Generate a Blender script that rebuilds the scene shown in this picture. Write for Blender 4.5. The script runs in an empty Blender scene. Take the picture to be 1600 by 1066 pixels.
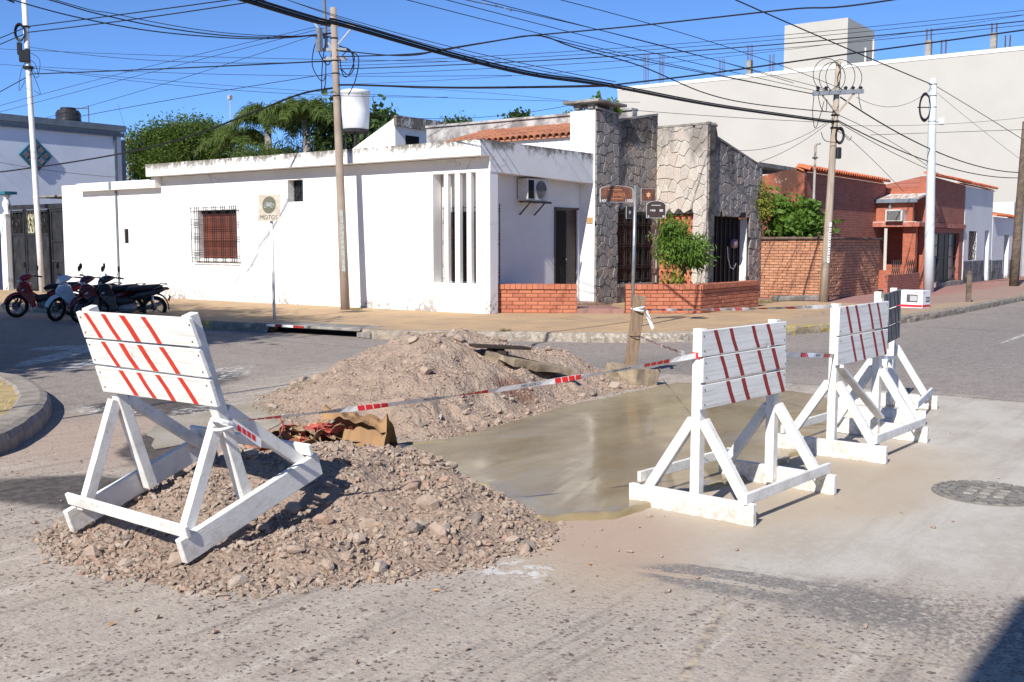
import bpy, math, random
import numpy as np
from mathutils import Vector, Matrix, noise as mnoise
S = bpy.context.scene
COL = S.collection
R = math.radians
random.seed(11)

# ---------------------------------------------------------------- camera, sky, sun, exposure
# ground axes: X runs away along the right-hand street, Y runs away along the left-hand street
FPX, CX0, CY0, EYE = 1625.0, 800.0, 533.0, 1.6
PITCH = math.atan2(CY0 - 382.0, FPX); YAW = R(36.3)
FWD = Vector((math.cos(YAW)*math.cos(PITCH), math.sin(YAW)*math.cos(PITCH), -math.sin(PITCH)))
RGT = Vector((math.sin(YAW), -math.cos(YAW), 0))
UPV = RGT.cross(FWD)
CAM = Vector((0, 0, EYE))
cam = bpy.data.cameras.new('camera'); co = bpy.data.objects.new('camera', cam); COL.objects.link(co)
cam.sensor_width = 36; cam.lens = 36*FPX/1600; cam.clip_end = 2000; cam.clip_start = .05
co.matrix_world = Matrix((( RGT.x, UPV.x, -FWD.x, 0), (RGT.y, UPV.y, -FWD.y, 0), (RGT.z, UPV.z, -FWD.z, EYE), (0, 0, 0, 1)))
S.camera = co
SUN_EL, SUN_AZ = R(38), R(9)            # light travels along +X, a little towards +Y
LD = Vector((math.cos(SUN_EL)*math.cos(SUN_AZ), math.cos(SUN_EL)*math.sin(SUN_AZ), -math.sin(SUN_EL)))
w = bpy.data.worlds.new('World'); S.world = w; w.use_nodes = True
nt = w.node_tree; bg = nt.nodes['Background']
sky = nt.nodes.new('ShaderNodeTexSky'); sky.sky_type = 'NISHITA'; sky.sun_disc = False
sky.sun_elevation = SUN_EL
sky.sun_rotation = math.atan2(-LD.x, -LD.y)
sky.air_density = 1.6; sky.dust_density = 0; sky.ozone_density = 8; sky.altitude = 8000
nt.links.new(sky.outputs[0], bg.inputs[0]); bg.inputs[1].default_value = .13
sl = bpy.data.lights.new('sun', 'SUN'); sl.energy = 4.9; sl.angle = R(.5); sl.color = (1, .95, .87)
so = bpy.data.objects.new('sun', sl); COL.objects.link(so); so.rotation_euler = LD.to_track_quat('-Z', 'Y').to_euler()
S.view_settings.view_transform = 'Standard'; S.view_settings.look = 'None'
S.view_settings.exposure = .42; S.view_settings.gamma = 1
try: S.view_settings.use_curve_mapping = False
except Exception: pass

# ---------------------------------------------------------------- picture -> place
def ray(x, y): return FWD*FPX + RGT*(x-CX0) - UPV*(y-CY0)
def gz(x, y, z=0.0): d = ray(x, y); return CAM + d*((z-EYE)/d.z)
def px(x, y, X): d = ray(x, y); return CAM + d*(X/d.x)
def py(x, y, Y): d = ray(x, y); return CAM + d*(Y/d.y)
HF = Vector((math.cos(YAW), math.sin(YAW), 0))
def at(x, y, D): d = ray(x, y); return CAM + d*(D/d.dot(HF))

# ---------------------------------------------------------------- object helpers
def wm(o):
    m = Matrix.LocRotScale(o.location, o.rotation_euler, o.scale)
    return wm(o.parent) @ o.matrix_parent_inverse @ m if o.parent else m
def thing(name, label, cat, loc=(0, 0, 0), rot=(0, 0, 0), group=None):
    o = bpy.data.objects.new(name, None); COL.objects.link(o)
    o.location = loc; o.rotation_euler = rot; o.empty_display_size = .2
    return tag(o, label, cat, group)
def tag(o, label, cat, group=None):
    o['label'] = label; o['category'] = cat
    if group: o['group'] = group
    return o
def kind(o, k): o['kind'] = k; return o
def link(name, me, mat, parent=None, local=False):
    o = bpy.data.objects.new(name, me); COL.objects.link(o)
    if mat is not None and not me.materials:
        for m in (mat if isinstance(mat, (list, tuple)) else [mat]): me.materials.append(m)
    if parent:
        o.parent = parent
        if not local: o.matrix_parent_inverse = wm(parent).inverted()
    return o
def copy_tree(o, parent=None):
    c = o.copy(); COL.objects.link(c)
    if parent: c.parent = parent
    for ch in list(o.children): copy_tree(ch, c)
    return c

class MB:
    def __init__(s): s.v = []; s.f = []; s.mi = []; s.cur = 0
    def add(s, vs, fs):
        b = len(s.v); s.v += [tuple(v) for v in vs]
        for f in fs: s.f.append(tuple(b+i for i in f)); s.mi.append(s.cur)
        return s
    def bx(s, x0, x1, y0, y1, z0, z1):
        if x0 > x1: x0, x1 = x1, x0
        if y0 > y1: y0, y1 = y1, y0
        return s.add([(x0,y0,z0),(x1,y0,z0),(x1,y1,z0),(x0,y1,z0),(x0,y0,z1),(x1,y0,z1),(x1,y1,z1),(x0,y1,z1)],
                     [(0,3,2,1),(4,5,6,7),(0,1,5,4),(1,2,6,5),(2,3,7,6),(3,0,4,7)])
    def obox(s, c, sx, sy, sz, rz=0, M=None):
        M = M or Matrix.Rotation(rz, 3, 'Z'); c = Vector(c)
        vs = [c + M @ Vector((a*sx/2, b*sy/2, d*sz/2)) for d in (-1, 1) for a, b in ((-1,-1),(1,-1),(1,1),(-1,1))]
        return s.add(vs, [(0,3,2,1),(4,5,6,7),(0,1,5,4),(1,2,6,5),(2,3,7,6),(3,0,4,7)])
    def beam(s, p, q, w, h, up=(0, 0, 1)):
        p = Vector(p); q = Vector(q); d = (q-p).normalized(); u = Vector(up)
        if abs(d.dot(u)) > .98: u = Vector((1, 0, 0))
        a = d.cross(u).normalized(); b = a.cross(d)
        vs = [c + a*(i*w/2) + b*(j*h/2) for c in (p, q) for i, j in ((-1,-1),(1,-1),(1,1),(-1,1))]
        return s.add(vs, [(0,1,2,3),(7,6,5,4),(0,4,5,1),(1,5,6,2),(2,6,7,3),(3,7,4,0)])
    def tube(s, pts, r, n=6, caps=True):
        pts = [Vector(p) for p in pts]; k = len(pts)
        rr = r if isinstance(r, (list, tuple)) else [r]*k
        vs = []; ref = None
        for i, p in enumerate(pts):
            t = (pts[min(i+1, k-1)] - pts[max(i-1, 0)]).normalized()
            if ref is None: ref = Vector((0, 0, 1)) if abs(t.z) < .9 else Vector((1, 0, 0))
            a = t.cross(ref).normalized(); b = a.cross(t).normalized(); ref = b
            for j in range(n):
                an = 2*math.pi*j/n; vs.append(p + (a*math.cos(an) + b*math.sin(an))*rr[i])
        fs = [(i*n+j, i*n+(j+1) % n, (i+1)*n+(j+1) % n, (i+1)*n+j) for i in range(k-1) for j in range(n)]
        if caps: fs += [tuple(range(n-1, -1, -1)), tuple((k-1)*n+j for j in range(n))]
        return s.add(vs, fs)
    def lathe(s, c, prof, n=16, M=None):
        c = Vector(c); vs = []
        for r, z in prof:
            for j in range(n):
                an = 2*math.pi*j/n; v = Vector((r*math.cos(an), r*math.sin(an), z))
                vs.append(c + (M @ v if M else v))
        k = len(prof)
        fs = [(i*n+j, i*n+(j+1) % n, (i+1)*n+(j+1) % n, (i+1)*n+j) for i in range(k-1) for j in range(n)]
        fs += [tuple(range(n-1, -1, -1)), tuple((k-1)*n+j for j in range(n))]
        return s.add(vs, fs)
    def prism(s, poly, off):           # closed polygon of 3D points pushed along a vector
        k = len(poly); off = Vector(off); vs = [Vector(p) for p in poly]
        nrm = Vector((0, 0, 0))
        for i in range(k): nrm += vs[i].cross(vs[(i+1) % k])
        if nrm.dot(off) < 0: vs.reverse()
        vs = vs + [v + off for v in vs]
        return s.add(vs, [tuple(range(k-1, -1, -1)), tuple(range(k, 2*k))] + [(i, (i+1) % k, (i+1) % k + k, i+k) for i in range(k)])
    def torus(s, c, R1, r, M=None, n=20, m=6, sx=1, sy=1):
        c = Vector(c); vs = []
        for i in range(n):
            a = 2*math.pi*i/n
            for j in range(m):
                b = 2*math.pi*j/m; v = Vector(((R1+r*math.cos(b))*math.cos(a)*sx, (R1+r*math.cos(b))*math.sin(a)*sy, r*math.sin(b)))
                vs.append(c + (M @ v if M else v))
        return s.add(vs, [(i*m+j, ((i+1) % n)*m+j, ((i+1) % n)*m+(j+1) % m, i*m+(j+1) % m) for i in range(n) for j in range(m)])
    def mesh(s, name='m', smooth=False):
        me = bpy.data.meshes.new(name); me.from_pydata(s.v, [], s.f)
        if any(s.mi): me.polygons.foreach_set('material_index', s.mi)
        if smooth: me.polygons.foreach_set('use_smooth', [True]*len(s.f))
        me.update(); return me
    def build(s, name, mat, parent=None, local=False, smooth=False, bevel=0, seg=1):
        o = link(name, s.mesh(name, smooth), mat, parent, local)
        if bevel:
            b = o.modifiers.new('bevel', 'BEVEL'); b.width = bevel; b.segments = seg; b.limit_method = 'ANGLE'
        return o

def wall_grid(mb, axis, P, th, a0, a1, z0, z1, holes, flip=1):
    """wall slab with rectangular holes; axis 'x': plane X=P, runs along Y; axis 'y': plane Y=P, runs along X; th goes into +axis"""
    A = sorted({a0, a1, *[v for h in holes for v in h[:2] if a0 < v < a1]})
    Z = sorted({z0, z1, *[v for h in holes for v in h[2:] if z0 < v < z1]})
    def solid(i, j):
        if i < 0 or j < 0 or i >= len(A)-1 or j >= len(Z)-1: return False
        ca, cz = (A[i]+A[i+1])/2, (Z[j]+Z[j+1])/2
        return not any(h[0] < ca < h[1] and h[2] < cz < h[3] for h in holes)
    def P3(a, z, d): return (P+d, a, z) if axis == 'x' else (a, P+d, z)
    q = []
    for i in range(len(A)-1):
        for j in range(len(Z)-1):
            if not solid(i, j): continue
            a, b, c, d = A[i], A[i+1], Z[j], Z[j+1]
            q.append([P3(a,c,0),P3(b,c,0),P3(b,d,0),P3(a,d,0)]); q.append([P3(a,c,th),P3(a,d,th),P3(b,d,th),P3(b,c,th)])
            if not solid(i-1, j): q.append([P3(a,c,0),P3(a,d,0),P3(a,d,th),P3(a,c,th)])
            if not solid(i+1, j): q.append([P3(b,c,0),P3(b,c,th),P3(b,d,th),P3(b,d,0)])
            if not solid(i, j-1): q.append([P3(a,c,0),P3(a,c,th),P3(b,c,th),P3(b,c,0)])
            if not solid(i, j+1): q.append([P3(a,d,0),P3(b,d,0),P3(b,d,th),P3(a,d,th)])
    for f in q:
        if axis == 'x': f = f[::-1]
        mb.add(f, [(0, 1, 2, 3)])
    return mb

def text_mesh(s, size, extrude=0.0):
    cu = bpy.data.curves.new('lettering', 'FONT'); cu.body = s; cu.size = size; cu.align_x = 'CENTER'; cu.align_y = 'CENTER'; cu.extrude = extrude
    cu.resolution_u = 3
    o = bpy.data.objects.new('lettering', cu); COL.objects.link(o)
    dg = bpy.context.evaluated_depsgraph_get(); me = bpy.data.meshes.new_from_object(o.evaluated_get(dg))
    bpy.data.objects.remove(o); return me
def text_on(name, s, size, mat, org, u, v, parent, off=0.0):
    """flat print: text in the plane spanned by u (reading direction) and v (up)"""
    me = text_mesh(s, size); u = Vector(u).normalized(); v = Vector(v).normalized(); n = u.cross(v)
    for p in me.vertices: p.co = Vector(org) + u*p.co.x + v*p.co.y + n*off
    me.materials.clear(); return link(name, me, mat, parent)

# ---------------------------------------------------------------- materials
class NT:
    def __init__(s, name):
        s.m = bpy.data.materials.new(name); s.m.use_nodes = True; s.t = s.m.node_tree
        s.b = s.t.nodes['Principled BSDF']; s.pos = s.n('ShaderNodeNewGeometry').outputs['Position']
    def n(s, ty, **kw):
        o = s.t.nodes.new(ty)
        for k, v in kw.items(): setattr(o, k, v)
        return o
    def set(s, sock, v):
        if isinstance(v, bpy.types.NodeSocket): s.t.links.new(v, sock)
        elif v is not None:
            if sock.type == 'RGBA' and len(v) == 3: v = (*v, 1)
            sock.default_value = v
    def math(s, op, a, b=None, c=None, clamp=False):
        o = s.n('ShaderNodeMath', operation=op, use_clamp=clamp); s.set(o.inputs[0], a); s.set(o.inputs[1], b)
        if c is not None: s.set(o.inputs[2], c)
        return o.outputs[0]
    def vmul(s, v, sc):
        o = s.n('ShaderNodeVectorMath', operation='MULTIPLY'); s.set(o.inputs[0], v); o.inputs[1].default_value = sc; return o.outputs[0]
    def noise(s, scale, detail=3, rough=.55, vec=None, dist=0, out='Fac'):
        o = s.n('ShaderNodeTexNoise'); s.set(o.inputs['Vector'], vec or s.pos); o.inputs['Scale'].default_value = scale
        o.inputs['Detail'].default_value = detail; o.inputs['Roughness'].default_value = rough; o.inputs['Distortion'].default_value = dist
        return o.outputs[out]
    def vor(s, scale, feature='F1', out='Distance', vec=None, rnd=1):
        o = s.n('ShaderNodeTexVoronoi', feature=feature); s.set(o.inputs['Vector'], vec or s.pos); o.inputs['Scale'].default_value = scale
        o.inputs['Randomness'].default_value = rnd; return o.outputs[out]
    def ramp(s, f, a, b, lo=0, hi=1):
        o = s.n('ShaderNodeMapRange'); s.set(o.inputs[0], f)
        for i, v in enumerate((a, b, lo, hi)): o.inputs[i+1].default_value = v
        o.interpolation_type = 'SMOOTHSTEP' if lo == 0 and hi == 1 else 'LINEAR'; return o.outputs[0]
    def mix(s, f, a, b, mode='MIX'):
        o = s.n('ShaderNodeMix', data_type='RGBA', blend_type=mode); s.set(o.inputs[0], f); s.set(o.inputs[6], a); s.set(o.inputs[7], b); return o.outputs[2]
    def sep(s): 
        o = s.n('ShaderNodeSeparateXYZ'); s.set(o.inputs[0], s.pos); return o.outputs
    def rnd(s): return s.n('ShaderNodeObjectInfo').outputs['Random']
    def isl(s): return s.n('ShaderNodeNewGeometry').outputs['Random Per Island']
    def hsv(s, c, v=1, h=.5, sat=1):
        o = s.n('ShaderNodeHueSaturation'); s.set(o.inputs['Color'], c); s.set(o.inputs['Value'], v); s.set(o.inputs['Hue'], h); s.set(o.inputs['Saturation'], sat); return o.outputs[0]
    def bump(s, h, strength=.3, dist=.01):
        o = s.n('ShaderNodeBump'); o.inputs['Strength'].default_value = strength; o.inputs['Distance'].default_value = dist
        s.set(o.inputs['Height'], h); s.set(s.b.inputs['Normal'], o.outputs[0])
    def blob(s, x, y, rx, ry, rot=0, soft=.3, wob=.25, wsc=2.0):
        o = s.n('ShaderNodeMapping', vector_type='TEXTURE'); s.set(o.inputs[0], s.pos)
        o.inputs[1].default_value = (x, y, 0); o.inputs[2].default_value = (0, 0, rot); o.inputs[3].default_value = (rx, ry, 1)
        l = s.n('ShaderNodeVectorMath', operation='LENGTH'); s.set(l.inputs[0], o.outputs[0])
        d = s.math('MULTIPLY_ADD', s.math('SUBTRACT', s.noise(wsc, 4, .65), .5), wob*2, l.outputs['Value'])
        return s.ramp(d, 1+soft/2, 1-soft/2) if False else s.math('SUBTRACT', 1, s.ramp(d, 1-soft/2, 1+soft/2))
    def half(s, x, y, nx, ny, soft=.1, wob=.2, wsc=1.5):   # 1 on the side n points to
        p = s.sep(); d = s.math('ADD', s.math('MULTIPLY', s.math('SUBTRACT', p[0], x), nx), s.math('MULTIPLY', s.math('SUBTRACT', p[1], y), ny))
        d = s.math('MULTIPLY_ADD', s.math('SUBTRACT', s.noise(wsc, 5, .65), .5), wob*2, d)
        return s.ramp(d, -soft, soft)
    def out(s, col, rough=.8, spec=.3, metal=0):
        s.set(s.b.inputs['Base Color'], col); s.set(s.b.inputs['Roughness'], rough); s.set(s.b.inputs['Specular IOR Level'], spec)
        s.set(s.b.inputs['Metallic'], metal); return s.m

def simple(name, c, c2=None, scale=6, rough=.75, spec=.3, bump=0, bscale=60, rnd=0, isl=0, metal=0, stretch=None, dirt=0, dirtc=(.2, .17, .13)):
    t = NT(name); v = t.vmul(t.pos, stretch) if stretch else None
    col = c
    if c2: col = t.mix(t.ramp(t.noise(scale, 5, .6, v), .35, .65), c, c2)
    if dirt: col = t.mix(t.math('MULTIPLY', t.ramp(t.noise(scale*1.7, 6, .7), .5, .8), dirt), col, dirtc)
    if rnd: col = t.hsv(col if not isinstance(col, tuple) else t.mix(0, col, col), t.ramp(t.rnd(), 0, 1.0001, 1-rnd, 1+rnd))
    if isl: col = t.hsv(col if not isinstance(col, tuple) else t.mix(0, col, col), t.ramp(t.isl(), 0, 1.0001, 1-isl, 1+isl))
    if bump: t.bump(t.noise(bscale, 4, .6, v), bump, .01)
    return t.out(col, rough, spec, metal)

M = {}
def plaster(name, base, zb, zt, dirt=.8, top=.8, crack=True, c_d=(.22, .19, .16)):
    t = NT(name); p = t.sep(); z = p[2]
    st = t.noise(1, 6, .7, t.vmul(t.pos, (1.8, 1.8, .55)))
    n1 = t.noise(9, 8, .75)
    col = t.mix(t.ramp(t.noise(.9, 4, .6), .4, .75), base, tuple(b*.9 for b in base))
    low = t.ramp(z, zb+.75, zb)                                        # peeling paint near the ground
    f = t.math('MULTIPLY', t.ramp(t.math('ADD', n1, t.math('MULTIPLY', t.math('MULTIPLY', low, t.ramp(t.noise(.7, 4, .6), .36, .62)), .22)), .64, .71), t.math('MULTIPLY', low, dirt))
    col = t.mix(f, col, c_d)
    hi = t.ramp(z, zt-.5, zt)
    g = t.math('MULTIPLY', t.ramp(t.math('MULTIPLY_ADD', hi, .22, t.math('MULTIPLY', t.math('ADD', st, n1), .5)), .62, .74), t.math('MULTIPLY', hi, top))
    col = t.mix(g, col, (.16, .14, .115))
    if crack:
        dv = t.n('ShaderNodeVectorMath', operation='ADD'); t.set(dv.inputs[0], t.pos); t.set(dv.inputs[1], t.noise(3, 5, .7, out='Color'))
        e = t.vor(.55, 'DISTANCE_TO_EDGE', vec=dv.outputs[0]); c = t.math('LESS_THAN', e, .004)
        c = t.math('MULTIPLY', c, t.ramp(t.noise(.5, 2, .5), .5, .6))
        col = t.mix(t.math('MULTIPLY', c, .8), col, (.30, .27, .24))
    t.bump(t.math('ADD', t.math('MULTIPLY', t.noise(18, 5, .6), 1), t.math('MULTIPLY', f, -.6)), .25, .012)
    return t.out(col, .88, .2)
M['white'] = plaster('white_plaster', (.83, .82, .80), .15, 3.75)
M['fascia'] = plaster('weathered_white_fascia', (.82, .81, .79), 2.0, 3.78, top=1.0)
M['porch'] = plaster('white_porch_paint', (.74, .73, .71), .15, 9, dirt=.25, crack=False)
M['oldwhite'] = plaster('old_white_render', (.66, .67, .68), .15, 4.2, dirt=.9, top=.6)
M['blue'] = plaster('pale_blue_render', (.72, .78, .88), .1, 9, dirt=.2, crack=False)
M['beige'] = simple('beige_render', (.465, .452, .41), (.44, .428, .385), .35, .9, .2, bump=.15, bscale=4)
M['beigecap'] = simple('pale_parapet_paint', (.74, .725, .68), (.68, .66, .61), 2, .9, .2)
M['grey_render'] = simple('grey_render', (.36, .36, .36), (.30, .30, .30), 1.5, .9, .2, bump=.2)
M['concrete'] = simple('weathered_concrete', (.33, .31, .28), (.17, .155, .14), 3, .9, .2, bump=.4, bscale=40, dirt=.6, dirtc=(.08, .075, .07))
M['rebar'] = simple('rebar', (.12, .09, .08), rough=.8)
M['black'] = simple('black_iron', (.018, .018, .02), (.03, .027, .025), 20, .55, .4)
M['cable'] = simple('black_cable', (.012, .012, .014), rough=.6)
M['grey_cable'] = simple('grey_cable', (.06, .06, .065), rough=.6)
M['dark'] = simple('dark_interior', (.012, .011, .011), rough=.9)
M['glass'] = simple('dark_window_glass', (.02, .022, .025), rough=.12, spec=.5)
M['wood_door'] = simple('dark_red_wood', (.045, .011, .009), (.02, .006, .005), 8, .45, .4, stretch=(8, 8, .8))
M['shutter'] = simple('reddish_roller_shutter', (.21, .062, .036), (.16, .045, .028), 5, .55, .3, rnd=.1)
M['dark_shutter'] = simple('dark_brown_shutter', (.05, .022, .018), (.03, .015, .012), 5, .6)
M['mortar'] = simple('dark_mortar', (.085, .08, .075), (.05, .047, .045), 10, .95, .1)
M['mortar_r'] = simple('red_mortar', (.19, .085, .055), (.12, .055, .04), 10, .95, .1)
def stone(name, a, b, c, moss):
    t = NT(name); r = t.rnd()
    col = t.mix(t.ramp(r, 0, 1), a, b); col = t.mix(t.ramp(t.math('FRACT', t.math('MULTIPLY', r, 7.3)), .7, 1), col, c)
    col = t.mix(t.math('MULTIPLY', t.ramp(t.noise(6, 6, .7), .45, .8), .45), col, tuple(x*.5 for x in a))
    if moss:
        z = t.sep()[2]; n = t.noise(1.3, 5, .65, t.vmul(t.pos, (1, 1, .45)))
        col = t.mix(t.math('MULTIPLY', t.ramp(t.math('MULTIPLY_ADD', t.ramp(z, 2.6, 4.9), .28, n), .62, .82), .85*float(moss)), col, (.035, .033, .031))
    t.bump(t.noise(22, 6, .65), .6, .03); return t.out(col, .9, .2)
M['stone_g'] = stone('grey_flagstone', (.33, .305, .285), (.25, .235, .225), (.37, .30, .26), .8)
M['stone_p'] = stone('pale_flagstone', (.60, .55, .49), (.52, .47, .42), (.56, .48, .42), .6)
def brick(name, a, b, soot=.3):
    t = NT(name); r = t.rnd(); col = t.mix(t.ramp(r, 0, 1), a, b)
    col = t.mix(t.math('MULTIPLY', t.ramp(t.noise(14, 5, .7), .5, .75), soot), col, (.09, .05, .038))
    t.bump(t.noise(70, 4, .6), .4, .008); return t.out(col, .85, .25)
M['brick'] = brick('orange_brick', (.50, .185, .105), (.41, .14, .082), .4)
M['brick_f'] = brick('fence_brick', (.53, .27, .16), (.42, .20, .12), .4)
def brick_isl():
    t = NT('fence_brick_run'); col = t.mix(t.isl(), (.52, .26, .155), (.39, .18, .11))
    col = t.mix(t.math('MULTIPLY', t.ramp(t.noise(14, 5, .7), .5, .75), .6), col, (.09, .05, .038)); t.bump(t.noise(70, 4, .6), .4, .008); return t.out(col, .85, .25)
M['brick_fi'] = brick_isl()
def brick_tex(name, a, b, mo, axis, sx=.24, sy=.075):
    t = NT(name); p = t.sep(); cb = t.n('ShaderNodeCombineXYZ'); t.set(cb.inputs[0], p[1 if axis == 'x' else 0]); t.set(cb.inputs[1], p[2])
    bt = t.n('ShaderNodeTexBrick'); t.set(bt.inputs[0], cb.outputs[0]); bt.inputs['Color1'].default_value = (*a, 1); bt.inputs['Color2'].default_value = (*b, 1)
    bt.inputs['Mortar'].default_value = (*mo, 1); bt.inputs['Scale'].default_value = 1; bt.inputs['Mortar Size'].default_value = .012
    bt.inputs['Brick Width'].default_value = sx; bt.inputs['Row Height'].default_value = sy; bt.inputs['Mortar Smooth'].default_value = .2
    col = t.mix(t.math('MULTIPLY', t.ramp(t.noise(3, 5, .65), .45, .8), .4), bt.outputs[0], tuple(x*.4 for x in a))
    t.bump(t.math('MULTIPLY', bt.outputs['Fac'], -1), .6, .012); return t.out(col, .85, .2)
M['bt_y'] = brick_tex('red_brick_front', (.40, .125, .085), (.31, .09, .066), (.30, .19, .15), 'y')
M['bt_x'] = brick_tex('red_brick_side', (.46, .13, .075), (.38, .10, .06), (.32, .16, .11), 'x')
M['oldbrick'] = brick_tex('bare_old_brick', (.28, .15, .10), (.20, .11, .08), (.24, .20, .16), 'y')
t = NT('stained_red_render'); n = t.noise(1.1, 6, .7, t.vmul(t.pos, (1, 1, .5)))
t.bump(t.noise(10, 5), .3, .02)
M['red_render'] = t.out(t.mix(t.math('MULTIPLY', t.ramp(t.noise(3.5, 7, .75), .56, .66), .8), t.mix(t.ramp(n, .36, .58), (.36, .115, .07), (.10, .048, .036)), (.42, .34, .29)), .9, .15)
M['rtile'] = brick('clay_roof_tile', (.47, .20, .115), (.34, .145, .09), .6)
M['rtile_b'] = brick('bright_clay_tile', (.56, .165, .075), (.47, .13, .062), .15)
M['gutter'] = simple('blue_grey_metal', (.17, .21, .25), (.13, .16, .19), 3, .5, .4)
M['wpaint'] = None
t = NT('white_painted_wood'); g = t.noise(1, 5, .6, t.vmul(t.pos, (28, 28, 28)))
oi = t.n('ShaderNodeTexCoord').outputs['Object']
gr = t.noise(30, 4, .65, t.vmul(oi, (1, 1, 9)))
col = t.mix(t.ramp(t.noise(7, 6, .7), .38, .75), (.78, .77, .74), (.58, .56, .51))
col = t.mix(t.math('MULTIPLY', t.ramp(t.noise(16, 7, .75), .60, .70), .75), col, (.34, .28, .21))
zz = t.sep()[2]; col = t.mix(t.math('MULTIPLY', t.math('MULTIPLY', t.ramp(zz, .2, 0), t.ramp(g, .38, .62)), .6), col, (.42, .34, .25))
t.bump(t.math('ADD', gr, t.math('MULTIPLY', t.noise(1, 3, .6, t.vmul(oi, (20, 20, 120))), .8)), .45, .006); M['wpaint'] = t.out(col, .7, .25)
t = NT('white_painted_plank'); oi = t.n('ShaderNodeTexCoord').outputs['Object']; gl = t.noise(1, 5, .65, t.vmul(oi, (2.2, 60, 60)))
col = t.mix(t.ramp(gl, .42, .72), (.79, .78, .75), (.60, .58, .53)); col = t.mix(t.math('MULTIPLY', t.ramp(t.noise(9, 7, .75), .60, .70), .7), col, (.42, .36, .29)); col = t.mix(t.math('MULTIPLY', t.ramp(t.noise(2.2, 4, .6), .5, .7), .3), col, (.5, .46, .40))
t.bump(gl, .4, .005); M['wplank'] = t.out(col, .7, .25)
M['red_s'] = simple('red_stripe_paint', (.62, .045, .022), (.50, .04, .022), 18, .6, .3)
M['dred_s'] = simple('dark_red_stripe_paint', (.32, .028, .024), (.26, .025, .022), 18, .6, .3)
M['board_back'] = simple('dirty_unpainted_board', (.17, .155, .14), (.28, .26, .24), 9, .85, .2, bump=.3)
M['wood'] = simple('raw_weathered_wood', (.30, .21, .14), (.20, .14, .095), 4, .85, .2, bump=.4, stretch=(9, 9, 1.2), dirt=.4)
M['darkwood'] = simple('dark_wet_plank', (.05, .035, .025), (.03, .022, .017), 6, .7, bump=.3)
M['polewood'] = simple('weathered_pole_wood', (.46, .385, .30), (.31, .26, .21), 3, .9, .2, bump=.4, bscale=25, stretch=(10, 10, .6))
M['poleconc'] = simple('grey_brown_pole_concrete', (.37, .30, .245), (.30, .24, .195), 2.5, .9, .2, bump=.3, bscale=40, dirt=.4)
M['polewhite'] = simple('white_painted_steel', (.78, .78, .77), (.66, .65, .63), 4, .5, .4, dirt=.3)
M['polegrey'] = simple('pale_grey_painted_steel', (.60, .64, .66), (.55, .59, .61), 3, .55, .3, dirt=.08)
M['galv'] = simple('galvanised_steel', (.33, .34, .35), (.25, .26, .27), 10, .45, .5, metal=.6)
M['plastic_b'] = simple('black_plastic', (.022, .022, .024), rough=.4, spec=.4)
M['tank_w'] = simple('white_tank_fibre_cement', (.78, .78, .78), (.70, .70, .70), 2, .6, .3)
M['tank_b'] = simple('black_plastic_tank', (.02, .02, .022), (.03, .03, .032), 3, .4, .4)
M['ac'] = simple('off_white_metal_casing', (.62, .60, .55), (.50, .48, .44), 4, .5, .3)
M['ac_g'] = simple('grey_fan_grille', (.16, .16, .16), (.10, .10, .10), 20, .6)
M['tape_w'] = simple('white_barrier_tape', (.78, .78, .78), (.66, .66, .68), 9, .4, .4)
M['tape_r'] = simple('red_tape_print', (.66, .03, .035), rough=.45)
M['ink'] = simple('black_ink', (.015, .015, .015), rough=.6)
M['wink'] = simple('white_lettering', (.8, .8, .78), rough=.6)
M['oink'] = simple('orange_lettering', (.55, .20, .09), rough=.5)
def foliage(name, a, b, tr=.35):
    t = NT(name); col = t.mix(t.isl(), a, b); t.out(col, .55, .3)
    tl = t.n('ShaderNodeBsdfTranslucent'); t.set(tl.inputs[0], t.mix(.5, col, (.25, .32, .04)))
    ms = t.n('ShaderNodeMixShader'); ms.inputs[0].default_value = tr
    o = t.t.nodes['Material Output']; t.t.links.new(t.b.outputs[0], ms.inputs[1]); t.t.links.new(tl.outputs[0], ms.inputs[2]); t.t.links.new(ms.outputs[0], o.inputs[0]); return t.m
M['leaf'] = foliage('dense_tree_leaves', (.055, .10, .018), (.12, .185, .035), .4)
M['leaf_l'] = foliage('bright_shrub_leaves', (.10, .20, .03), (.16, .27, .045), .4)
M['leaf_y'] = foliage('yellowing_leaves', (.16, .22, .04), (.36, .33, .06), .4)
M['leaf_d'] = foliage('dark_broad_leaves', (.03, .065, .02), (.07, .12, .035), .3)
M['leaf_p'] = foliage('palm_leaflets', (.07, .115, .028), (.14, .19, .05), .4)
M['leaf_s'] = foliage('street_tree_leaves', (.04, .08, .02), (.07, .12, .03), .15)
M['bark'] = simple('bark', (.17, .13, .10), (.10, .08, .06), 8, .95, .1, bump=.5, bscale=20)
M['straw'] = simple('dry_grass_blades', (.52, .40, .17), (.38, .28, .11), 6, .9, .1, isl=.25)
M['grassg'] = foliage('green_grass_blades', (.12, .17, .03), (.22, .26, .06), .3)
M['tyre'] = simple('tyre_rubber', (.014, .014, .014), rough=.85)
M['chrome'] = simple('bright_metal', (.5, .5, .52), rough=.3, metal=.9)
M['alu'] = simple('dull_engine_metal', (.22, .22, .23), rough=.5, metal=.6)
M['m_red'] = simple('red_motorcycle_paint', (.24, .012, .02), rough=.25, spec=.5)
M['m_wht'] = simple('pale_blue_white_motorcycle_paint', (.50, .58, .66), rough=.25, spec=.5)
M['m_mar'] = simple('maroon_motorcycle_paint', (.10, .01, .016), rough=.25, spec=.5)
M['m_blk'] = simple('black_motorcycle_paint', (.012, .012, .016), rough=.25, spec=.5)
M['seat'] = simple('black_vinyl', (.016, .016, .018), rough=.5)
M['lens'] = simple('headlight_lens', (.45, .47, .5), rough=.1, spec=.6)
M['redlens'] = simple('red_lens', (.30, .01, .01), rough=.2, spec=.5)
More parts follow.
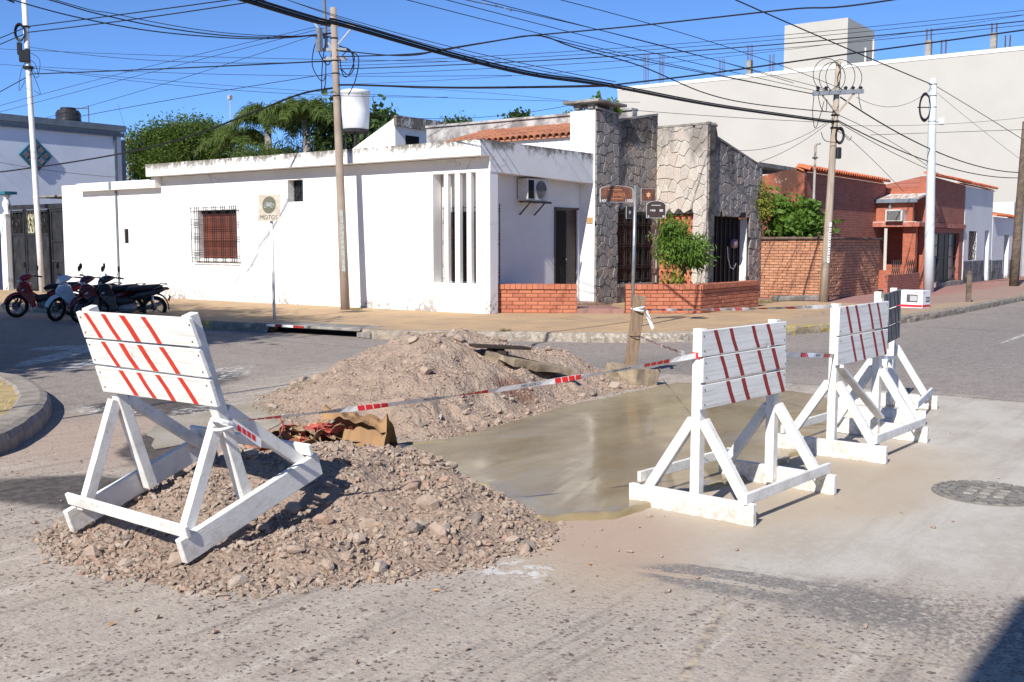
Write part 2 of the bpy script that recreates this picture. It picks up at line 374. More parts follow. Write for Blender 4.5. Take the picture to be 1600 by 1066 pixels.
M['wbox'] = simple('white_carton', (.78, .77, .78), rough=.6)
M['rbox'] = simple('red_carton_band', (.60, .03, .05), rough=.6)
M['gbox'] = simple('dark_grey_print', (.09, .09, .10), rough=.6)
M['lgbox'] = simple('light_grey_print', (.42, .43, .45), rough=.6)
M['signw'] = simple('rusty_white_sign_sheet', (.58, .55, .48), (.50, .44, .33), 6, .6, .3, dirt=.9, dirtc=(.34, .14, .05))
M['signg'] = simple('faded_grey_green_disc', (.13, .13, .10), (.17, .165, .12), 30, .7)
M['brown'] = simple('brown_sign_enamel', (.11, .045, .028), (.20, .08, .04), 14, .35, .5)
M['sbrown'] = simple('dark_brown_sign_enamel', (.035, .022, .02), (.05, .03, .025), 14, .4, .4)
M['grey_s'] = simple('grey_sign_frame', (.36, .36, .36), rough=.5)
M['bag'] = simple('brown_kraft_paper', (.36, .215, .105), (.26, .155, .08), 4, .8, .2, bump=.4, bscale=14)
t = NT('printed_kraft_paper'); v = t.noise(3.2, 2, .4)
c = t.mix(t.ramp(v, .35, .6), (.42, .28, .15), (.34, .24, .15)); c = t.mix(t.math('GREATER_THAN', t.noise(2.6, 1, .3, t.vmul(t.pos, (1, 1, 1.3))), .57), c, (.40, .10, .075))
c = t.mix(t.math('GREATER_THAN', t.noise(4.1, 1, .3), .66), c, (.07, .065, .06)); t.bump(t.noise(14, 4), .3, .02); M['bag2'] = t.out(c, .8, .2)
M['teal'] = simple('teal_frame_paint', (.02, .13, .19), (.03, .16, .22), 9, .5)
M['tilebrown'] = simple('brown_ornament_tile', (.16, .12, .12), (.24, .2, .2), 9, .5, rnd=.3)
M['gate'] = simple('black_grey_gate_paint', (.016, .018, .022), (.032, .033, .037), 3, .6, .25, dirt=.3, dirtc=(.08, .065, .05))
M['cream'] = simple('cream_panel', (.55, .52, .33), rough=.7)
M['bluep'] = simple('bright_blue_paint', (.03, .22, .55), rough=.6)
M['slate'] = simple('grey_slate_cladding', (.17, .175, .18), (.09, .095, .10), 4, .8, .25, rnd=.35)
M['zinc'] = simple('peeling_white_roof_sheet', (.68, .66, .62), (.36, .25, .19), 3.5, .7, .3, stretch=(.7, 3, 1))
M['terracotta'] = simple('terracotta_screen_block', (.55, .20, .11), (.48, .16, .09), 9, .8, rnd=.12)
M['iron_m'] = simple('cast_iron', (.16, .15, .14), (.25, .235, .21), 16, .8, .25, dirt=.8, dirtc=(.30, .26, .21))
M['iron_l'] = simple('dusty_cast_iron', (.36, .34, .30), (.24, .22, .20), 12, .85, .2)
# ================================================================ THE SETTING
def catmull(P, step):
    P = [Vector((*p, 0)) for p in P]; out = []
    for i in range(len(P)-1):
        a, b, c, d = P[max(i-1, 0)], P[i], P[i+1], P[min(i+2, len(P)-1)]
        n = max(1, int((c-b).length/step))
        for k in range(n):
            t = k/n; out.append(.5*((2*b) + (c-a)*t + (2*a-5*b+4*c-d)*t*t + (3*b-a-3*c+d)*t**3))
    return out + [P[-1]]
# --- street: one sheet to the horizon
t = NT('street_surface'); p = t.sep()
n_big = t.noise(.35, 5, .6); n_mid = t.noise(2.2, 6, .65); n_fine = t.noise(60, 4, .7); n_hi = t.noise(14, 6, .7)
col = t.mix(t.ramp(n_mid, .35, .68), (.43, .37, .31), (.36, .305, .255))
col = t.mix(t.math('MULTIPLY', t.ramp(n_hi, .52, .7), .6), col, (.48, .43, .37))
st = t.noise(1, 6, .7, t.vmul(t.pos, (.45, 7, 1)))
col = t.mix(t.math('MULTIPLY', t.ramp(st, .53, .63), .9), col, (.54, .485, .42))
col = t.mix(t.math('MULTIPLY', t.ramp(st, .46, .35), .8), col, (.22, .19, .165))
# far carriageways are greyer
far = t.math('MAXIMUM', t.half(11.6, 0, 1, 0, .25, .5), t.half(0, 7.6, -.25, 1, .8, 1.6, .5))
fc = t.mix(t.ramp(t.noise(5, 7, .75), .35, .65), (.29, .25, .222), (.195, .172, .16))
fc = t.mix(t.math('MULTIPLY', t.ramp(t.noise(.6, 4, .6), .5, .7), .6), fc, (.31, .275, .25))
col = t.mix(far, col, fc)
dk = t.blob(13.2, 6.0, 2.8, 1.0, -.55, .8, .3, 1.3); col = t.mix(t.math('MULTIPLY', dk, .6), col, (.12, .118, .12))
rw = t.math('MULTIPLY', t.half(14, 0, 1, 0, 2, 1), t.math('SUBTRACT', 1, t.half(0, 5.0, 0, 1, .8, .5))); col = t.mix(t.math('MULTIPLY', rw, t.ramp(t.noise(7, 5, .75), .4, .6)), col, (.16, .155, .155))
# embedded stones
wv = t.n('ShaderNodeVectorMath', operation='ADD'); t.set(wv.inputs[0], t.pos); t.set(wv.inputs[1], t.vmul(t.noise(30, 4, .7, out='Color'), (.07, .07, 0)))
vd = t.vor(26, vec=wv.outputs[0]); vc = t.vor(26, out='Color', vec=wv.outputs[0]); sc = t.n('ShaderNodeSeparateColor'); t.set(sc.inputs[0], vc)
peb = t.math('MULTIPLY', t.math('GREATER_THAN', sc.outputs[0], .84), t.math('LESS_THAN', t.math('MULTIPLY_ADD', n_fine, .25, vd), t.math('MULTIPLY_ADD', sc.outputs[1], .42, .20)))
pc = t.mix(sc.outputs[2], (.075, .05, .043), (.23, .17, .145))
vd2 = t.vor(55); vc2 = t.vor(55, out='Color'); sc2 = t.n('ShaderNodeSeparateColor'); t.set(sc2.inputs[0], vc2)
peb2 = t.math('MULTIPLY', t.math('GREATER_THAN', sc2.outputs[0], .6), t.math('LESS_THAN', vd2, .38))
col0 = col
vw = t.n('ShaderNodeVectorMath', operation='ADD'); t.set(vw.inputs[0], t.pos); t.set(vw.inputs[1], t.vmul(t.noise(45, 4, .7, out='Color'), (.045, .045, 0)))
vA = t.vor(48, vec=vw.outputs[0]); sA = t.n('ShaderNodeSeparateColor'); t.set(sA.inputs[0], t.vor(48, out='Color', vec=vw.outputs[0])); vB = t.vor(115); sB = t.n('ShaderNodeSeparateColor'); t.set(sB.inputs[0], t.vor(115, out='Color'))
agg = t.math('ADD', t.math('MULTIPLY', sA.outputs[0], .55), t.math('MULTIPLY', sB.outputs[1], .45))
col = t.mix(.27, col, t.mix(agg, (.17, .14, .115), (.58, .51, .44)))
col = t.mix(t.math('MULTIPLY', t.math('MULTIPLY', t.math('GREATER_THAN', sA.outputs[2], .88), t.ramp(t.noise(1.3, 4, .6), .38, .55)), t.math('LESS_THAN', vA, .42)), col, t.mix(sB.outputs[0], (.085, .06, .05), (.20, .15, .125)))
col = t.mix(t.math('MULTIPLY', peb2, .6), col, t.mix(sc2.outputs[2], (.12, .095, .085), (.45, .40, .36)))
col = t.mix(t.math('MULTIPLY', peb, t.math('MULTIPLY', t.ramp(n_mid, .3, .5), .85)), col, pc)
# concrete slab on the right
slab = t.math('MULTIPLY', t.math('MULTIPLY', t.half(11.5, 2.9, -1, .08, .12, .12, 3), t.half(4.9, 1.5, .93, .36, .35, .35, 2)), t.half(5, 3.35, .1, -1, .2, .3))
cc = t.mix(t.ramp(t.noise(1.6, 6, .65), .35, .7), (.475, .445, .395), (.39, .35, .30)); cc = t.mix(t.math('MULTIPLY', t.ramp(n_fine, .56, .66), .4), cc, (.30, .28, .25)); cc = t.mix(t.math('MULTIPLY', t.ramp(n_hi, .5, .62), .3), cc, (.55, .52, .47))
cc = t.mix(t.math('MULTIPLY', t.math('GREATER_THAN', t.noise(90, 3, .7), t.math('MULTIPLY_ADD', t.blob(4.9, 1.6, 1.6, 1.3, 0, 1.4, .4), -.09, .72)), .7), cc, (.16, .145, .13)); cst = t.noise(1, 6, .7, t.vmul(t.pos, (.35, 3, 1))); cc = t.mix(t.math('MULTIPLY', t.ramp(cst, .5, .66), .55), cc, (.33, .285, .24))
col = t.mix(slab, col, cc)
sand = t.math('MAXIMUM', t.blob(6.7, 2.45, 1.7, .75, -.1, .7, .3, 1.5), t.blob(4.75, 2.85, .9, .5, .5, .8, .4, 2)); col = t.mix(t.math('MULTIPLY', sand, .75), col, (.43, .345, .25))
pk = t.math('MAXIMUM', t.blob(4.9, 3.0, .8, .45, .9, .8, .4, 2), t.math('MULTIPLY', t.blob(5.2, 7.6, 1.3, 1.3, .3, .9, .5, 1.2), .8)); col = t.mix(t.math('MULTIPLY', pk, .7), col, (.40, .285, .22))
# tar patches and their sandy gaps
asp = t.math('MAXIMUM', t.blob(4.52, 2.0, .20, .50, .15, .35, .4, 3), t.blob(4.55, 1.5, .26, .42, -.1, .7, .45, 2.5))
asp = t.math('MULTIPLY', asp, t.math('SUBTRACT', 1, t.math('MULTIPLY', t.math('COMPARE', t.math('FRACT', t.math('MULTIPLY', t.math('ADD', t.math('MULTIPLY_ADD', p[1], .16, p[0]), t.math('MULTIPLY', n_mid, .16)), 4.6)), .5, .14), t.half(0, 1.72, 0, 1, .05, .1))))
ac2 = t.mix(t.ramp(n_fine, .4, .62), (.13, .122, .115), (.27, .245, .225))
col = t.mix(t.math('MULTIPLY', t.math('MULTIPLY', asp, t.ramp(t.noise(17, 6, .75), .36, .5)), .85), col, ac2)
asp2 = t.blob(4.55, .75, .40, .8, -.1, .9, .5, 3); col = t.mix(t.math('MULTIPLY', t.math('MULTIPLY', asp2, t.ramp(t.noise(34, 5, .7), .46, .56)), .8), col, (.17, .155, .145))
crk = t.math('MAXIMUM', t.blob(3.72, 1.78, .65, .022, .25, 1.2, .7, 5), t.blob(4.0, 1.25, .6, .012, -1.35, 1.2, .7, 5)); col = t.mix(t.math('MULTIPLY', crk, .6), col, t.mix(t.ramp(n_hi, .45, .55), (.16, .135, .115), (.48, .39, .27)))
# wet and lime stains on the left
wet = t.math('MAXIMUM', t.math('MAXIMUM', t.blob(6.15, 8.9, .55, .75, .2, .3, .5, 1.8), t.blob(4.85, 7.0, .3, .75, -.6, .3, .45, 2)), t.math('MAXIMUM', t.blob(7.6, 10.2, .8, .45, .5, .5, .5, 1.5), t.blob(3.7, 6.2, .45, .8, .35, .35, .5, 2)))
col = t.mix(t.math('MULTIPLY', wet, .9), col, t.mix(t.ramp(n_hi, .35, .65), (.035, .028, .025), (.105, .09, .08)))
lime = t.math('MULTIPLY', t.math('MAXIMUM', t.math('MAXIMUM', t.blob(5.75, 9.0, .25, .45, .2, .8, .5, 3), t.blob(8.1, 10.5, .9, .35, .5, .8, .5, 2)), t.math('MAXIMUM', t.blob(6.35, 8.2, .5, .35, 0, .8, .5, 2), t.blob(4.05, 2.95, .16, .2, 0, .8, .5, 6))), t.ramp(t.noise(11, 7, .75), .49, .57))
col = t.mix(t.math('MULTIPLY', lime, .9), col, (.60, .585, .555))
# worn road paint
worn = t.ramp(t.noise(8, 6, .75), .40, .56)
pt = t.math('MAXIMUM', t.blob(8.3, 14.2, 1.5, .22, .65, .2, .08, 3), t.math('MAXIMUM', t.blob(8.95, 15.1, .6, .35, -.35, .2, .08, 3), t.blob(8.2, 13.1, 1.3, .16, .55, .2, .08, 3)))
pt = t.math('MAXIMUM', pt, t.blob(20.3, 3.56, 2.1, .05, 0, .15, .03, 4)); col = t.mix(t.math('MULTIPLY', t.math('MULTIPLY', pt, worn), .8), col, (.62, .62, .60))
joint = t.math('COMPARE', t.math('MULTIPLY_ADD', n_mid, .08, p[0]), 11.62, .018); col = t.mix(t.math('MULTIPLY', joint, .7), col, (.09, .085, .08))
h = t.math('ADD', t.math('MULTIPLY', n_hi, .5), t.math('MULTIPLY', n_fine, .35)); h = t.math('ADD', h, t.math('ADD', t.math('MULTIPLY', peb, .2), t.math('MULTIPLY', t.math('SUBTRACT', .6, vA), .16))); h = t.math('MULTIPLY', h, t.math('MULTIPLY_ADD', slab, -.78, 1))
t.bump(h, .8, .016)
rg = t.math('MULTIPLY_ADD', wet, -.22, .9)
M['street'] = t.out(col, rg, .3)
mb = MB(); mb.add([(-400, -400, 0), (600, -400, 0), (600, 600, 0), (-400, 600, 0)], [(0, 1, 2, 3)])
kind(mb.build('street', M['street']), 'structure')

# --- pavement of the corner block, with its kerb
KP = [(12.9, 120), (12.9, 40), (13.2, 24), (12.9, 20), (12.4, 16.9), (12.6, 15.0), (12.75, 13.5), (12.85, 12.2), (13.35, 11.1), (13.95, 10.0), (14.65, 8.65), (15.6, 7.7), (17.0, 7.1), (18.8, 6.6), (21.5, 6.1), (24.5, 5.88), (30, 5.8), (45, 5.75), (70, 5.7), (200, 5.7)]
path = catmull(KP, .13)
path = [q for i, q in enumerate(path) if q.y < 45 and q.x < 75 or i % 12 == 0]
d0 = gz(470, 514, 0); d1 = gz(572, 526, 0)
iD0 = min(range(len(path)), key=lambda i: (path[i]-d0).length); iD1 = min(range(len(path)), key=lambda i: (path[i]-d1).length)
def nrm(i):
    a = path[max(i-1, 0)]; b = path[min(i+1, len(path)-1)]; d = (b-a).normalized(); return Vector((-d.y, d.x, 0))   # points into the block
t = NT('kerb_stone'); p = t.sep()
kc = t.mix(t.ramp(t.noise(6, 6, .7), .35, .65), (.36, .30, .235), (.22, .19, .155))
fl = t.math('MULTIPLY', t.ramp(t.noise(16, 7, .75), .50, .56), t.math('MULTIPLY', t.half(14.2, 9, 0, -1, 6, .5), 1)); fl = t.math('MULTIPLY', t.math('MULTIPLY', fl, t.half(0, 11.9, 0, -1, .2, .3)), t.half(17.5, 0, -1, 0, .6, .6))
kc = t.mix(t.math('MULTIPLY', fl, .8), kc, (.66, .62, .56))
yl = t.math('MULTIPLY', t.math('MAXIMUM', t.half(0, 16.2, 0, 1, .2, .1), t.math('MULTIPLY', t.half(17.5, 0, 1, 0, .3, .3), t.half(19.2, 0, -1, 0, .3, .3))), t.ramp(t.noise(7, 6, .7), .45, .6))
kc = t.mix(t.math('MULTIPLY', yl, t.half(0, 18, 0, -1, .2, .1)), kc, (.50, .36, .05))
y0k = gz(440, 513, .08).y
kc = t.mix(t.math('COMPARE', p[1], gz(444, 513, .08).y, .10), kc, (.42, .05, .04)); kc = t.mix(t.math('COMPARE', p[1], gz(434, 512, .08).y, .13), kc, (.66, .64, .60))
t.bump(t.noise(16, 6, .7), .7, .025); M['kerb'] = t.out(kc, .9, .2)
mb = MB(); prof = [(0, -.02), (0, .07), (.012, .125), (.04, .15), (.10, .158), (.17, .154)]
run = []
def flush(run):
    if len(run) < 2: return
    vs = []; fs = []; k = len(prof)
    for i in run:
        q = path[i]; n = nrm(i)
        for a, z in prof:
            e = mnoise.noise(Vector((q.x*3, q.y*3, a*9+z*7)))*.022 + mnoise.noise(Vector((q.x*9, q.y*9, z*9)))*.012
            vs.append(q + n*(a + (e if a < .1 else e*.2)) + Vector((0, 0, z + (e*.5 if z > .1 else 0))))
    for r in range(len(run)-1):
        for j in range(k-1): fs.append((r*k+j, (r+1)*k+j, (r+1)*k+j+1, r*k+j+1))
    fs.append(tuple(range(k))); fs.append(tuple((len(run)-1)*k + j for j in range(k-1, -1, -1)))
    mb.add(vs, fs)
for i in range(len(path)):
    if iD0 < i < iD1: flush(run); run = []; continue
    run.append(i)
flush(run)
kind(mb.build('kerb', M['kerb'], smooth=False), 'structure')
t = NT('ochre_pavement'); p = t.sep()
pc_ = t.mix(t.ramp(t.noise(1.1, 6, .65), .35, .68), (.50, .345, .20), (.40, .285, .185)); pc_ = t.mix(t.math('MULTIPLY', t.ramp(t.noise(7, 7, .75), .52, .68), .45), pc_, (.29, .225, .165))
pc_ = t.mix(t.math('MULTIPLY', t.math('MULTIPLY', t.half(26.5, 6.75, .25, .95, .06, .08), t.half(25.6, 7, 1, -.1, .1, .15)), .95), pc_, t.mix(t.ramp(t.noise(3, 5), .4, .7), (.36, .19, .17), (.30, .17, .155)))
pc_ = t.mix(t.math('MULTIPLY', t.half(16.2, 0, 1, 0, .4, .5), t.math('MULTIPLY', t.half(0, 7.7, 0, -1, .3, .4), .6)), pc_, (.34, .27, .21))
gx = t.math('ABSOLUTE', t.math('SUBTRACT', t.math('FRACT', t.math('MULTIPLY', p[0], 2.5)), .5)); gy = t.math('ABSOLUTE', t.math('SUBTRACT', t.math('FRACT', t.math('MULTIPLY', p[1], 2.5)), .5))
gl = t.math('MULTIPLY', t.math('LESS_THAN', t.math('MINIMUM', gx, gy), .02), .3); pc_ = t.mix(t.math('MULTIPLY', gl, 1.6), pc_, (.2, .15, .1)); pc_ = t.mix(t.math('MULTIPLY', t.ramp(t.noise(40, 4, .75), .62, .7), .35), pc_, (.24, .185, .13))
dv = t.n('ShaderNodeVectorMath', operation='ADD'); t.set(dv.inputs[0], t.pos); t.set(dv.inputs[1], t.noise(1.2, 5, .7, out='Color'))
ck = t.math('MULTIPLY', t.math('LESS_THAN', t.vor(.5, 'DISTANCE_TO_EDGE', vec=dv.outputs[0]), .006), t.ramp(t.noise(.4, 2), .48, .55)); pc_ = t.mix(t.math('MULTIPLY', ck, .7), pc_, (.10, .085, .065))
t.bump(t.math('ADD', t.noise(20, 6, .7), t.math('MULTIPLY', t.math('ADD', gl, ck), -.8)), .3, .012); M['pave'] = t.out(pc_, .9, .2)
poly = []
for i in range(len(path)):
    if iD0 < i < iD1: continue
    q = path[i] + nrm(i)*.165
    poly.append((q.x, q.y, -.02))
    if i == iD0: a = path[i] + nrm(i)*.62; poly.append((a.x, a.y, -.02)); b = path[iD1] + nrm(iD1)*.62; poly.append((b.x, b.y, -.02))
poly += [(200, 120, -.02)]
mb = MB(); mb.prism(poly, (0, 0, .17)); kind(mb.build('pavement', M['pave']), 'structure')
# storm drain: slab over a dark mouth
dr = thing('storm_drain', 'concrete storm drain inlet with dark mouth in the kerb below the rusty sign', 'storm drain', (path[(iD0+iD1)//2].x, path[(iD0+iD1)//2].y, 0))
A, B = path[iD0], path[iD1]; nA = nrm((iD0+iD1)//2); dd = (B-A).normalized()
mb = MB(); mb.prism([A - nA*.03 - dd*.03 + Vector((0,0,.112)), B - nA*.05 + dd*.1 + Vector((0,0,.112)), B + nA*.66 + dd*.1 + Vector((0,0,.112)), A + nA*.66 - dd*.03 + Vector((0,0,.112))], (0, 0, .048)); mb.build('cover_slab', M['concrete'], dr, bevel=.01)
mb = MB(); mb.prism([A + nA*.3 + Vector((0,0,.003)), B + nA*.3 + Vector((0,0,.003)), B + nA*.61 + Vector((0,0,.003)), A + nA*.61 + Vector((0,0,.003))], (0, 0, .1)); mb.build('inlet_mouth', M['dark'], dr)
mb = MB(); mb.prism([B - nA*.03 + dd*.005, B + dd*.32 - nA*.05, B + dd*.32 + nA*.2, B + nA*.2 + dd*.005], (0, 0, .1)); mb.build('inlet_cheek', M['concrete'], dr, bevel=.015)
for k, (s0, s1, m) in enumerate(((.02, .12, 'wink'), (.20, .33, 'wink'), (.12, .20, 'dred_s'), (.33, .45, 'dred_s'))):
    a = A + (B-A)*s0; b = A + (B-A)*s1; off = -nA*(.034 + .02*(s0+s1)/2)
    mb = MB(); mb.prism([a+off+Vector((0,0,.116)), b+off+Vector((0,0,.116)), b+off+Vector((0,0,.155)), a+off+Vector((0,0,.155))], -nA*.003); mb.build('paint_mark', M[m], dr)

# --- near left corner: thick kerb round dry grass
CQ = [gz(*q_, .15) for q_ in ((0, 580), (37, 587), (62, 599), (75, 610), (79, 620), (75, 632), (56, 651), (28, 668), (0, 681))]
CP = [(9.5, 40), (7.8, 22), (6.9, 15), (6.4, 12.9)] + [(q_.x, q_.y) for q_ in CQ] + [(3.2, 7.35), (2.2, 6.9), (0, 6.5), (-4, 6.4), (-40, 6.4)]
cp = catmull(CP, .12); cp = [q for i, q in enumerate(cp) if q.y < 20 and q.x > -5 or i % 15 == 0]
mb = MB(); vs = []; fs = []; prof2 = [(0, -.02), (.0, .1), (.03, .15), (.09, .168), (.26, .168), (.30, .14)]; k = len(prof2)
for i, q in enumerate(cp):
    a = cp[max(i-1, 0)]; b = cp[min(i+1, len(cp)-1)]; d = (b-a).normalized(); n = Vector((d.y, -d.x, 0))
    for o_, z in prof2:
        e = mnoise.noise(Vector((q.x*4, q.y*4, o_*9+z*7)))*.016; vs.append(q + n*(o_+e) + Vector((0, 0, z+e*.5)))
for r in range(len(cp)-1):
    for j in range(k-1): fs.append((r*k+j, r*k+j+1, (r+1)*k+j+1, (r+1)*k+j))
mb.add(vs, fs); kind(mb.build('corner_kerb', simple('old_grey_kerb', (.34, .30, .26), (.22, .195, .17), 5, .9, .2, bump=.6, bscale=18, dirt=.6)), 'structure')
inner = []
for i, q in enumerate(cp):
    a = cp[max(i-1, 0)]; b = cp[min(i+1, len(cp)-1)]; d = (b-a).normalized(); inner.append((q.x + d.y*.28, q.y - d.x*.28, 0))
mb = MB(); mb.prism(inner + [(-40, 40, 0)], (0, 0, .15))
kind(mb.build('corner_verge', simple('sandy_soil', (.46, .35, .18), (.34, .27, .15), 5, .95, .1, bump=.5, bscale=30)), 'structure')
rs = np.random.RandomState(3); mb = MB()
ip = [(q[0], q[1]) for q in inner]
def inside(x, y, poly):
    c = False; j = len(poly)-1
    for i in range(len(poly)):
        if (poly[i][1] > y) != (poly[j][1] > y) and x < (poly[j][0]-poly[i][0])*(y-poly[i][1])/(poly[j][1]-poly[i][1]) + poly[i][0]: c = not c
        j = i
    return c
ipp = ip + [(-40, 40)]; n = 0
while n < 5200:
    x = rs.uniform(2.2, 6.2); y = rs.uniform(6.6, 14.5)
    if not inside(x, y, ipp): continue
    n += 1; a = rs.uniform(0, 6.28); l = rs.uniform(.03, .09); b = rs.uniform(.2, 1.1); wv = .004
    dx, dy = math.cos(a), math.sin(a)
    mb.add([(x-dy*wv, y+dx*wv, .148), (x+dy*wv, y-dx*wv, .148), (x+dx*l*b, y+dy*l*b, .152+l*(1.1-b)*.8)], [(0, 1, 2)])
kind(mb.build('dry_grass', M['straw']), 'stuff')

# --- wet cement poured over the road repair
PO = [gz(*q) for q in ((596, 702), (640, 722), (700, 745), (745, 765), (790, 790), (830, 806), (880, 813), (930, 812), (975, 806), (1000, 796), (1040, 783), (1110, 766), (1190, 743), (1240, 716), (1290, 685), (1325, 652), (1318, 632), (1250, 616), (1160, 607), (1085, 602), (1030, 607), (960, 622), (880, 640), (800, 664), (700, 690))]
pl = catmull([(q.x, q.y) for q in PO + PO[:1]], .05)[:-1]; ce = sum(pl, Vector())/len(pl)
vs = [ce + Vector((0, 0, .02))]; fs = []; K = len(pl)
for rr, z in ((.5, .02), (.9, .022), (.975, .032), (.99, .028), (1.0, -.005)):
    for i, q in enumerate(pl):
        e = mnoise.fractal(Vector((q.x*2.5, q.y*2.5, 5)), 1, 2, 5)*.045; vs.append(ce + (q-ce)*(rr + e*rr) + Vector((0, 0, z + (mnoise.noise(Vector((q.x*11, q.y*11, rr*9)))*.012 if rr > .95 and z > 0 else 0))))
for i in range(K):
    fs.append((0, 1+i, 1+(i+1) % K))
    for r in range(4): fs.append((1+r*K+i, 1+(r+1)*K+i, 1+(r+1)*K+(i+1) % K, 1+r*K+(i+1) % K))
t = NT('wet_cement'); v = t.vmul(t.pos, (1, 1, 1))
sm = t.noise(1.1, 5, .6, t.vmul(t.pos, (.6, 1.6, 1)))
c = t.mix(t.ramp(sm, .38, .62), (.245, .19, .105), (.325, .262, .155)); c = t.mix(t.math('MULTIPLY', t.ramp(t.noise(4, 5, .65), .55, .75), .5), c, (.38, .315, .20))
edge = t.math('SUBTRACT', 1, t.blob(7.3, 3.9, 3.0, 1.15, .15, .6, .3, 1.2))
t.bump(t.math('ADD', t.math('MULTIPLY', t.noise(2.2, 2, .4), .5), t.math('MULTIPLY', t.noise(20, 5, .65), t.math('MULTIPLY_ADD', edge, .12, .07))), .10, .05)
M['slurry'] = t.out(c, t.math('MULTIPLY_ADD', edge, .16, t.ramp(t.noise(1.7, 5, .6), .4, .65, .08, .2)), .3)
mb = MB(); mb.add(vs, fs); kind(mb.build('wet_cement', M['slurry'], smooth=True), 'structure')
# thin slurry film behind the heaps
PO = [gz(*q) for q in ((250, 700), (330, 690), (430, 668), (470, 640), (440, 622), (380, 632), (300, 648), (232, 668))]
pl = catmull([(q.x, q.y) for q in PO + PO[:1]], .08)[:-1]; ce = sum(pl, Vector())/len(pl)
mb = MB(); mb.add([ce + (q-ce)*(1+mnoise.noise(q*3)*.14) + Vector((0, 0, .005)) for q in pl], [tuple(range(len(pl)))]); kind(mb.build('slurry_film', M['slurry']), 'structure')

# ================================================================ RUBBLE
import bmesh
def rock_mesh(seed, n=13, flat=.75):
    r_ = random.Random(seed); bm = bmesh.new()
    for _ in range(n):
        v = Vector((r_.gauss(0, 1), r_.gauss(0, 1), r_.gauss(0, 1))).normalized()*r_.uniform(.9, 1.04); bm.verts.new((v.x, v.y*(.7+.03*(seed % 7)), v.z*flat))
    g = bmesh.ops.convex_hull(bm, input=bm.verts); bmesh.ops.delete(bm, geom=[e for e in g['geom_interior'] if isinstance(e, bmesh.types.BMVert)], context='VERTS')
    me = bpy.data.meshes.new('rock'); bm.to_mesh(me); bm.free(); return me
def rubble_mat(name, rn):
    t = NT(name); r = rn(t)
    c = t.mix(r, (.415, .32, .255), (.345, .265, .21)); r2 = t.math('FRACT', t.math('MULTIPLY', r, 11.7))
    c = t.mix(t.math('MULTIPLY', t.ramp(r2, .55, .7), .7), c, (.46, .40, .335)); c = t.mix(t.math('MULTIPLY', t.ramp(r2, .8, .85), .7), c, (.36, .21, .15)); c = t.mix(t.ramp(r2, .93, .95), c, (.21, .18, .16))
    c = t.mix(t.math('MULTIPLY', t.ramp(t.noise(25, 5, .7), .4, .7), .65), c, (.44, .34, .27)); t.bump(t.noise(45, 6, .75), .9, .014); return t.out(c, .95, .1)
M['rock'] = rubble_mat('rubble_stone', lambda t: t.rnd()); M['rock_i'] = rubble_mat('rubble_bits', lambda t: t.isl())
t = NT('pinkish_soil'); n5 = t.noise(5, 7, .7); c = t.mix(t.ramp(n5, .35, .65), (.425, .32, .25), (.345, .26, .205))
c = t.mix(t.math('MULTIPLY', t.ramp(t.noise(1.8, 5, .6), .52, .7), .6), c, (.42, .35, .28))
mossb = t.math('MAXIMUM', t.blob(9.0, 7.75, .55, .38, .4, .5, .4, 3), t.blob(7.6, 8.5, .35, .35, .2, .7, .5, 3)); c = t.mix(t.math('MULTIPLY', mossb, .8), c, (.22, .195, .12))
c = t.mix(t.math('MULTIPLY', t.blob(8.2, 6.0, .22, .18, 0, .8, .5, 4), .7), c, (.16, .07, .05))
t.bump(t.math('ADD', t.noise(28, 7, .75), t.math('MULTIPLY', t.vor(38), .6)), .9, .03); M['soil'] = t.out(c, .97, .1)
ROCKS = [rock_mesh(s, 26 + s % 6, .62 + .08*(s % 4)) for s in range(14)]
PEB = [rock_mesh(100+s, 11, .72) for s in range(8)]
for m_ in ROCKS: m_.materials.append(M['rock'])
def pdist(P, poly):
    P = np.asarray(P, float); n = len(poly); best = np.full(len(P), 1e9); ins = np.zeros(len(P), bool)
    for i in range(n):
        a = np.array(poly[i]); b = np.array(poly[(i+1) % n]); ab = b-a; tt = np.clip(((P-a)@ab)/(ab@ab), 0, 1)
        best = np.minimum(best, np.linalg.norm(P-(a+tt[:, None]*ab), axis=1))
        c = ((a[1] > P[:, 1]) != (b[1] > P[:, 1])) & (P[:, 0] < (b[0]-a[0])*(P[:, 1]-a[1])/(b[1]-a[1]+1e-12) + a[0]); ins ^= c
    return np.where(ins, best, -best)
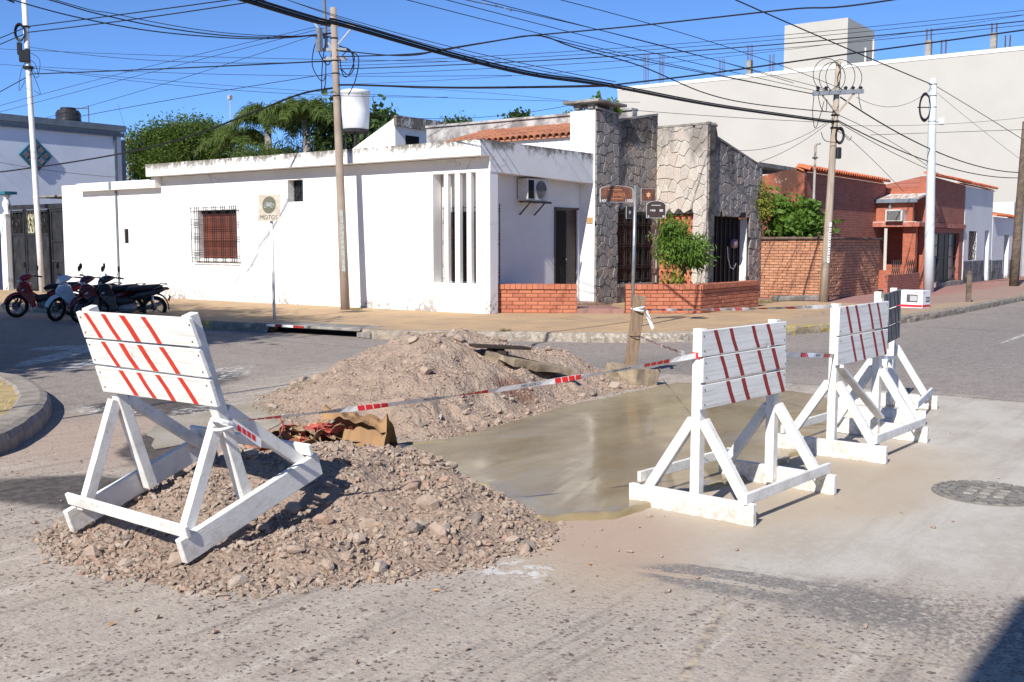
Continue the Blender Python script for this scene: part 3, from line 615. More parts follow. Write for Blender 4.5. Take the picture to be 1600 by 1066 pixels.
def heap(label, outline, peaks, base, ew, res, seed, nbig, nsmall, big, small, cat, amp):
    poly = [(q.x, q.y) for q in catmull(outline + outline[:1], .12)[:-1]]
    poly = [(x + mnoise.noise(Vector((x*4, y*4, seed)))*.07, y + mnoise.noise(Vector((x*4, y*4, seed+9)))*.07) for x, y in poly]
    xs = [q[0] for q in poly]; ys = [q[1] for q in poly]
    gx = np.arange(min(xs)-.1, max(xs)+.1, res); gy = np.arange(min(ys)-.1, max(ys)+.1, res)
    def height(P):
        d = pdist(P, poly); e = np.clip(d/ew, 0, 1); e = e*e*(3-2*e)
        h = np.full(len(P), base)
        for x, y, s, a in peaks: h = np.maximum(h, base + a*np.exp(-((P[:, 0]-x)**2 + (P[:, 1]-y)**2)/(2*s*s))) if False else h + a*np.exp(-((P[:, 0]-x)**2+(P[:, 1]-y)**2)/(2*s*s))
        nz = np.array([mnoise.fractal(Vector((x*2.2, y*2.2, seed)), .8, 2.1, 6) for x, y in P])
        return np.where(d > 0, h*e + nz*amp*np.clip(d/.25, 0, 1) + .004, -.03)
    G = np.array([(x, y) for y in gy for x in gx]); H = height(G); nx = len(gx)
    keep = H > -.02; vs = [(x, y, z) for (x, y), z in zip(G, H)]; fs = []
    for j in range(len(gy)-1):
        for i in range(nx-1):
            q = (j*nx+i, j*nx+i+1, (j+1)*nx+i+1, (j+1)*nx+i)
            if any(keep[a] for a in q): fs.append(q)
    used = sorted({a for f in fs for a in f}); mp = {a: i for i, a in enumerate(used)}
    me = bpy.data.meshes.new('heap'); me.from_pydata([vs[a] for a in used], [], [tuple(mp[a] for a in f) for f in fs])
    root = link('rubble_heap', me, M['soil']); tag(root, label, cat)
    rs = np.random.RandomState(seed)
    def pts(n, lo):
        out = []
        while len(out) < n:
            P = np.column_stack([rs.uniform(min(xs)-.15, max(xs)+.15, 4000), rs.uniform(min(ys)-.15, max(ys)+.15, 4000)]); d = pdist(P, poly)
            w_ = np.clip((d+lo)/lo, 0, 1)*np.where(d < .25, 1, .75); P = P[rs.uniform(0, 1, len(P)) < w_*np.array([.22+1.0*min(1, max(0, mnoise.fractal(Vector((x*2.6, y*2.6, seed+3)), .7, 2, 4)*1.3+.42)) for x, y in P])]
            out += [tuple(q) for q in P]
        return out[:n]
    B = pts(nbig, .05); hB = height(np.array(B))
    for i, ((x, y), z) in enumerate(zip(B, hB)):
        s = big[0]*(big[1]/big[0])**(rs.uniform()**2.6); o = bpy.data.objects.new('stone', ROCKS[rs.randint(len(ROCKS))]); COL.objects.link(o)
        o.location = (x, y, max(z, 0)+s*.28); o.scale = (s, s*rs.uniform(.7, 1), s*rs.uniform(.65, 1)); o.rotation_euler = (rs.uniform(-.5, .5), rs.uniform(-.5, .5), rs.uniform(0, 6.28)); o.parent = root
    Sm = pts(nsmall, .10); hS = height(np.array(Sm)); V = []; F_ = []; b = 0
    tv = [(np.array([v.co[:] for v in m.vertices]), [tuple(q.vertices) for q in m.polygons]) for m in PEB]
    for (x, y), z in zip(Sm, hS):
        v, f = tv[rs.randint(len(tv))]; s = small[0]*(small[1]/small[0])**(rs.uniform()**2.2); a = rs.uniform(0, 6.28); c_, s_ = math.cos(a), math.sin(a)
        tl = rs.uniform(-.7, .7); vv = v*s*np.array([1, rs.uniform(.6, 1), rs.uniform(.6, 1)])
        vv = np.column_stack([vv[:, 0]*math.cos(tl)-vv[:, 2]*math.sin(tl), vv[:, 1], vv[:, 0]*math.sin(tl)+vv[:, 2]*math.cos(tl)])
        V.append(np.column_stack([vv[:, 0]*c_-vv[:, 1]*s_+x, vv[:, 0]*s_+vv[:, 1]*c_+y, vv[:, 2]+max(z, 0)+s*.2])); F_ += [tuple(k+b for k in q) for q in f]; b += len(v)
    me = bpy.data.meshes.new('bits'); me.from_pydata(np.vstack(V).tolist(), [], F_); o = link('rubble_bits', me, M['rock_i'], root, True); kind(o, 'stuff')
    return root, height
h1, hf1 = heap('large pinkish heap of dug up soil topped by a dark plank',
    [(6.25, 6.95), (6.2, 6.2), (6.25, 5.72), (6.65, 5.42), (7.2, 5.42), (7.8, 5.5), (8.8, 5.68), (9.6, 5.72), (10.25, 5.68), (10.7, 6.05), (11.1, 6.7), (10.95, 7.6), (10.5, 8.6), (9.8, 9.3), (8.8, 9.3), (7.9, 8.9), (7.1, 8.5), (6.6, 7.8)],
    [(9.0, 7.55, .75, .42), (8.0, 6.9, .7, .22), (10.0, 6.9, .6, .10), (7.2, 6.5, .5, .12)], .12, .75, .04, 5, 240, 12000, (.022, .09), (.005, .024), 'rubble heap', .085)
h2, hf2 = heap('low front heap of brown rubble under the tilted barrier',
    [(2.98, 5.3), (2.82, 4.9), (2.80, 4.45), (2.92, 4.0), (3.1, 3.7), (3.4, 3.45), (3.85, 3.2), (4.3, 3.08), (4.7, 3.15), (5.0, 3.45), (5.2, 3.8), (5.5, 4.35), (5.72, 5.0), (5.72, 5.5), (5.5, 5.95), (5.1, 6.1), (4.6, 6.2), (4.1, 6.0), (3.7, 5.75), (3.3, 5.6)],
    [(4.3, 4.8, .42, .19), (3.8, 4.95, .30, .11), (5.0, 4.6, .45, .13), (4.3, 5.5, .35, .08), (4.6, 3.8, .4, .03)], .055, .38, .025, 23, 300, 20000, (.022, .075), (.005, .030), 'rubble heap', .065)
h2.name = 'rubble_heap.001'
def single_rock(x, y, z, s, label, seed=1, rot=0, sc=(1, 1, 1), mat='rock'):
    me = rock_mesh(seed, 16, .85); o = link('boulder' if s > .1 else 'loose_stone', me, M[mat]); o.location = (x, y, z); o.scale = tuple(s*k for k in sc); o.rotation_euler = (.2, .1, rot)
    return tag(o, label, 'rock')
q = at(598, 722, gz(605, 735).dot(HF)); single_rock(q.x, q.y, q.z, .072, 'round brown stone on the ridge of the front heap beside the paper bags', 31)
q = px(300, 735, 4.05); single_rock(4.0, 5.28, .30, .10, 'brown clod standing on the heap behind the tilted barrier legs', 32, .4, (1, .8, 1.2))
q = px(868, 772, 0) if False else gz(806, 826); single_rock(q.x, q.y, .03, .06, 'ochre stone at the tip of the front heap next to the cement edge', 33)
# concrete slabs and plank on the large heap
def onheap(x, y, hf, dz):
    best = None
    for D in np.arange(10.0, 15.5, .05):
        q = at(x, y, D); e = q.z - float(hf(np.array([[q.x, q.y]]))[0]) - dz
        if e <= 0: return q
        if best is None or e < best[0]: best = (e, q)
    return best[1]
c = onheap(826, 568, hf1, .03)
def slab_chunk(name, label, cat, c, size, rot, mat, seed, jag=.03):
    bm = bmesh.new(); bmesh.ops.create_cube(bm, size=1); bmesh.ops.subdivide_edges(bm, edges=bm.edges, cuts=5, use_grid_fill=True)
    for v in bm.verts:
        v.co = Vector((v.co.x*size[0], v.co.y*size[1], v.co.z*size[2])); n_ = mnoise.noise_vector(v.co*7 + Vector((seed, 0, 0))); edge = max(abs(v.co.x)/size[0], abs(v.co.y)/size[1])*2
        v.co += n_*jag*(1 if edge > .8 else .25)
    me = bpy.data.meshes.new(name); bm.to_mesh(me); bm.free(); o = link(name, me, M[mat]); o.location = c; o.rotation_euler = rot; return tag(o, label, cat)
M['slabc'] = simple('broken_paving_concrete', (.38, .30, .21), (.24, .195, .145), 6, .95, .1, bump=.8, bscale=25, dirt=.5)
slab_chunk('concrete_slab', 'broken slab of ochre concrete lying tilted on the right flank of the large heap', 'concrete slab', c, (.85, .42, .07), (.08, .22, -.45), 'slabc', 3, .045)
c = onheap(775, 556, hf1, .04); slab_chunk('concrete_chunk', 'grey concrete chunk under the dark plank on the large heap', 'concrete chunk', c, (.24, .2, .12), (.3, -.3, .6), 'slabc', 8, .05)
a = onheap(738, 540, hf1, .10); b = at(824, 544, a.dot(HF)+.25)
mb = MB(); mb.beam(a, b, .2, .03); tag(mb.build('plank', M['darkwood'], bevel=.004), 'dark wet plank lying across the top of the large heap', 'plank')
mb = MB(); mb.beam(at(793, 552, a.dot(HF)), at(770, 548, a.dot(HF)+.1), .05, .03); tag(mb.build('plank_offcut', M['darkwood']), 'short dark stick propping up the plank on the large heap', 'stick')
# kraft cement bags: crumpled sheets of stiff paper
def paper(label, c, L, W, H, rz, seed, mat, arch=0, tilt=0, amp=.10, vc=0):
    n, m = 36, 30; vs = []; rs_ = random.Random(seed); folds = []
    for _ in range(7): a_ = rs_.uniform(0, 3.14); folds.append((math.cos(a_), math.sin(a_), rs_.uniform(.09, .30), rs_.random(), rs_.uniform(.012, .045)))
    for i in range(n+1):
        for j in range(m+1):
            u = i/n-.5; v = vc + (.5-vc)*j/m if vc else j/m-.5; q = Vector((u*L*5.5+seed*3.7, v*W*5.5, seed)); r1 = abs(mnoise.noise(q)); r2 = abs(mnoise.noise(q*2.1+Vector((9, 2, 0)))); w_ = mnoise.noise_vector(q*.7)
            z = H*max(0, 1-(2.0*abs(v))**2.2)*(.55+.45*math.cos(u*2.4)) if not arch else H*math.cos(min(1.45, abs(v)*3.0))*(1-.25*(u+.5)*arch)
            z += (.32-r1)*amp*.9
            for dx_, dy_, wl_, ph_, am_ in folds: z += am_*(abs(((u*L*dx_+v*W*dy_+w_.x*.05)/wl_+ph_) % 1-.5)*2-.5)*amp*10
            edge = max(abs(u), abs(v))*2; z += max(0, edge-.85)*w_.z*.5
            vs.append(Vector((u*L+w_.x*.07, v*W*(1-.35*H/W)+w_.y*.07, max(z, -.01+.02*abs(w_.x)))))
    fs = [(i*(m+1)+j, (i+1)*(m+1)+j, (i+1)*(m+1)+j+1, i*(m+1)+j+1) for i in range(n) for j in range(m)]
    mb = MB(); mb.add(vs, fs); o = mb.build('paper_bag', M[mat]); o.location = c; o.rotation_euler = (0, tilt, rz); tag(o, label, 'paper bag', 'crumpled cement bags')
    o.modifiers.new('thick', 'SOLIDIFY').thickness = .003; return o
# ================================================================ BUILDINGS
M['porch_w'] = plaster('clean_white_paint', (.82, .81, .79), .15, 9, dirt=.3, crack=False)
# ---- white corner house
WH = thing('white_house', 'white rendered corner house with deep fascia, fins and stone facing behind the wet cement', 'house', (17.2, 13.2, .15))
mb = MB()
wall_grid(mb, 'x', 17.2, .27, 13.2, 24.55, .1, 3.40, [(21.27, 22.80, 1.24, 2.48), (18.81, 19.35, 2.62, 3.14), (13.57, 14.75, .77, 3.10)])
wall_grid(mb, 'x', 17.2, .27, 24.55, 29.22, .1, 3.33, [(25.93, 26.13, 1.63, 2.03)])
mb.build('wall', M['white'], WH)
mb = MB(); mb.bx(16.88, 17.197, 13.19, 24.57, 3.41, 3.73); fo = mb.build('fascia', M['fascia'], WH)
mb = MB(); mb.bx(17.0, 17.197, 24.35, 28.1, 3.12, 3.34); mb.bx(17.02, 17.197, 24.36, 24.54, 3.342, 3.408); mb.build('lower_fascia', M['fascia'], WH)
mb = MB(); mb.prism([(17.199, 13.19, 3.10), (21.215, 13.19, 3.04), (21.215, 13.19, 3.74), (17.199, 13.19, 3.735)], (0, .26, 0)); mb.build('porch_beam', M['fascia'], WH)
for ya, yb in ((14.34, 14.45), (14.02, 14.15), (13.71, 13.83)):
    mb = MB(); mb.bx(17.215, 17.315, ya, yb, .77, 3.10); mb.build('fin', M['white'], WH)
# recess behind the fins, porch back wall, ceiling
mb = MB(); mb.bx(17.475, 18.35, 14.78, 14.9, .15, 3.39); wall_grid(mb, 'x', 17.53, .12, 13.56, 14.775, .15, 3.39, [(13.62, 14.70, .8, 2.30)])
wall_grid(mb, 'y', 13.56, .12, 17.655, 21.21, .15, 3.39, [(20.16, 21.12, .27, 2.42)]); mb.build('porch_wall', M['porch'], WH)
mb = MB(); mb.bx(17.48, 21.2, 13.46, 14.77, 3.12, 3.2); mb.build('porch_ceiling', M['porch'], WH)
wi = MB(); wi.bx(17.60, 17.63, 13.62, 14.70, .8, 2.30); wp = wi.build('window', M['dark_shutter'], WH)
sl_ = MB()
for k in range(21): sl_.bx(17.58, 17.60, 13.63, 14.69, .82+k*.07, .865+k*.07)
sl_.build('slats', M['dark_shutter'], wp)
g = MB()
for yy in np.linspace(13.6, 14.68, 9): g.bx(17.47, 17.482, yy-.006, yy+.006, .78, 2.42)
for zz in (.86, 1.12, 1.17, 1.62, 1.67, 2.05, 2.1, 2.38): g.bx(17.466, 17.478, 13.58, 14.72, zz-.006, zz+.006)
for xx in (17.66, 17.80): g.bx(xx, xx+.016, 13.40, 13.416, .78, 2.46)
for zz in (1.0, 1.06, 1.12, 1.7, 1.76, 1.82, 2.3): g.bx(17.62, 17.82, 13.40, 13.41, zz-.006, zz+.006)
for zz in (.9, 1.6, 2.35): g.bx(17.8, 17.81, 13.40, 13.56, zz, zz+.015)
g.build('grille', M['black'], wp)
# barred shutter window
wi = MB(); wi.bx(17.36, 17.40, 21.27, 22.80, 1.24, 2.48); w1 = wi.build('window', M['shutter'], WH)
for k in range(20):
    s_ = MB(); s_.bx(17.335, 17.36, 21.29, 22.78, 1.25+k*.057, 1.25+k*.057+.048); s_.build('slat', M['shutter'], w1)
s_ = MB(); s_.bx(17.30, 17.355, 21.275, 22.795, 2.395, 2.475); s_.build('shutter_box', M['dark'], w1)
g = MB()
for gc in np.linspace(21.33, 22.74, 5):
    for dy in (-.075, 0, .075): g.bx(17.095, 17.107, gc+dy-.007, gc+dy+.007, 1.12, 2.58)
for yy in (21.17, 22.98): g.bx(17.095, 17.107, yy-.008, yy+.008, 1.12, 2.58)
for zz in (1.16, 1.33, 1.39, 1.45, 1.75, 1.81, 1.87, 2.12, 2.18, 2.24, 2.54): g.bx(17.083, 17.095, 21.15 if zz not in (1.33, 1.45) else 21.3, 23.0, zz-.006, zz+.006)
for yy in (21.17, 22.98):
    for zz in (1.25, 2.45): g.bx(17.1, 17.2, yy-.008, yy+.008, zz-.008, zz+.008)
g.build('grille', M['black'], w1)
s_ = MB(); s_.bx(17.15, 17.2, 21.12, 22.9, 1.155, 1.235); s_.build('sill', M['white'], w1)
wi = MB(); wi.bx(17.41, 17.43, 18.81, 19.35, 2.62, 3.14); w2 = wi.build('window', M['glass'], WH)
g = MB()
for yy in np.linspace(18.84, 19.32, 6): g.bx(17.395, 17.405, yy-.008, yy+.008, 2.62, 3.14)
for zz in np.linspace(2.68, 3.08, 5): g.bx(17.385, 17.395, 18.81, 19.35, zz-.006, zz+.006)
g.build('grille', M['black'], w2)
wi = MB(); wi.bx(17.225, 17.245, 25.93, 26.13, 1.63, 2.03); wi.build('meter_niche', M['dark'], WH)
mb = MB(); mb.tube([(17.165, 26.42, .2), (17.165, 26.42, 3.11)], .028, 8); mb.build('downpipe_or_shadow_line', M['gutter'], WH)  # grey tube stands in for a thin cast shadow on the wall
mb = MB(); mb.bx(16.99, 17.0, 26.38, 26.5, 3.13, 3.335); mb.build('fascia_shadow_strip', M['gutter'], WH)  # grey strip continues that cast shadow across the lower fascia
# door
d_ = MB(); d_.bx(20.16, 21.12, 13.60, 13.64, .27, 2.42); dr_ = d_.build('door', M['wood_door'], WH)
mb = MB(); mb.bx(20.17, 20.62, 13.575, 13.597, .3, 2.38); mb.build('door_leaf', M['dark'], dr_)
mb = MB()
for k in range(26): mb.bx(20.66, 21.06, 13.585, 13.598, .36+k*.077, .41+k*.077)
mb.build('louvres', M['wood_door'], dr_)
mb = MB(); mb.bx(20.13, 21.15, 13.54, 13.548, 2.42, 2.46); mb.bx(20.10, 20.158, 13.54, 13.548, .27, 2.46); mb.build('door_frame', M['wood_door'], dr_)
mb = MB(); mb.tube([(20.6, 13.56, 1.25), (20.6, 13.54, 1.25)], .03, 8); mb.build('handle', M['galv'], dr_)
mb = MB(); mb.bx(21.2, 21.216, 13.2, 13.36, 2.1, 2.24); hn = mb.build('house_number_plaque', simple('ochre_ceramic_plaque', (.42, .22, .08), (.5, .33, .16), 25, .5), WH)
# porch floor
mb = MB(); mb.prism([(17.75, 13.5, .1), (18.60, 12.0, .1), (18.535, 11.90, .1), (19.08, 11.07, .1), (20.3, 12.2, .1), (21.22, 13.1, .1), (21.22, 13.54, .1), (18.1, 13.54, .1), (17.75, 13.54, .1)], (0, 0, .14)); mb.build('porch_floor', simple('red_porch_tiles', (.33, .18, .15), (.27, .15, .125), 4, .6, .3), WH, bevel=.01)
# roof slab and back volume
mb = MB(); mb.bx(17.2, 27.5, 14.9, 24.54, 3.405, 3.56); mb.bx(17.2, 22.0, 13.46, 14.89, 3.405, 3.56); mb.bx(19.0, 27.5, 24.55, 29.0, 3.2, 3.5); mb.bx(17.47, 19, 24.6, 29.2, 3.0, 3.3); mb.build('roof_slab', M['concrete'], WH)
mb = MB(); mb.bx(26.9, 27.4, 12.5, 29, .1, 3.19); mb.bx(17.5, 27.4, 28.8, 29.19, .1, 3.19); mb.build('back_wall', M['white'], WH)
# stair housing on the roof
sh_ = MB(); sh_.prism([(24.72, 24.9, 3.5), (24.72, 22.75, 3.5), (24.72, 22.75, 5.6), (24.72, 24.9, 4.6)], (2.6, 0, 0)); sh_.prism([(24.72, 24.9, 3.5), (24.72, 24.9, 4.6), (24.72, 26.3, 3.9), (24.72, 26.3, 3.5)], (2.0, 0, 0))
sh = sh_.build('stair_housing', plaster('stair_housing_white', (.80, .79, .77), 2, 5.6, crack=False, top=.5), WH)
mb = MB(); mb.bx(24.66, 27.4, 22.63, 22.745, 5.32, 5.66); mb.build('housing_fascia', M['fascia'], sh)
mb = MB(); mb.bx(25.2, 25.85, 22.735, 22.748, 4.7, 5.08); mb.build('housing_window', M['dark'], sh)
# tiled roof behind the fascia
mb = MB(); mb.bx(22.0, 22.2, 14.02, 18.6, 3.4, 4.27); mb.bx(21.9, 22.2, 14.0, 14.3, 4.0, 4.5); mb.build('upper_wall', M['porch_w'], WH)
mb = MB(); mb.bx(23.75, 24.0, 13.6, 20.6, 3.4, 5.04); mb.bx(23.70, 24.05, 13.6, 20.6, 5.04, 5.10); mb.build('roof_parapet', simple('stained_parapet', (.50, .48, .46), (.20, .19, .185), 2.2, .9, .2, dirt=.8, dirtc=(.10, .10, .095)), WH)
mb = MB(); mb.prism([(21.9, 14.0, 4.255), (21.9, 18.6, 4.255), (23.74, 18.6, 4.72), (23.74, 14.0, 4.72)], (0, 0, .035)); rt = mb.build('tiled_roof', M['rtile'], WH)
def tile_mesh(L, r0, r1, n=6):
    vs = []
    for x, r in ((0, r0), (L, r1)):
        for rr in (r, r-.014):
            for j in range(n+1): a = math.pi*j/n; vs.append((x, rr*math.cos(a), rr*math.sin(a)))
    k = n+1; fs = []
    for j in range(n):
        fs += [(j, j+1, 2*k+j+1, 2*k+j), (k+j+1, k+j, 3*k+j, 3*k+j+1), (j+1, j, k+j, k+j+1), (2*k+j, 2*k+j+1, 3*k+j+1, 3*k+j)]
    fs += [(0, 2*k, 3*k, k), (n, k+n, 3*k+n, 2*k+n)]
    me = bpy.data.meshes.new('tile'); me.from_pydata(vs, [], fs); return me
TM = tile_mesh(.42, .095, .08); TM.materials.append(M['rtile'])
rs = np.random.RandomState(5); slope = math.atan2(.465, 1.84)
rows = 5; cols = 23; cnt = 0
for j in range(rows):
    for i in range(cols):
        o = link('roof_tile', TM, None, rt); u = -.06 + j*.385
        o.location = (21.9+u*math.cos(slope), 14.1+i*.191+rs.uniform(-.01, .01), 4.30+u*math.sin(slope)+rs.uniform(0, .012)); o.rotation_euler = (rs.uniform(-.05, .05), -slope, rs.uniform(-.03, .03))
# stone facing: pier, grey wall, pale return, garage front
def clip(poly, a, b):                # keep the side left of a->b
    out = []; n = len(poly)
    for i in range(n):
        p, q = poly[i], poly[(i+1) % n]
        sp = (b[0]-a[0])*(p[1]-a[1]) - (b[1]-a[1])*(p[0]-a[0]); sq = (b[0]-a[0])*(q[1]-a[1]) - (b[1]-a[1])*(q[0]-a[0])
        if sp >= 0: out.append(p)
        if (sp >= 0) != (sq >= 0): t_ = sp/(sp-sq); out.append((p[0]+(q[0]-p[0])*t_, p[1]+(q[1]-p[1])*t_))
    return out
STN = 0
def flagstones(parent, poly, to3, nrm_, cell, mat, seed, holes=(), sx=1.0, gap=.011, depth=.03):
    global STN
    rs = np.random.RandomState(seed); xs = [p[0] for p in poly]; ys = [p[1] for p in poly]; pts = []
    nx = int((max(xs)-min(xs))/(cell*sx))+2; ny = int((max(ys)-min(ys))/cell)+2
    for i in range(-1, nx+1):
        for j in range(-1, ny+1):
            pts.append((min(xs)+(i+.5+(j % 2)*.5+rs.uniform(-.42, .42))*cell*sx, min(ys)+(j+.5+rs.uniform(-.42, .42))*cell))
    extra = [p for p in pts if rs.uniform() < .18]
    pts += [(p[0]+rs.uniform(-.3, .3)*cell, p[1]+rs.uniform(-.3, .3)*cell) for p in extra]
    P = np.array(pts)
    for c in pts:
        if any(h[0] < c[0] < h[1] and h[2] < c[1] < h[3] for h in holes): continue
        cl = list(poly); d2 = ((P-np.array(c))**2).sum(1)
        for k in np.argsort(d2)[1:18]:
            q = P[k]; m = ((c[0]+q[0])/2, (c[1]+q[1])/2); d = (q[0]-c[0], q[1]-c[1])
            cl = clip(cl, m, (m[0]-d[1], m[1]+d[0]))
            if len(cl) < 3: break
        if len(cl) < 3: continue
        for h in holes:
            if max(p[0] for p in cl) <= h[0] or min(p[0] for p in cl) >= h[1] or max(p[1] for p in cl) <= h[2] or min(p[1] for p in cl) >= h[3]: continue
            s4 = [(h[0]-c[0], ((h[0], 1), (h[0], 0)) and ((h[0], 0), (h[0], 1))), (c[0]-h[1], ((h[1], 1), (h[1], 0))), (h[2]-c[1], ((1, h[2]), (0, h[2]))), (c[1]-h[3], ((0, h[3]), (1, h[3])))]
            s4.sort(key=lambda s_: -s_[0]); cl = clip(cl, *s4[0][1])
        if len(cl) < 3: continue
        A = abs(sum(cl[i][0]*cl[(i+1) % len(cl)][1]-cl[(i+1) % len(cl)][0]*cl[i][1] for i in range(len(cl))))/2
        if A < .006: continue
        g0 = (sum(p[0] for p in cl)/len(cl), sum(p[1] for p in cl)/len(cl)); R_ = math.sqrt(A)
        def ins(d, z):
            out = []
            for p in cl:
                v = (p[0]-g0[0], p[1]-g0[1]); l = math.hypot(*v)+1e-6; f = max(.25, 1-d/l*1.15)
                out.append(to3(g0[0]+v[0]*f, g0[1]+v[1]*f) + nrm_*z)
            return out
        dz = depth*rs.uniform(.7, 1.3); n = len(cl); vs = ins(gap*.6, 0) + ins(gap*.75, dz*.75) + ins(gap+.009, dz)
        fs = [(i, (i+1) % n, n+(i+1) % n, n+i) for i in range(n)] + [(n+i, n+(i+1) % n, 2*n+(i+1) % n, 2*n+i) for i in range(n)] + [tuple(range(2*n, 3*n))]
        if (vs[1]-vs[0]).cross(vs[2]-vs[0]).dot(nrm_) < 0: fs = [f[::-1] for f in fs]
        mb = MB(); mb.add(vs, fs); mb.build('flagstone', M[mat], parent); STN += 1
SH = WH
def stone_wall(name, org, ud, poly, holes, th, mat, cell, seed, sx=1):
    """poly in (u, z); body = dark mortar slab behind the stones"""
    ud = Vector(ud).normalized(); nn = Vector((ud.y, -ud.x, 0)); org = Vector(org)
    to3 = lambda u, z: org + ud*u + Vector((0, 0, z))
    zt = min(p[1] for p in poly if p[1] > 2); us = [p[0] for p in poly]
    mb = MB(); g = MB(); wall_grid(g, 'y', 0, th, min(us), max(us), min(p[1] for p in poly), zt, holes)
    mb.add([to3(v[0], v[2]) - nn*v[1] for v in g.v], g.f)
    top = [p for p in poly if p[1] >= zt-1e-6]
    if max(p[1] for p in top) > zt+.01:
        lo = [(min(us), zt), (max(us), zt)]; tp = sorted([p for p in poly if p[1] > 2], key=lambda p: -p[0])
        pp = [to3(*lo[0]), to3(*lo[1])] + [to3(*p) for p in tp if not (abs(p[1]-zt) < 1e-6 and p[0] in (min(us), max(us)))]
        mb.prism(pp, -nn*th)
    b = mb.build(name, M['mortar'], SH)
    tp = sorted([p for p in poly if p[1] > 2], key=lambda p: p[0]); cp_ = MB()
    for a, c in zip(tp, tp[1:]):
        if c[0]-a[0] > .05: cp_.prism([to3(a[0], a[1]+.002) + nn*.035, to3(c[0], c[1]+.002) + nn*.035, to3(c[0], c[1]+.002) - nn*(th+.01), to3(a[0], a[1]+.002) - nn*(th+.01)], (0, 0, .05))
    cp_.build('wall_coping', M['concrete'], b)
    flagstones(b, [p for p in poly], to3, nn, cell, mat, seed, holes, sx)
    return b
mb = MB(); mb.bx(21.22, 22.26, 13.15, 13.85, .1, 4.76); mb.bx(21.22, 21.5, 13.85, 14.3, .1, 3.2); mb.build('pier', M['porch_w'], WH)
stone_wall('pier_facing', (21.225, 13.14, 0), (1, 0, 0), [(0, .1), (1.03, .1), (1.03, 4.72), (0, 4.78)], [], .008, 'stone_g', .245, 2, .85)
stone_wall('grey_stone_wall', (22.275, 13.2, 0), (1, 0, 0), [(0, .1), (2.06, .1), (2.06, 4.93), (0, 4.58)], [(.02, 1.72, .66, 2.42)], .25, 'stone_g', .245, 3, .85)
pv = Vector((23.62, 11.4, 0)) - Vector((24.34, 13.18, 0)); PL = pv.length
stone_wall('pale_stone_wall', (24.34, 13.18, 0), pv, [(0, .1), (PL, .1), (PL, 4.52), (0, 4.60)], [(.03, 1.42, .5, 2.37)], .25, 'stone_p', .29, 4, .95)
stone_wall('garage_stone_wall', (23.63, 11.4, 0), (1, 0, 0), [(0, .1), (3.3, .1), (3.3, 3.66), (.46, 4.22), (.45, 4.50), (0, 4.54)], [(.27, 2.52, .1, 2.30)], .05, 'stone_g', .235, 5, .85)
mb = MB(); mb.bx(23.85, 26.2, 11.46, 11.69, 2.305, 2.4); mb.bx(23.80, 23.895, 11.46, 11.69, .1, 2.3); mb.build('garage_soffit', M['mortar'], WH)
# window of grey wall with grille
mb = MB(); mb.bx(22.29, 24.0, 13.4, 13.42, .66, 2.42); gw = mb.build('window', M['glass'], WH)
g = MB()
for c_ in np.linspace(22.4, 23.9, 6):
    for d in (-.045, .045): g.bx(c_+d-.009, c_+d+.009, 13.15, 13.165, .62, 2.42)
for xx in np.linspace(22.3, 23.99, 20): g.bx(xx-.006, xx+.006, 13.172, 13.182, .64, 2.42)
for z in (.72, 1.02, 1.08, 1.55, 1.61, 2.08, 2.14, 2.36): g.bx(22.28, 24.0, 13.135, 13.148, z-.009, z+.009)
g.build('grille', M['black'], gw)
mb = MB(); mb.bx(22.28, 24.02, 13.1, 13.2, .54, .62); mb.build('sill', M['concrete'], gw)
# terracotta screen: ring blocks
ud = pv.normalized(); nn = Vector((ud.y, -ud.x, 0)); o3 = Vector((24.34, 13.18, 0)) - nn*.08
def ring_block(c, s):
    mb = MB(); k = 14; M3 = Matrix((ud, Vector((0, 0, 1)), nn)).transposed()
    sq = []; ci = []
    for i in range(k):
        a = 2*math.pi*i/k; x, y = math.cos(a), math.sin(a); f = .5/max(abs(x), abs(y)); sq.append((x*f*s, y*f*s)); ci.append((x*s*.30, y*s*.30))
    vs = [c + M3 @ Vector((x, y, z)) for z in (0, -.08) for x, y in sq+ci]
    n = k; fs = []
    for i in range(n):
        j = (i+1) % n; fs += [(i, j, n+j, n+i), (2*n+j, 2*n+i, 3*n+i, 3*n+j), (n+i, n+j, 3*n+j, 3*n+i), (j, i, 2*n+i, 2*n+j)]
    mb.add(vs, fs); return mb
scr = MB(); scr.prism([o3-nn*.12+ud*.03+Vector((0,0,.5)), o3-nn*.12+ud*1.42+Vector((0,0,.5)), o3-nn*.12+ud*1.42+Vector((0,0,2.37)), o3-nn*.12+ud*.03+Vector((0,0,2.37))], -nn*.02); sp = scr.build('screen_window', M['dark'], WH)
for i in range(6):
    for j in range(8): ring_block(o3 + ud*(.145+i*.232) + Vector((0, 0, .62+j*.232)), .226).build('screen_block', M['terracotta'], sp)
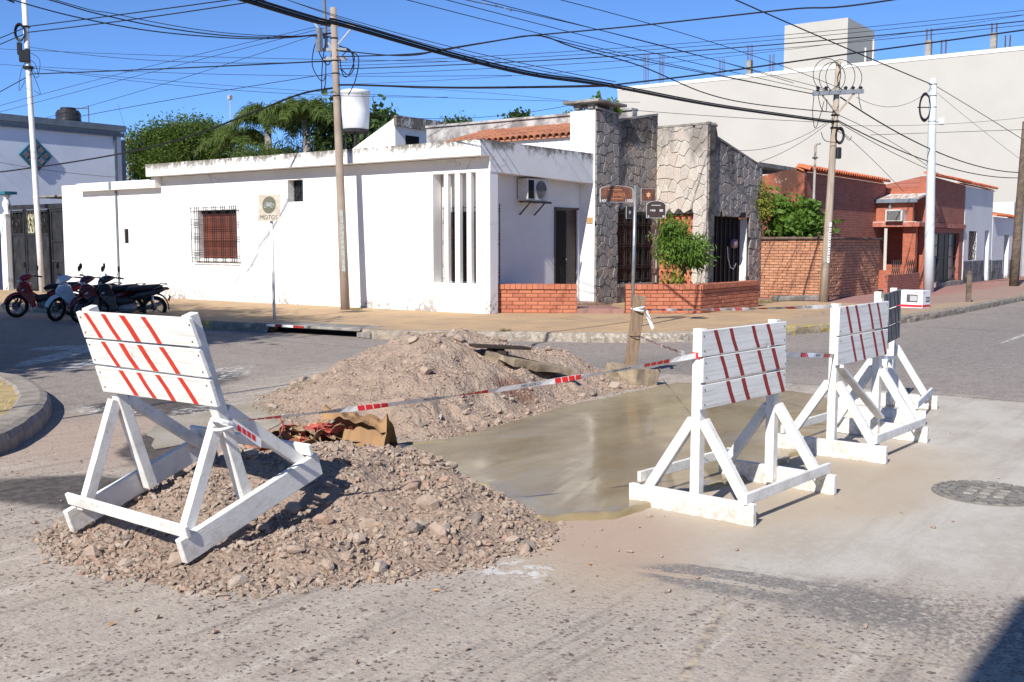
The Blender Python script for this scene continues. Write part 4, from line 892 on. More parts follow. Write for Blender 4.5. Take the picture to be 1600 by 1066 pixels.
# garage: recessed dark gate, white jamb
mb = MB(); mb.bx(26.153, 26.17, 11.405, 11.645, .1, 2.295); mb.build('garage_jamb', M['white'], WH); 
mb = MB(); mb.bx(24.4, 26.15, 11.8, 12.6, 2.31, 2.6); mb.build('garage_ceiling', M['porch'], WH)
mb = MB(); mb.bx(23.9, 26.15, 11.70, 11.75, .1, 2.32); gg = mb.build('garage_gate', M['dark'], WH)
for xx in np.linspace(23.98, 26.08, 9): 
    mb = MB(); mb.bx(xx-.02, xx+.02, 11.665, 11.697, .15, 2.3); mb.build('gate_bar', M['black'], gg)
mb = MB(); mb.tube([(25.35, 11.63, 1.55), (25.4, 11.63, 1.25), (25.55, 11.63, 1.0), (25.75, 11.63, .95), (25.9, 11.63, 1.1)], .012, 6); mb.build('hanging_hose', M['wink'], gg)
mb = MB(); mb.lathe((25.62, 11.58, 1.62), [(.0, -.13), (.09, -.1), (.12, 0), (.09, .1), (0, .13)], 10); mb.build('balloon', simple('pale_pink_balloon', (.30, .19, .22), rough=.4), gg, smooth=True)
mb = MB(); mb.bx(22.3, 26.8, 13.46, 16, 3.0, 3.2); mb.build('roof_slab', M['concrete'], WH)
# chimney cap
mb = MB()
for a in (21.3, 22.06):
    for b in (13.3, 13.7): mb.bx(a-.07, a+.12, b-.07, b+.07, 4.8, 4.93)
mb.build('chimney_stub', M['concrete'], WH); mb = MB(); mb.bx(21.1, 22.45, 13.0, 14.0, 4.93, 5.0); mb.build('chimney_cap', M['concrete'], WH, bevel=.012)

# AC condenser on the porch wall
AC = thing('air_conditioner', 'off white air conditioner condenser hanging on black brackets inside the white porch', 'air conditioner', (19.0, 13.4, 2.55))
mb = MB(); mb.bx(18.62, 19.42, 13.26, 13.53, 2.56, 3.04); cas = mb.build('casing', M['ac'], AC, bevel=.015)
mb = MB(); mb.torus((19.14, 13.255, 2.8), .19, .012, Matrix.Rotation(R(90), 3, 'X')); mb.lathe((19.14, 13.256, 2.8), [(.17, -.004), (.17, .004)], 20, Matrix.Rotation(R(90), 3, 'X'))
for k in range(5): mb.torus((19.14, 13.252, 2.8), .03+k*.032, .004, Matrix.Rotation(R(90), 3, 'X'))
mb.build('fan_grille', M['ac_g'], AC); mb = MB(); mb.bx(18.66, 18.86, 13.25, 13.258, 2.6, 3.0); mb.build('side_grille', M['dark'], AC)
for xx in (18.72, 19.28):
    mb = MB(); mb.bx(xx-.015, xx+.015, 13.22, 13.54, 2.52, 2.55); mb.beam((xx, 13.24, 2.53), (xx, 13.54, 2.25), .025, .025); mb.build('bracket', M['black'], AC)
mb = MB(); mb.bx(18.5, 19.5, 13.22, 13.26, 2.505, 2.55); mb.build('bracket_rail', M['black'], AC)

# ---- brick planters
def brick_mesh(L, H, D, ch=.006):
    vs = [(x, y, z) for y in (D,) for x, z in ((-L/2, -H/2), (L/2, -H/2), (L/2, H/2), (-L/2, H/2))]
    vs += [(x, ch, z) for x, z in ((-L/2, -H/2), (L/2, -H/2), (L/2, H/2), (-L/2, H/2))]
    vs += [(x, 0, z) for x, z in ((-L/2+ch, -H/2+ch), (L/2-ch, -H/2+ch), (L/2-ch, H/2-ch), (-L/2+ch, H/2-ch))]
    fs = [(8, 9, 10, 11), (0, 3, 2, 1)]
    for i in range(4):
        j = (i+1) % 4; fs += [(4+i, 4+j, 8+j, 8+i), (i, j, 4+j, 4+i)]
    me = bpy.data.meshes.new('brick'); me.from_pydata(vs, [], fs); return me
BM = {}
def bricks(parent, a, b, z0, rows, L, H, mat, seed, D=.05, off=0, limit=None, stuffmat=None, rough=0, joint=.012):
    """courses along a->b; outward side is right of a->b"""
    a = Vector((a[0], a[1], 0)); b = Vector((b[0], b[1], 0)); u = (b-a).normalized(); n = Vector((u.y, -u.x, 0)); T = (b-a).length
    rs = np.random.RandomState(seed); key = (L, H, mat)
    if key not in BM: BM[key] = brick_mesh(L-joint, H-joint, D); BM[key].materials.append(M[mat])
    rz = math.atan2(u.y, u.x); st = MB(); made = 0
    for r in range(rows):
        s = -(r % 2)*L/2
        while s < T-.02:
            x0, x1 = max(s, 0), min(s+L, T)
            if x1-x0 > .04:
                c = a + u*((x0+x1)/2) + n*(off+rs.uniform(-1, 1)*(.002+rough)) + Vector((0, 0, z0+(r+.5)*H+rs.uniform(-1, 1)*rough*.4)); sc = (x1-x0-joint)/(L-joint)
                if limit is None or made < limit:
                    o = link('brick', BM[key], None, parent); o.location = c; o.rotation_euler = (0, 0, rz); o.scale = (sc, 1, 1); made += 1
                else:
                    w_ = (x1-x0-joint)/2; hh = (H-joint)/2; p = [c + u*i_ + Vector((0, 0, k_)) for i_, k_ in ((-w_, -hh), (w_, -hh), (w_, hh), (-w_, hh))]
                    st.add([q - n*D for q in p] + p, [(4, 5, 6, 7), (0, 1, 5, 4), (1, 2, 6, 5), (2, 3, 7, 6), (3, 0, 4, 7)])
            s += L
    if st.v: kind(st.build('brick_courses', M[stuffmat], parent), 'stuff')
    return made
def capbricks(parent, a, b, z, mat, seed, W=.105, H=.1, depth=.3, over=.03):
    a = Vector((a[0], a[1], 0)); b = Vector((b[0], b[1], 0)); u = (b-a).normalized(); n = Vector((u.y, -u.x, 0)); T = (b-a).length; k = round(T/W); w_ = T/k
    key = ('cap', round(w_, 4), mat)
    if key not in BM:
        mb = MB(); mb.bx(-w_/2+.004, w_/2-.004, 0, depth, -H/2, H/2); BM[key] = mb.mesh(); BM[key].materials.append(M[mat])
    rs = np.random.RandomState(seed)
    for i in range(k):
        o = link('cap_brick', BM[key], None, parent); o.location = a + u*(w_*(i+.5)) + n*over + Vector((0, 0, z+H/2+rs.uniform(-.003, .003))); o.rotation_euler = (rs.uniform(-.01, .01), 0, math.atan2(u.y, u.x))
P1a, P1b = (17.46, 13.46), (18.52, 11.90); P2a, P2b, P2c = (19.09, 11.05), (19.97, 9.74), (23.0, 9.74)
def core(mb, a, b, z0, z1, th, inset=.03):
    a = Vector((*a, 0)); b = Vector((*b, 0)); u = (b-a).normalized(); n = Vector((u.y, -u.x, 0))
    mb.prism([a-n*inset+u*.004+Vector((0,0,z0)), b-n*inset-u*.004+Vector((0,0,z0)), b-n*th-u*.004+Vector((0,0,z0)), a-n*th+u*.004+Vector((0,0,z0))], (0, 0, z1-z0))
pr = thing('brick_planter', 'short low orange brick wall standing between the white house corner and the porch step', 'brick planter', (18.0, 12.7, .15))
mb = MB(); core(mb, P1a, P1b, .1, .655, .33, .006); mb.build('core', M['mortar_r'], pr)
bricks(pr, P1a, P1b, .15, 6, .265, .083, 'brick', 1); capbricks(pr, P1a, P1b, .655, 'brick', 2, .115, .105, .36)
e1 = (Vector((*P1b, 0)) + Vector((.825, .565, 0))*.33); bricks(pr, P1b, (e1.x, e1.y), .15, 6, .265, .083, 'brick', 3)
p2 = thing('brick_planter', 'long orange brick planter with a leafy bush in front of the stone house', 'brick planter', (20.5, 10.5, .15))
mb = MB(); core(mb, P2a, P2b, .1, .655, .3, .006); core(mb, (P2b[0], P2b[1]), P2c, .1, .654, .3, .006); core(mb, P2c, (23.0, 10.9), .1, .653, .3, .006); mb.build('core', M['mortar_r'], p2)
bricks(p2, P2a, P2b, .15, 6, .265, .083, 'brick', 4); bricks(p2, P2b, P2c, .15, 6, .265, .083, 'brick', 5); bricks(p2, P2c, (23.0, 10.9), .15, 6, .265, .083, 'brick', 15)
capbricks(p2, P2a, P2b, .655, 'brick', 6, .115, .105, .3); capbricks(p2, (P2b[0]+.02, P2b[1]), P2c, .655, 'brick', 7, .115, .104, .3)
mb = MB(); mb.prism([(19.3, 11.15, .2), (20.1, 10.0, .2), (22.75, 10.0, .2), (22.75, 11.2, .2)], (0, 0, .4)); mb.build('soil', simple('planter_soil', (.09, .065, .045), (.14, .10, .07), 12, .95, .1, bump=.6), p2)

# ---- brick boundary wall
FW = thing('brick_boundary_wall', 'rough orange brick boundary wall behind the wooden pole with the crossarm', 'brick wall', (26.95, 9.6, .15))
mb = MB(); mb.bx(26.965, 27.2, 9.63, 11.39, .1, 1.72); mb.bx(26.98, 31.6, 9.615, 9.85, .1, 1.715); mb.build('core', M['mortar'], FW)
m1 = bricks(FW, (26.95, 11.38), (26.95, 9.6), .15, 21, .25, .075, 'brick_f', 8, .05, 0, None, None, .006)
bricks(FW, (26.95, 9.6), (31.6, 9.6), .15, 21, .25, .075, 'brick_f', 9, .05, 0, max(0, 299-m1), 'brick_fi', .006)
mb = MB(); mb.bx(26.88, 27.26, 9.54, 11.38, 1.725, 1.80); mb.bx(27.27, 31.65, 9.53, 9.9, 1.725, 1.79); mb.build('coping', simple('sooty_coping', (.10, .075, .065), (.2, .14, .11), 7, .95, .1, bump=.6, bscale=20), FW, bevel=.02)
mb = MB(); mb.bx(26.3, 26.9, 10.7, 11.3, .151, .3); mb.bx(26.9, 30.5, 9.0, 9.25, .151, .2) if False else None
mb = MB(); mb.prism([(25.3, 10.2, .15), (26.7, 9.35, .15), (26.9, 9.6, .15), (25.6, 10.5, .15)], (0, 0, .13)); tag(mb.build('kerb_block', M['concrete'], bevel=.02), 'low concrete edging blocks at the foot of the brick boundary wall', 'edging block')

# ---- red brick house
RH = thing('red_brick_house', 'dark red brick house with clay tile parapets, flat canopy and barred porch', 'house', (28.5, 10.8, .15))
mb = MB(); mb.bx(28.5, 36.0, 10.8, 11.0, .1, 3.62); mb.build('main_wall', M['bt_y'], RH)
mb = MB(); mb.prism([(28.49, 10.79, .1), (28.49, 10.79, 3.74), (28.49, 11.15, 3.72), (28.49, 12.2, 3.52), (28.49, 16, 3.3), (28.49, 16, .1)], (.2, 0, 0)); mb.build('side_wall', M['red_render'], RH)
mb = MB(); mb.bx(28.7, 35.9, 11.0, 16, 3.2, 3.35); mb.build('roof_slab', M['concrete'], RH)
TC = tile_mesh(.40, .095, .085); TC.materials.append(M['rtile_b'])
def cap_tiles(parent, x0, x1, y, z, step=.2, depth=.4, tilt=.30):
    n = int((x1-x0)/step)
    for i in range(n+1):
        o = link('clay_tile', TC, None, parent); o.location = (x0+(i+.0)*(x1-x0)/n, y, z+random.uniform(-.008, .008)); o.rotation_euler = (0, -tilt, R(90)+random.uniform(-.03, .03))
mb = MB(); mb.prism([(28.42, 10.79, 3.625), (35.75, 10.79, 3.625), (35.75, 11.02, 3.73), (28.42, 11.02, 3.73)], (0, 0, .05)); mb.build('tile_bed', M['rtile_b'], RH)
cap_tiles(RH, 28.48, 35.7, 10.60, 3.66, .205)
# porch canopy roof wing (its left side faces the corner)
XA = 35.0
mb = MB(); mb.bx(XA, XA+.2, 9.62, 10.79, 2.32, 3.0); mb.build('wing_wall', M['bt_x'], RH)
mb = MB(); mb.prism([(XA-.1, 9.45, 3.02), (XA-.1, 11.2, 3.02), (XA+2.2, 11.2, 3.45), (XA+2.2, 9.45, 3.45)], (0, 0, .05)); mb.build('wing_roof', M['zinc'], RH)
mb = MB(); mb.bx(XA-.2, XA-.1, 9.45, 11.2, 2.95, 3.07); mb.build('gutter', M['gutter'], RH)
mb = MB(); mb.tube([(XA-.05, 10.33, 2.95), (XA-.05, 10.33, 2.4)], .05, 8); mb.build('downpipe_or_shadow_line', M['galv'], RH)
mb = MB(); mb.bx(XA-.28, 40.95, 9.32, 11.4, 2.17, 2.315) ; mb.build('canopy_slab', simple('canopy_red_edge', (.36, .10, .065), (.44, .22, .17), 5, .9, .2), RH)
mb = MB(); mb.bx(XA-.26, 36.4, 9.43, 11.3, 2.318, 2.335); mb.build('canopy_top', M['beigecap'], RH)
mb = MB(); mb.bx(XA, XA+.25, 9.5, 9.9, .6, 2.16); mb.bx(XA, XA+.22, 9.91, 10.79, .1, .75); mb.build('porch_pillar', M['bt_x'], RH)
mb = MB(); mb.bx(XA+1.3, XA+1.45, 9.6, 10.79, .1, 2.16); mb.build('porch_back_wall', M['bt_x'], RH)
mb = MB(); mb.bx(31.75, 35.2, 9.38, 9.5, .1, .68); mb.build('low_wall', M['bt_y'], RH)
for c0 in (32.3, 33.9):
    g = MB()
    for k in range(4):
        g.beam((c0+k*.22, 9.44, .68), (c0+(k+1)*.22, 9.44, 1.12), .018, .018); g.beam((c0+(k+1)*.22, 9.445, .68), (c0+k*.22, 9.445, 1.12), .018, .018)
    g.build('diamond_grille', M['black'], RH)
# tall front bay with tiles, glazed door
mb = MB(); mb.prism([(36.1, 9.4, 2.316), (40.9, 9.4, 2.316), (40.9, 9.4, 3.75), (36.1, 9.4, 3.85)], (0, .3, 0)); mb.prism([(36.1, 9.71, 2.33), (36.1, 9.71, 3.84), (36.1, 11.4, 3.5), (36.1, 11.4, 2.33)], (4.8, 0, 0)); bay = mb.build('front_bay', M['bt_y'], RH)
mb = MB(); mb.bx(36.07, 36.098, 9.42, 11.3, 2.34, 3.48); mb.bx(36.07, 36.098, 9.405, 9.7, 3.48, 3.8); mb.build('bay_side', M['bt_x'], bay)
cap_tiles(RH, 36.1, 40.9, 9.22, 3.82, .205)
mb = MB(); wall_grid(mb, 'y', 9.42, .22, 35.9, 40.95, .1, 2.165, [(36.95, 40.4, .3, 2.0)]); mb.build('front_wall', M['bt_y'], RH)
mb = MB(); mb.bx(35.88, 35.896, 9.43, 9.64, .1, 2.16); mb.build('front_wall_side', M['bt_x'], RH)
mb = MB(); mb.bx(36.95, 40.4, 9.58, 9.6, .3, 2.0); dd_ = mb.build('porch_door', simple('dusty_door_glass', (.16, .19, .19), (.10, .12, .12), 3, .3, .5), RH)
for a, b in ((38.05, 38.75), (38.85, 39.35)):
    mb = MB(); mb.bx(a, b, 9.54, 9.578, .3, 1.98); mb.build('iron_leaf', M['black'], dd_)
g = MB()
for xx in (37.0, 38.02, 39.38, 40.36): g.bx(xx-.03, xx+.03, 9.53, 9.56, .3, 2.0)
for z in (.33, .75, 1.15, 1.55, 1.97): g.bx(36.97, 40.39, 9.51, 9.528, z-.015, z+.015)
g.build('door_bars', M['black'], dd_)
mb = MB(); mb.bx(37.15, 37.95, 9.565, 9.575, 1.2, 1.95); mb.build('cream_blind', M['cream'], dd_)
mb = MB(); mb.bx(37.0, 40.3, 9.2, 9.41, .15, .3); mb.build('door_step', M['concrete'], RH)
# window air conditioner
A2 = thing('air_conditioner', 'boxy window air conditioner set in the red brick wall above the canopy', 'air conditioner', (34.9, 10.1, 2.4))
mb = MB(); mb.bx(34.55, 34.995, 9.82, 10.36, 2.342, 2.72); mb.build('casing', M['ac'], A2, bevel=.01)
mb = MB(); mb.bx(34.54, 34.549, 9.87, 10.31, 2.38, 2.68); mb.build('coil_grille', M['ac_g'], A2)
mb = MB(); mb.torus((34.536, 10.09, 2.53), .11, .008, Matrix.Rotation(R(90), 3, 'Y'), 16, 4); mb.build('fan_ring', M['galv'], A2)
# ---- old white houses further right
OW = thing('old_white_house', 'old narrow white house with tile parapet and barred window right of the red house', 'house', (41.1, 9.4, .15))
mb = MB(); wall_grid(mb, 'y', 9.4, .3, 41.0, 45.6, .1, 3.74, [(41.75, 43.0, 1.0, 2.1), (44.35, 45.15, .15, 2.15)]); mb.build('wall', M['oldwhite'], OW)
mb = MB(); mb.prism([(40.96, 9.39, 3.75), (45.65, 9.39, 3.75), (45.65, 9.7, 3.85), (40.96, 9.7, 3.85)], (0, 0, .04)); mb.build('tile_bed', M['rtile_b'], OW); cap_tiles(OW, 41.05, 45.6, 9.26, 3.80, .21)
mb = MB(); mb.bx(41.75, 43.0, 9.52, 9.54, 1.0, 2.1); w_ = mb.build('window', M['dark_shutter'], OW)
g = MB()
for k in range(7):
    for s in range(7): g.beam((41.78+k*.175, 9.42, 1.02+s*.15), (41.78+(k+1)*.175, 9.42, 1.02+(s+1)*.15), .014, .014) if (k+s) % 2 else g.beam((41.78+(k+1)*.175, 9.42, 1.02+s*.15), (41.78+k*.175, 9.42, 1.02+(s+1)*.15), .014, .014)
g.build('grille', simple('brownish_iron', (.10, .075, .06)), w_)
mb = MB(); mb.bx(44.35, 45.15, 9.62, 9.64, .15, 2.15); mb.build('door', M['porch'], OW)
def slates(parent, x0, x1, y, z0, z1, holes, seed):
    rs = np.random.RandomState(seed); x = x0
    while x < x1-.05:
        w_ = rs.uniform(.22, .42); z = z0
        while z < z1-.05:
            h = rs.uniform(.22, .45); a, b, c, d = x+.006, min(x+w_, x1)-.006, z+.006, min(z+h, z1)-.006
            if not any(a < h_[1] and b > h_[0] and c < h_[3] and d > h_[2] for h_ in holes): mb = MB(); mb.bx(a, b, y-.02-rs.uniform(0, .012), y-.002, c, d); mb.build('slate', M['slate'], parent)
            z += h
        x += w_
slates(OW, 41.0, 45.6, 9.4, .15, .98, [(44.33, 45.17, 0, 3)], 3)
O2 = thing('old_white_house', 'lower white house with a bare brick gable at the right end of the row', 'house', (45.7, 9.4, .15))
mb = MB(); wall_grid(mb, 'y', 9.4, .3, 45.7, 52.0, .1, 2.72, [(48.0, 49.0, .15, 2.0)]); mb.build('wall', M['oldwhite'], O2)
mb = MB(); mb.bx(48.0, 49.0, 9.62, 9.65, .15, 2.0); mb.build('door', M['wood_door'], O2)
mb = MB(); mb.bx(45.7, 49.8, 10.3, 10.6, 2.0, 3.42); mb.build('brick_gable', M['oldbrick'], O2); mb = MB(); mb.bx(49.8, 53, 9.41, 10.6, 2.725, 3.45); mb.build('upper_wall', M['oldwhite'], O2)
cap_tiles(O2, 45.75, 49.8, 9.25, 2.73, .21); slates(O2, 45.7, 50.9, 9.4, .15, .95, [(47.98, 49.02, 0, 3)], 4)
mb = MB(); mb.bx(45.65, 45.698, 9.42, 10.5, .1, 3.6); mb.build('party_wall', M['white'], OW)
O3 = thing('grey_wall', 'plain grey wall continuing beyond the old white houses at the right edge', 'wall', (52, 9.4, .1))
mb = MB(); mb.bx(52.1, 59.5, 9.2, 9.5, .1, 2.6); mb.build('wall', M['grey_render'], O3); mb = MB(); mb.bx(52.08, 59.55, 9.15, 9.55, 2.602, 2.68); mb.build('coping', M['concrete'], O3)

# ---- beige block far behind
BB = thing('beige_apartment_block', 'tall blank beige building with a rooftop tower behind the right hand houses', 'building', (60, 20, 0))
mb = MB(); mb.bx(60, 85, 2, 35.49, 0, 11.62); mb.build('wall', M['beige'], BB)
mb = MB(); mb.bx(59.97, 60.3, 2, 35.5, 11.622, 11.83); mb.build('parapet', M['beigecap'], BB)
mb = MB(); mb.bx(60.02, 64.8, 20.42, 24.17, 11.621, 14.42); tw = mb.build('roof_tower', M['beige'], BB)
mb = MB(); mb.bx(63.1, 63.35, 20.36, 20.418, 11.9, 13.2); mb.bx(64.55, 64.8, 20.36, 20.418, 11.9, 13.9); mb.build('tower_pilaster', M['beigecap'], tw)
mb = MB(); mb.bx(62.6, 64.85, 20.38, 20.417, 11.63, 12.3); mb.build('tower_opening', M['dark'], tw); mb = MB(); mb.bx(63.2, 64.85, 20.33, 20.379, 11.63, 12.25); mb.build('tower_panel', M['grey_render'], tw)
for q, hh, st in (((1010, 85), 1, 0), ((1034, 85), 1, 0), ((1128, 92), 1, 0), ((1172, 70), 1, 1), ((1206, 85), 1, 0), ((1452, 45), 1, 1), ((1475, 62), 1, 0), ((1554, 36), 1, 1), ((1575, 55), 1, 0)):
    a = px(q[0], q[1], 60.6)
    mb = MB()
    for dx, dy in ((-.1, -.1), (.1, -.1), (.1, .1), (-.1, .1)): mb.tube([(60.6+dx, a.y+dy, 11.4), (60.6+dx, a.y+dy*1.2, a.z)], .02, 4)
    mb.build('rebar_stub', M['rebar'], BB)
    if st: mb = MB(); mb.bx(60.45, 60.75, a.y-.15, a.y+.15, 11.63, 12.75); mb.build('column_stub', M['concrete'], BB)
# grey shed top peeping between stone house and red house
SHD = thing('grey_lean_to', 'small grey roofed lean-to peeping above the stained red side wall', 'shed', (30, 15, .1))
mb = MB(); mb.bx(30.5, 33, 13.2, 15.2, .1, 3.75); mb.build('wall', M['oldwhite'], SHD); mb = MB(); mb.bx(30.3, 34, 12.9, 15.4, 3.98, 4.1); mb.build('roof', M['concrete'], SHD); mb = MB(); mb.bx(30.5, 30.7, 14.0, 14.2, 3.75, 3.98); mb.bx(30.5, 30.7, 13.3, 13.5, 3.75, 3.98); mb.build('post', M['concrete'], SHD)

# ---- left end: blue building, gate, baluster pillar
BL = thing('blue_building', 'pale blue rendered building with a teal diamond ornament and grey roof edge on the left', 'building', (19, 37, .1))
mb = MB(); mb.bx(12.5, 24.35, 37, 48, .1, 6.0); mb.build('wall', M['blue'], BL)
mb = MB(); mb.bx(12.4, 24.5, 36.86, 48.1, 6.002, 6.24); mb.build('roof_edge', M['gutter'], BL); mb = MB(); mb.bx(12.45, 24.45, 36.9, 36.998, 5.80, 5.95); mb.build('gutter', M['gutter'], BL)
mb = MB(); mb.bx(24.0, 24.12, 36.93, 36.99, .1, 5.8); mb.bx(24.352, 24.6, 37.1, 37.3, .1, 5.7); mb.build('downpipe_or_shadow_line', M['gutter'], BL)
mb = MB(); c = Vector((20.78, 36.97, 4.85)); s = .63; mb.prism([c+Vector((-s, 0, 0)), c+Vector((0, 0, -s)), c+Vector((s, 0, 0)), c+Vector((0, 0, s))], (0, -.06, 0)); orn = mb.build('diamond_ornament', M['teal'], BL)
for i in range(3):
    for j in range(3):
        k = c + Vector((.9, 0, .9))*((i-1)*.21) + Vector((-.9, 0, .9))*((j-1)*.21) + Vector((0, -.062, 0)); r_ = .125
        mb = MB(); mb.prism([k+Vector((-r_, 0, 0)), k+Vector((0, 0, -r_)), k+Vector((r_, 0, 0)), k+Vector((0, 0, r_))], (0, -.02, 0)); mb.build('ornament_tile', M['tilebrown'], orn)
GT = thing('metal_gate', 'dark grey sheet metal gate with latticed panels behind the parked motorcycles', 'gate', (17.3, 30.8, .15))
for k, (a, b) in enumerate(((29.25, 30.05), (30.12, 30.85), (30.9, 31.5), (31.55, 32.35))):
    mb = MB(); mb.bx(17.30, 17.33, a, b, .2, 2.68 if k == 0 else 1.95); pn = mb.build('gate_panel', M['gate'], GT)
    mb = MB()
    for yy in (a+.03, b-.03): mb.bx(17.27, 17.297, yy-.03, yy+.03, .2, 2.68)
    for z in (.25, 1.9, 2.62) if k else (.25, 1.1, 1.7, 2.62): mb.bx(17.275, 17.296, a+.062, b-.062, z-.03, z+.03)
    mb.build('panel_frame', M['gate'], pn)
    if k:
        mb = MB(); mb.bx(17.34, 17.35, a, b, 1.95, 2.66); mb.build('lattice_backing', M['cream'] if k == 2 else M['dark'], pn)
        g = MB()
        for q in range(3):
            h = (b-a)/3; g.beam((17.29, a+q*h, 1.97), (17.29, a+(q+1)*h, 2.6), .014, .014); g.beam((17.285, a+(q+1)*h, 1.97), (17.285, a+q*h, 2.6), .014, .014)
        g.torus((17.288, (a+b)/2, 2.28), .1, .012, Matrix.Rotation(R(90), 3, 'Y'), 14, 4); g.build('lattice', M['black'], pn)
mb = MB(); mb.bx(17.24, 17.4, 29.24, 32.4, 2.69, 2.82); mb.build('lintel', M['gate'], GT)
mb = MB(); mb.bx(17.6, 19.4, 29.3, 31.6, 3.05, 3.1); mb.bx(17.6, 17.66, 31.5, 31.56, 2.0, 3.05); mb.build('canopy_sheet', M['concrete'], GT)
BP = thing('baluster_wall', 'white post with turned baluster and teal coping beside a bright blue wall at the left edge', 'wall', (17.2, 33, .15))
mb = MB(); mb.bx(17.15, 17.45, 32.42, 32.75, .1, 2.55); mb.build('post', M['white'], BP); mb = MB(); mb.lathe((17.3, 32.6, 2.55), [(.12, 0), (.12, .04), (.06, .08), (.13, .3), (.1, .42), (.06, .5), (.12, .56), (.12, .62)], 12); mb.build('baluster', M['white'], BP, smooth=True)
mb = MB(); mb.bx(17.1, 17.5, 32.3, 36, 3.172, 3.26); mb.build('coping', M['teal'], BP); mb = MB(); mb.bx(17.2, 17.4, 32.752, 36, .1, 2.55); mb.build('wall', M['bluep'], BP); mb = MB(); mb.bx(17.18, 17.198, 32.76, 36, .1, 2.0); mb.build('dado', simple('navy_dado', (.02, .025, .07)), BP)

# ---- tanks on the roofs
WT = thing('water_tank', 'white cylindrical water tank on thin dark legs above the white house roof', 'water tank', (26.25, 25.97, 3.5))
c = at(556, 205, 36); mb = MB(); mb.lathe((c.x, c.y, 5.5), [(.42, 0), (.44, .02), (.475, .6), (.49, 1.18), (.505, 1.19), (.505, 1.27), (.48, 1.30), (.3, 1.33), (.05, 1.34)], 28); mb.build('tank', M['tank_w'], WT, smooth=True)
mb = MB(); mb.lathe((c.x, c.y, 5.40), [(.5, 0), (.5, .06)], 12); mb.build('stand_ring', M['black'], WT)
for k in range(4):
    a = R(40+90*k); mb = MB(); mb.tube([(c.x+.33*math.cos(a), c.y+.33*math.sin(a), 5.41), (c.x+.42*math.cos(a), c.y+.42*math.sin(a), 3.5)], .045 if k == 2 else .03, 6); mb.build('leg', M['black'], WT)
BT = thing('water_tank', 'black plastic water tank on the roof of the blue building', 'water tank', (24.3, 40.6, 6.2))
c = at(107, 187, 42.5); mb = MB(); mb.lathe((c.x, c.y, 6.24), [(.48, 0), (.48, .3), (.495, .32), (.48, .35), (.48, .6), (.40, .72), (.3, .74), (.3, .82), (.1, .83)], 24); mb.build('tank', M['tank_b'], BT, smooth=False)
mb = MB(); d = at(138, 165, 42.5); mb.tube([(d.x, d.y, 6.2), (d.x, d.y, d.z)], .02, 5); mb.tube([(d.x, d.y, 7.05), (c.x, c.y, 7.05)], .02, 5); mb.build('pipe', M['rebar'], BT)
# ---- corner building added unseen behind the photographer to cast the near right shadow
CB = thing('unseen_corner_building', 'plain rendered corner building added unseen behind the viewpoint to cast a shadow', 'building', (-6, -6, 0))
mb = MB(); wall_grid(mb, 'x', -2.5, -.3, -12, -.34, 0, 6, [(-4, -2.5, 1, 2.4)]); wall_grid(mb, 'y', -.64, .3, -14, -2.5, 0, 6, [(-6, -5, .1, 2.3)]); mb.build('wall', M['oldwhite'], CB)
mb = MB(); mb.bx(-14, -2.8, -12, -.66, 5.7, 5.9); mb.build('roof', M['concrete'], CB); mb = MB(); mb.bx(-2.7, -2.68, -4, -2.5, 1, 2.4); mb.build('window', M['glass'], CB)
# ================================================================ VEGETATION
def leaf_cloud(blobs, n, size, seed, flat=.4, clump=0, csize=.3, droop=0, asp=.45):
    """leaves (bent quads) through the volume of ellipsoids (x, y, z, rx, ry, rz)"""
    rs = np.random.RandomState(seed); B = np.array(blobs, float); wgt = (B[:, 3]*B[:, 4]*B[:, 5])**.75; wgt /= wgt.sum()
    def pick(k, lo):
        b = B[rs.choice(len(B), k, p=wgt)]; d = rs.normal(size=(k, 3)); d /= np.linalg.norm(d, axis=1)[:, None]
        return b[:, :3] + d*b[:, 3:]*(rs.uniform(lo, 1, k)**.5)[:, None]
    if clump: C = pick(clump, .35); P = C[rs.randint(clump, size=n)] + rs.normal(size=(n, 3))*csize*.5
    else: P = pick(n, .2)
    a = rs.uniform(0, 2*np.pi, n); e = rs.uniform(-1, 1, n)*1.1 - droop; L = size*rs.uniform(.6, 1.25, n)
    u = np.column_stack([np.cos(a)*np.cos(e), np.sin(a)*np.cos(e), np.sin(e)]); r = rs.normal(size=(n, 3)); v = np.cross(u, r); v /= np.linalg.norm(v, axis=1)[:, None]+1e-9
    nn = np.cross(u, v); W = L*asp
    p0 = P; p1 = P+u*(L*.5)[:, None]+v*(W*.5)[:, None]+nn*(L*.06)[:, None]; p2 = P+u*L[:, None]; p3 = P+u*(L*.5)[:, None]-v*(W*.5)[:, None]+nn*(L*.06)[:, None]
    V = np.stack([p0, p1, p2, p3], 1).reshape(-1, 3); me = bpy.data.meshes.new('leaves'); me.from_pydata(V.tolist(), [], [(4*i, 4*i+1, 4*i+2, 4*i+3) for i in range(n)]); return me
def limbs(base, tops, r0, seed, mid=.45):
    mb = MB(); rs = random.Random(seed); base = Vector(base); fork = base.lerp(sum((Vector(q) for q in tops), Vector())/len(tops), mid)
    mb.tube([base, base.lerp(fork, .5)+Vector((rs.uniform(-.1, .1), rs.uniform(-.1, .1), 0))*r0*4, fork], [r0, r0*.85, r0*.7], 8)
    for q in tops:
        q = Vector(q); m_ = fork.lerp(q, .5) + Vector((rs.uniform(-1, 1), rs.uniform(-1, 1), rs.uniform(0, 1)))*.12*(q-fork).length; mb.tube([fork, m_, q], [r0*.6, r0*.4, r0*.12], 6)
    return mb
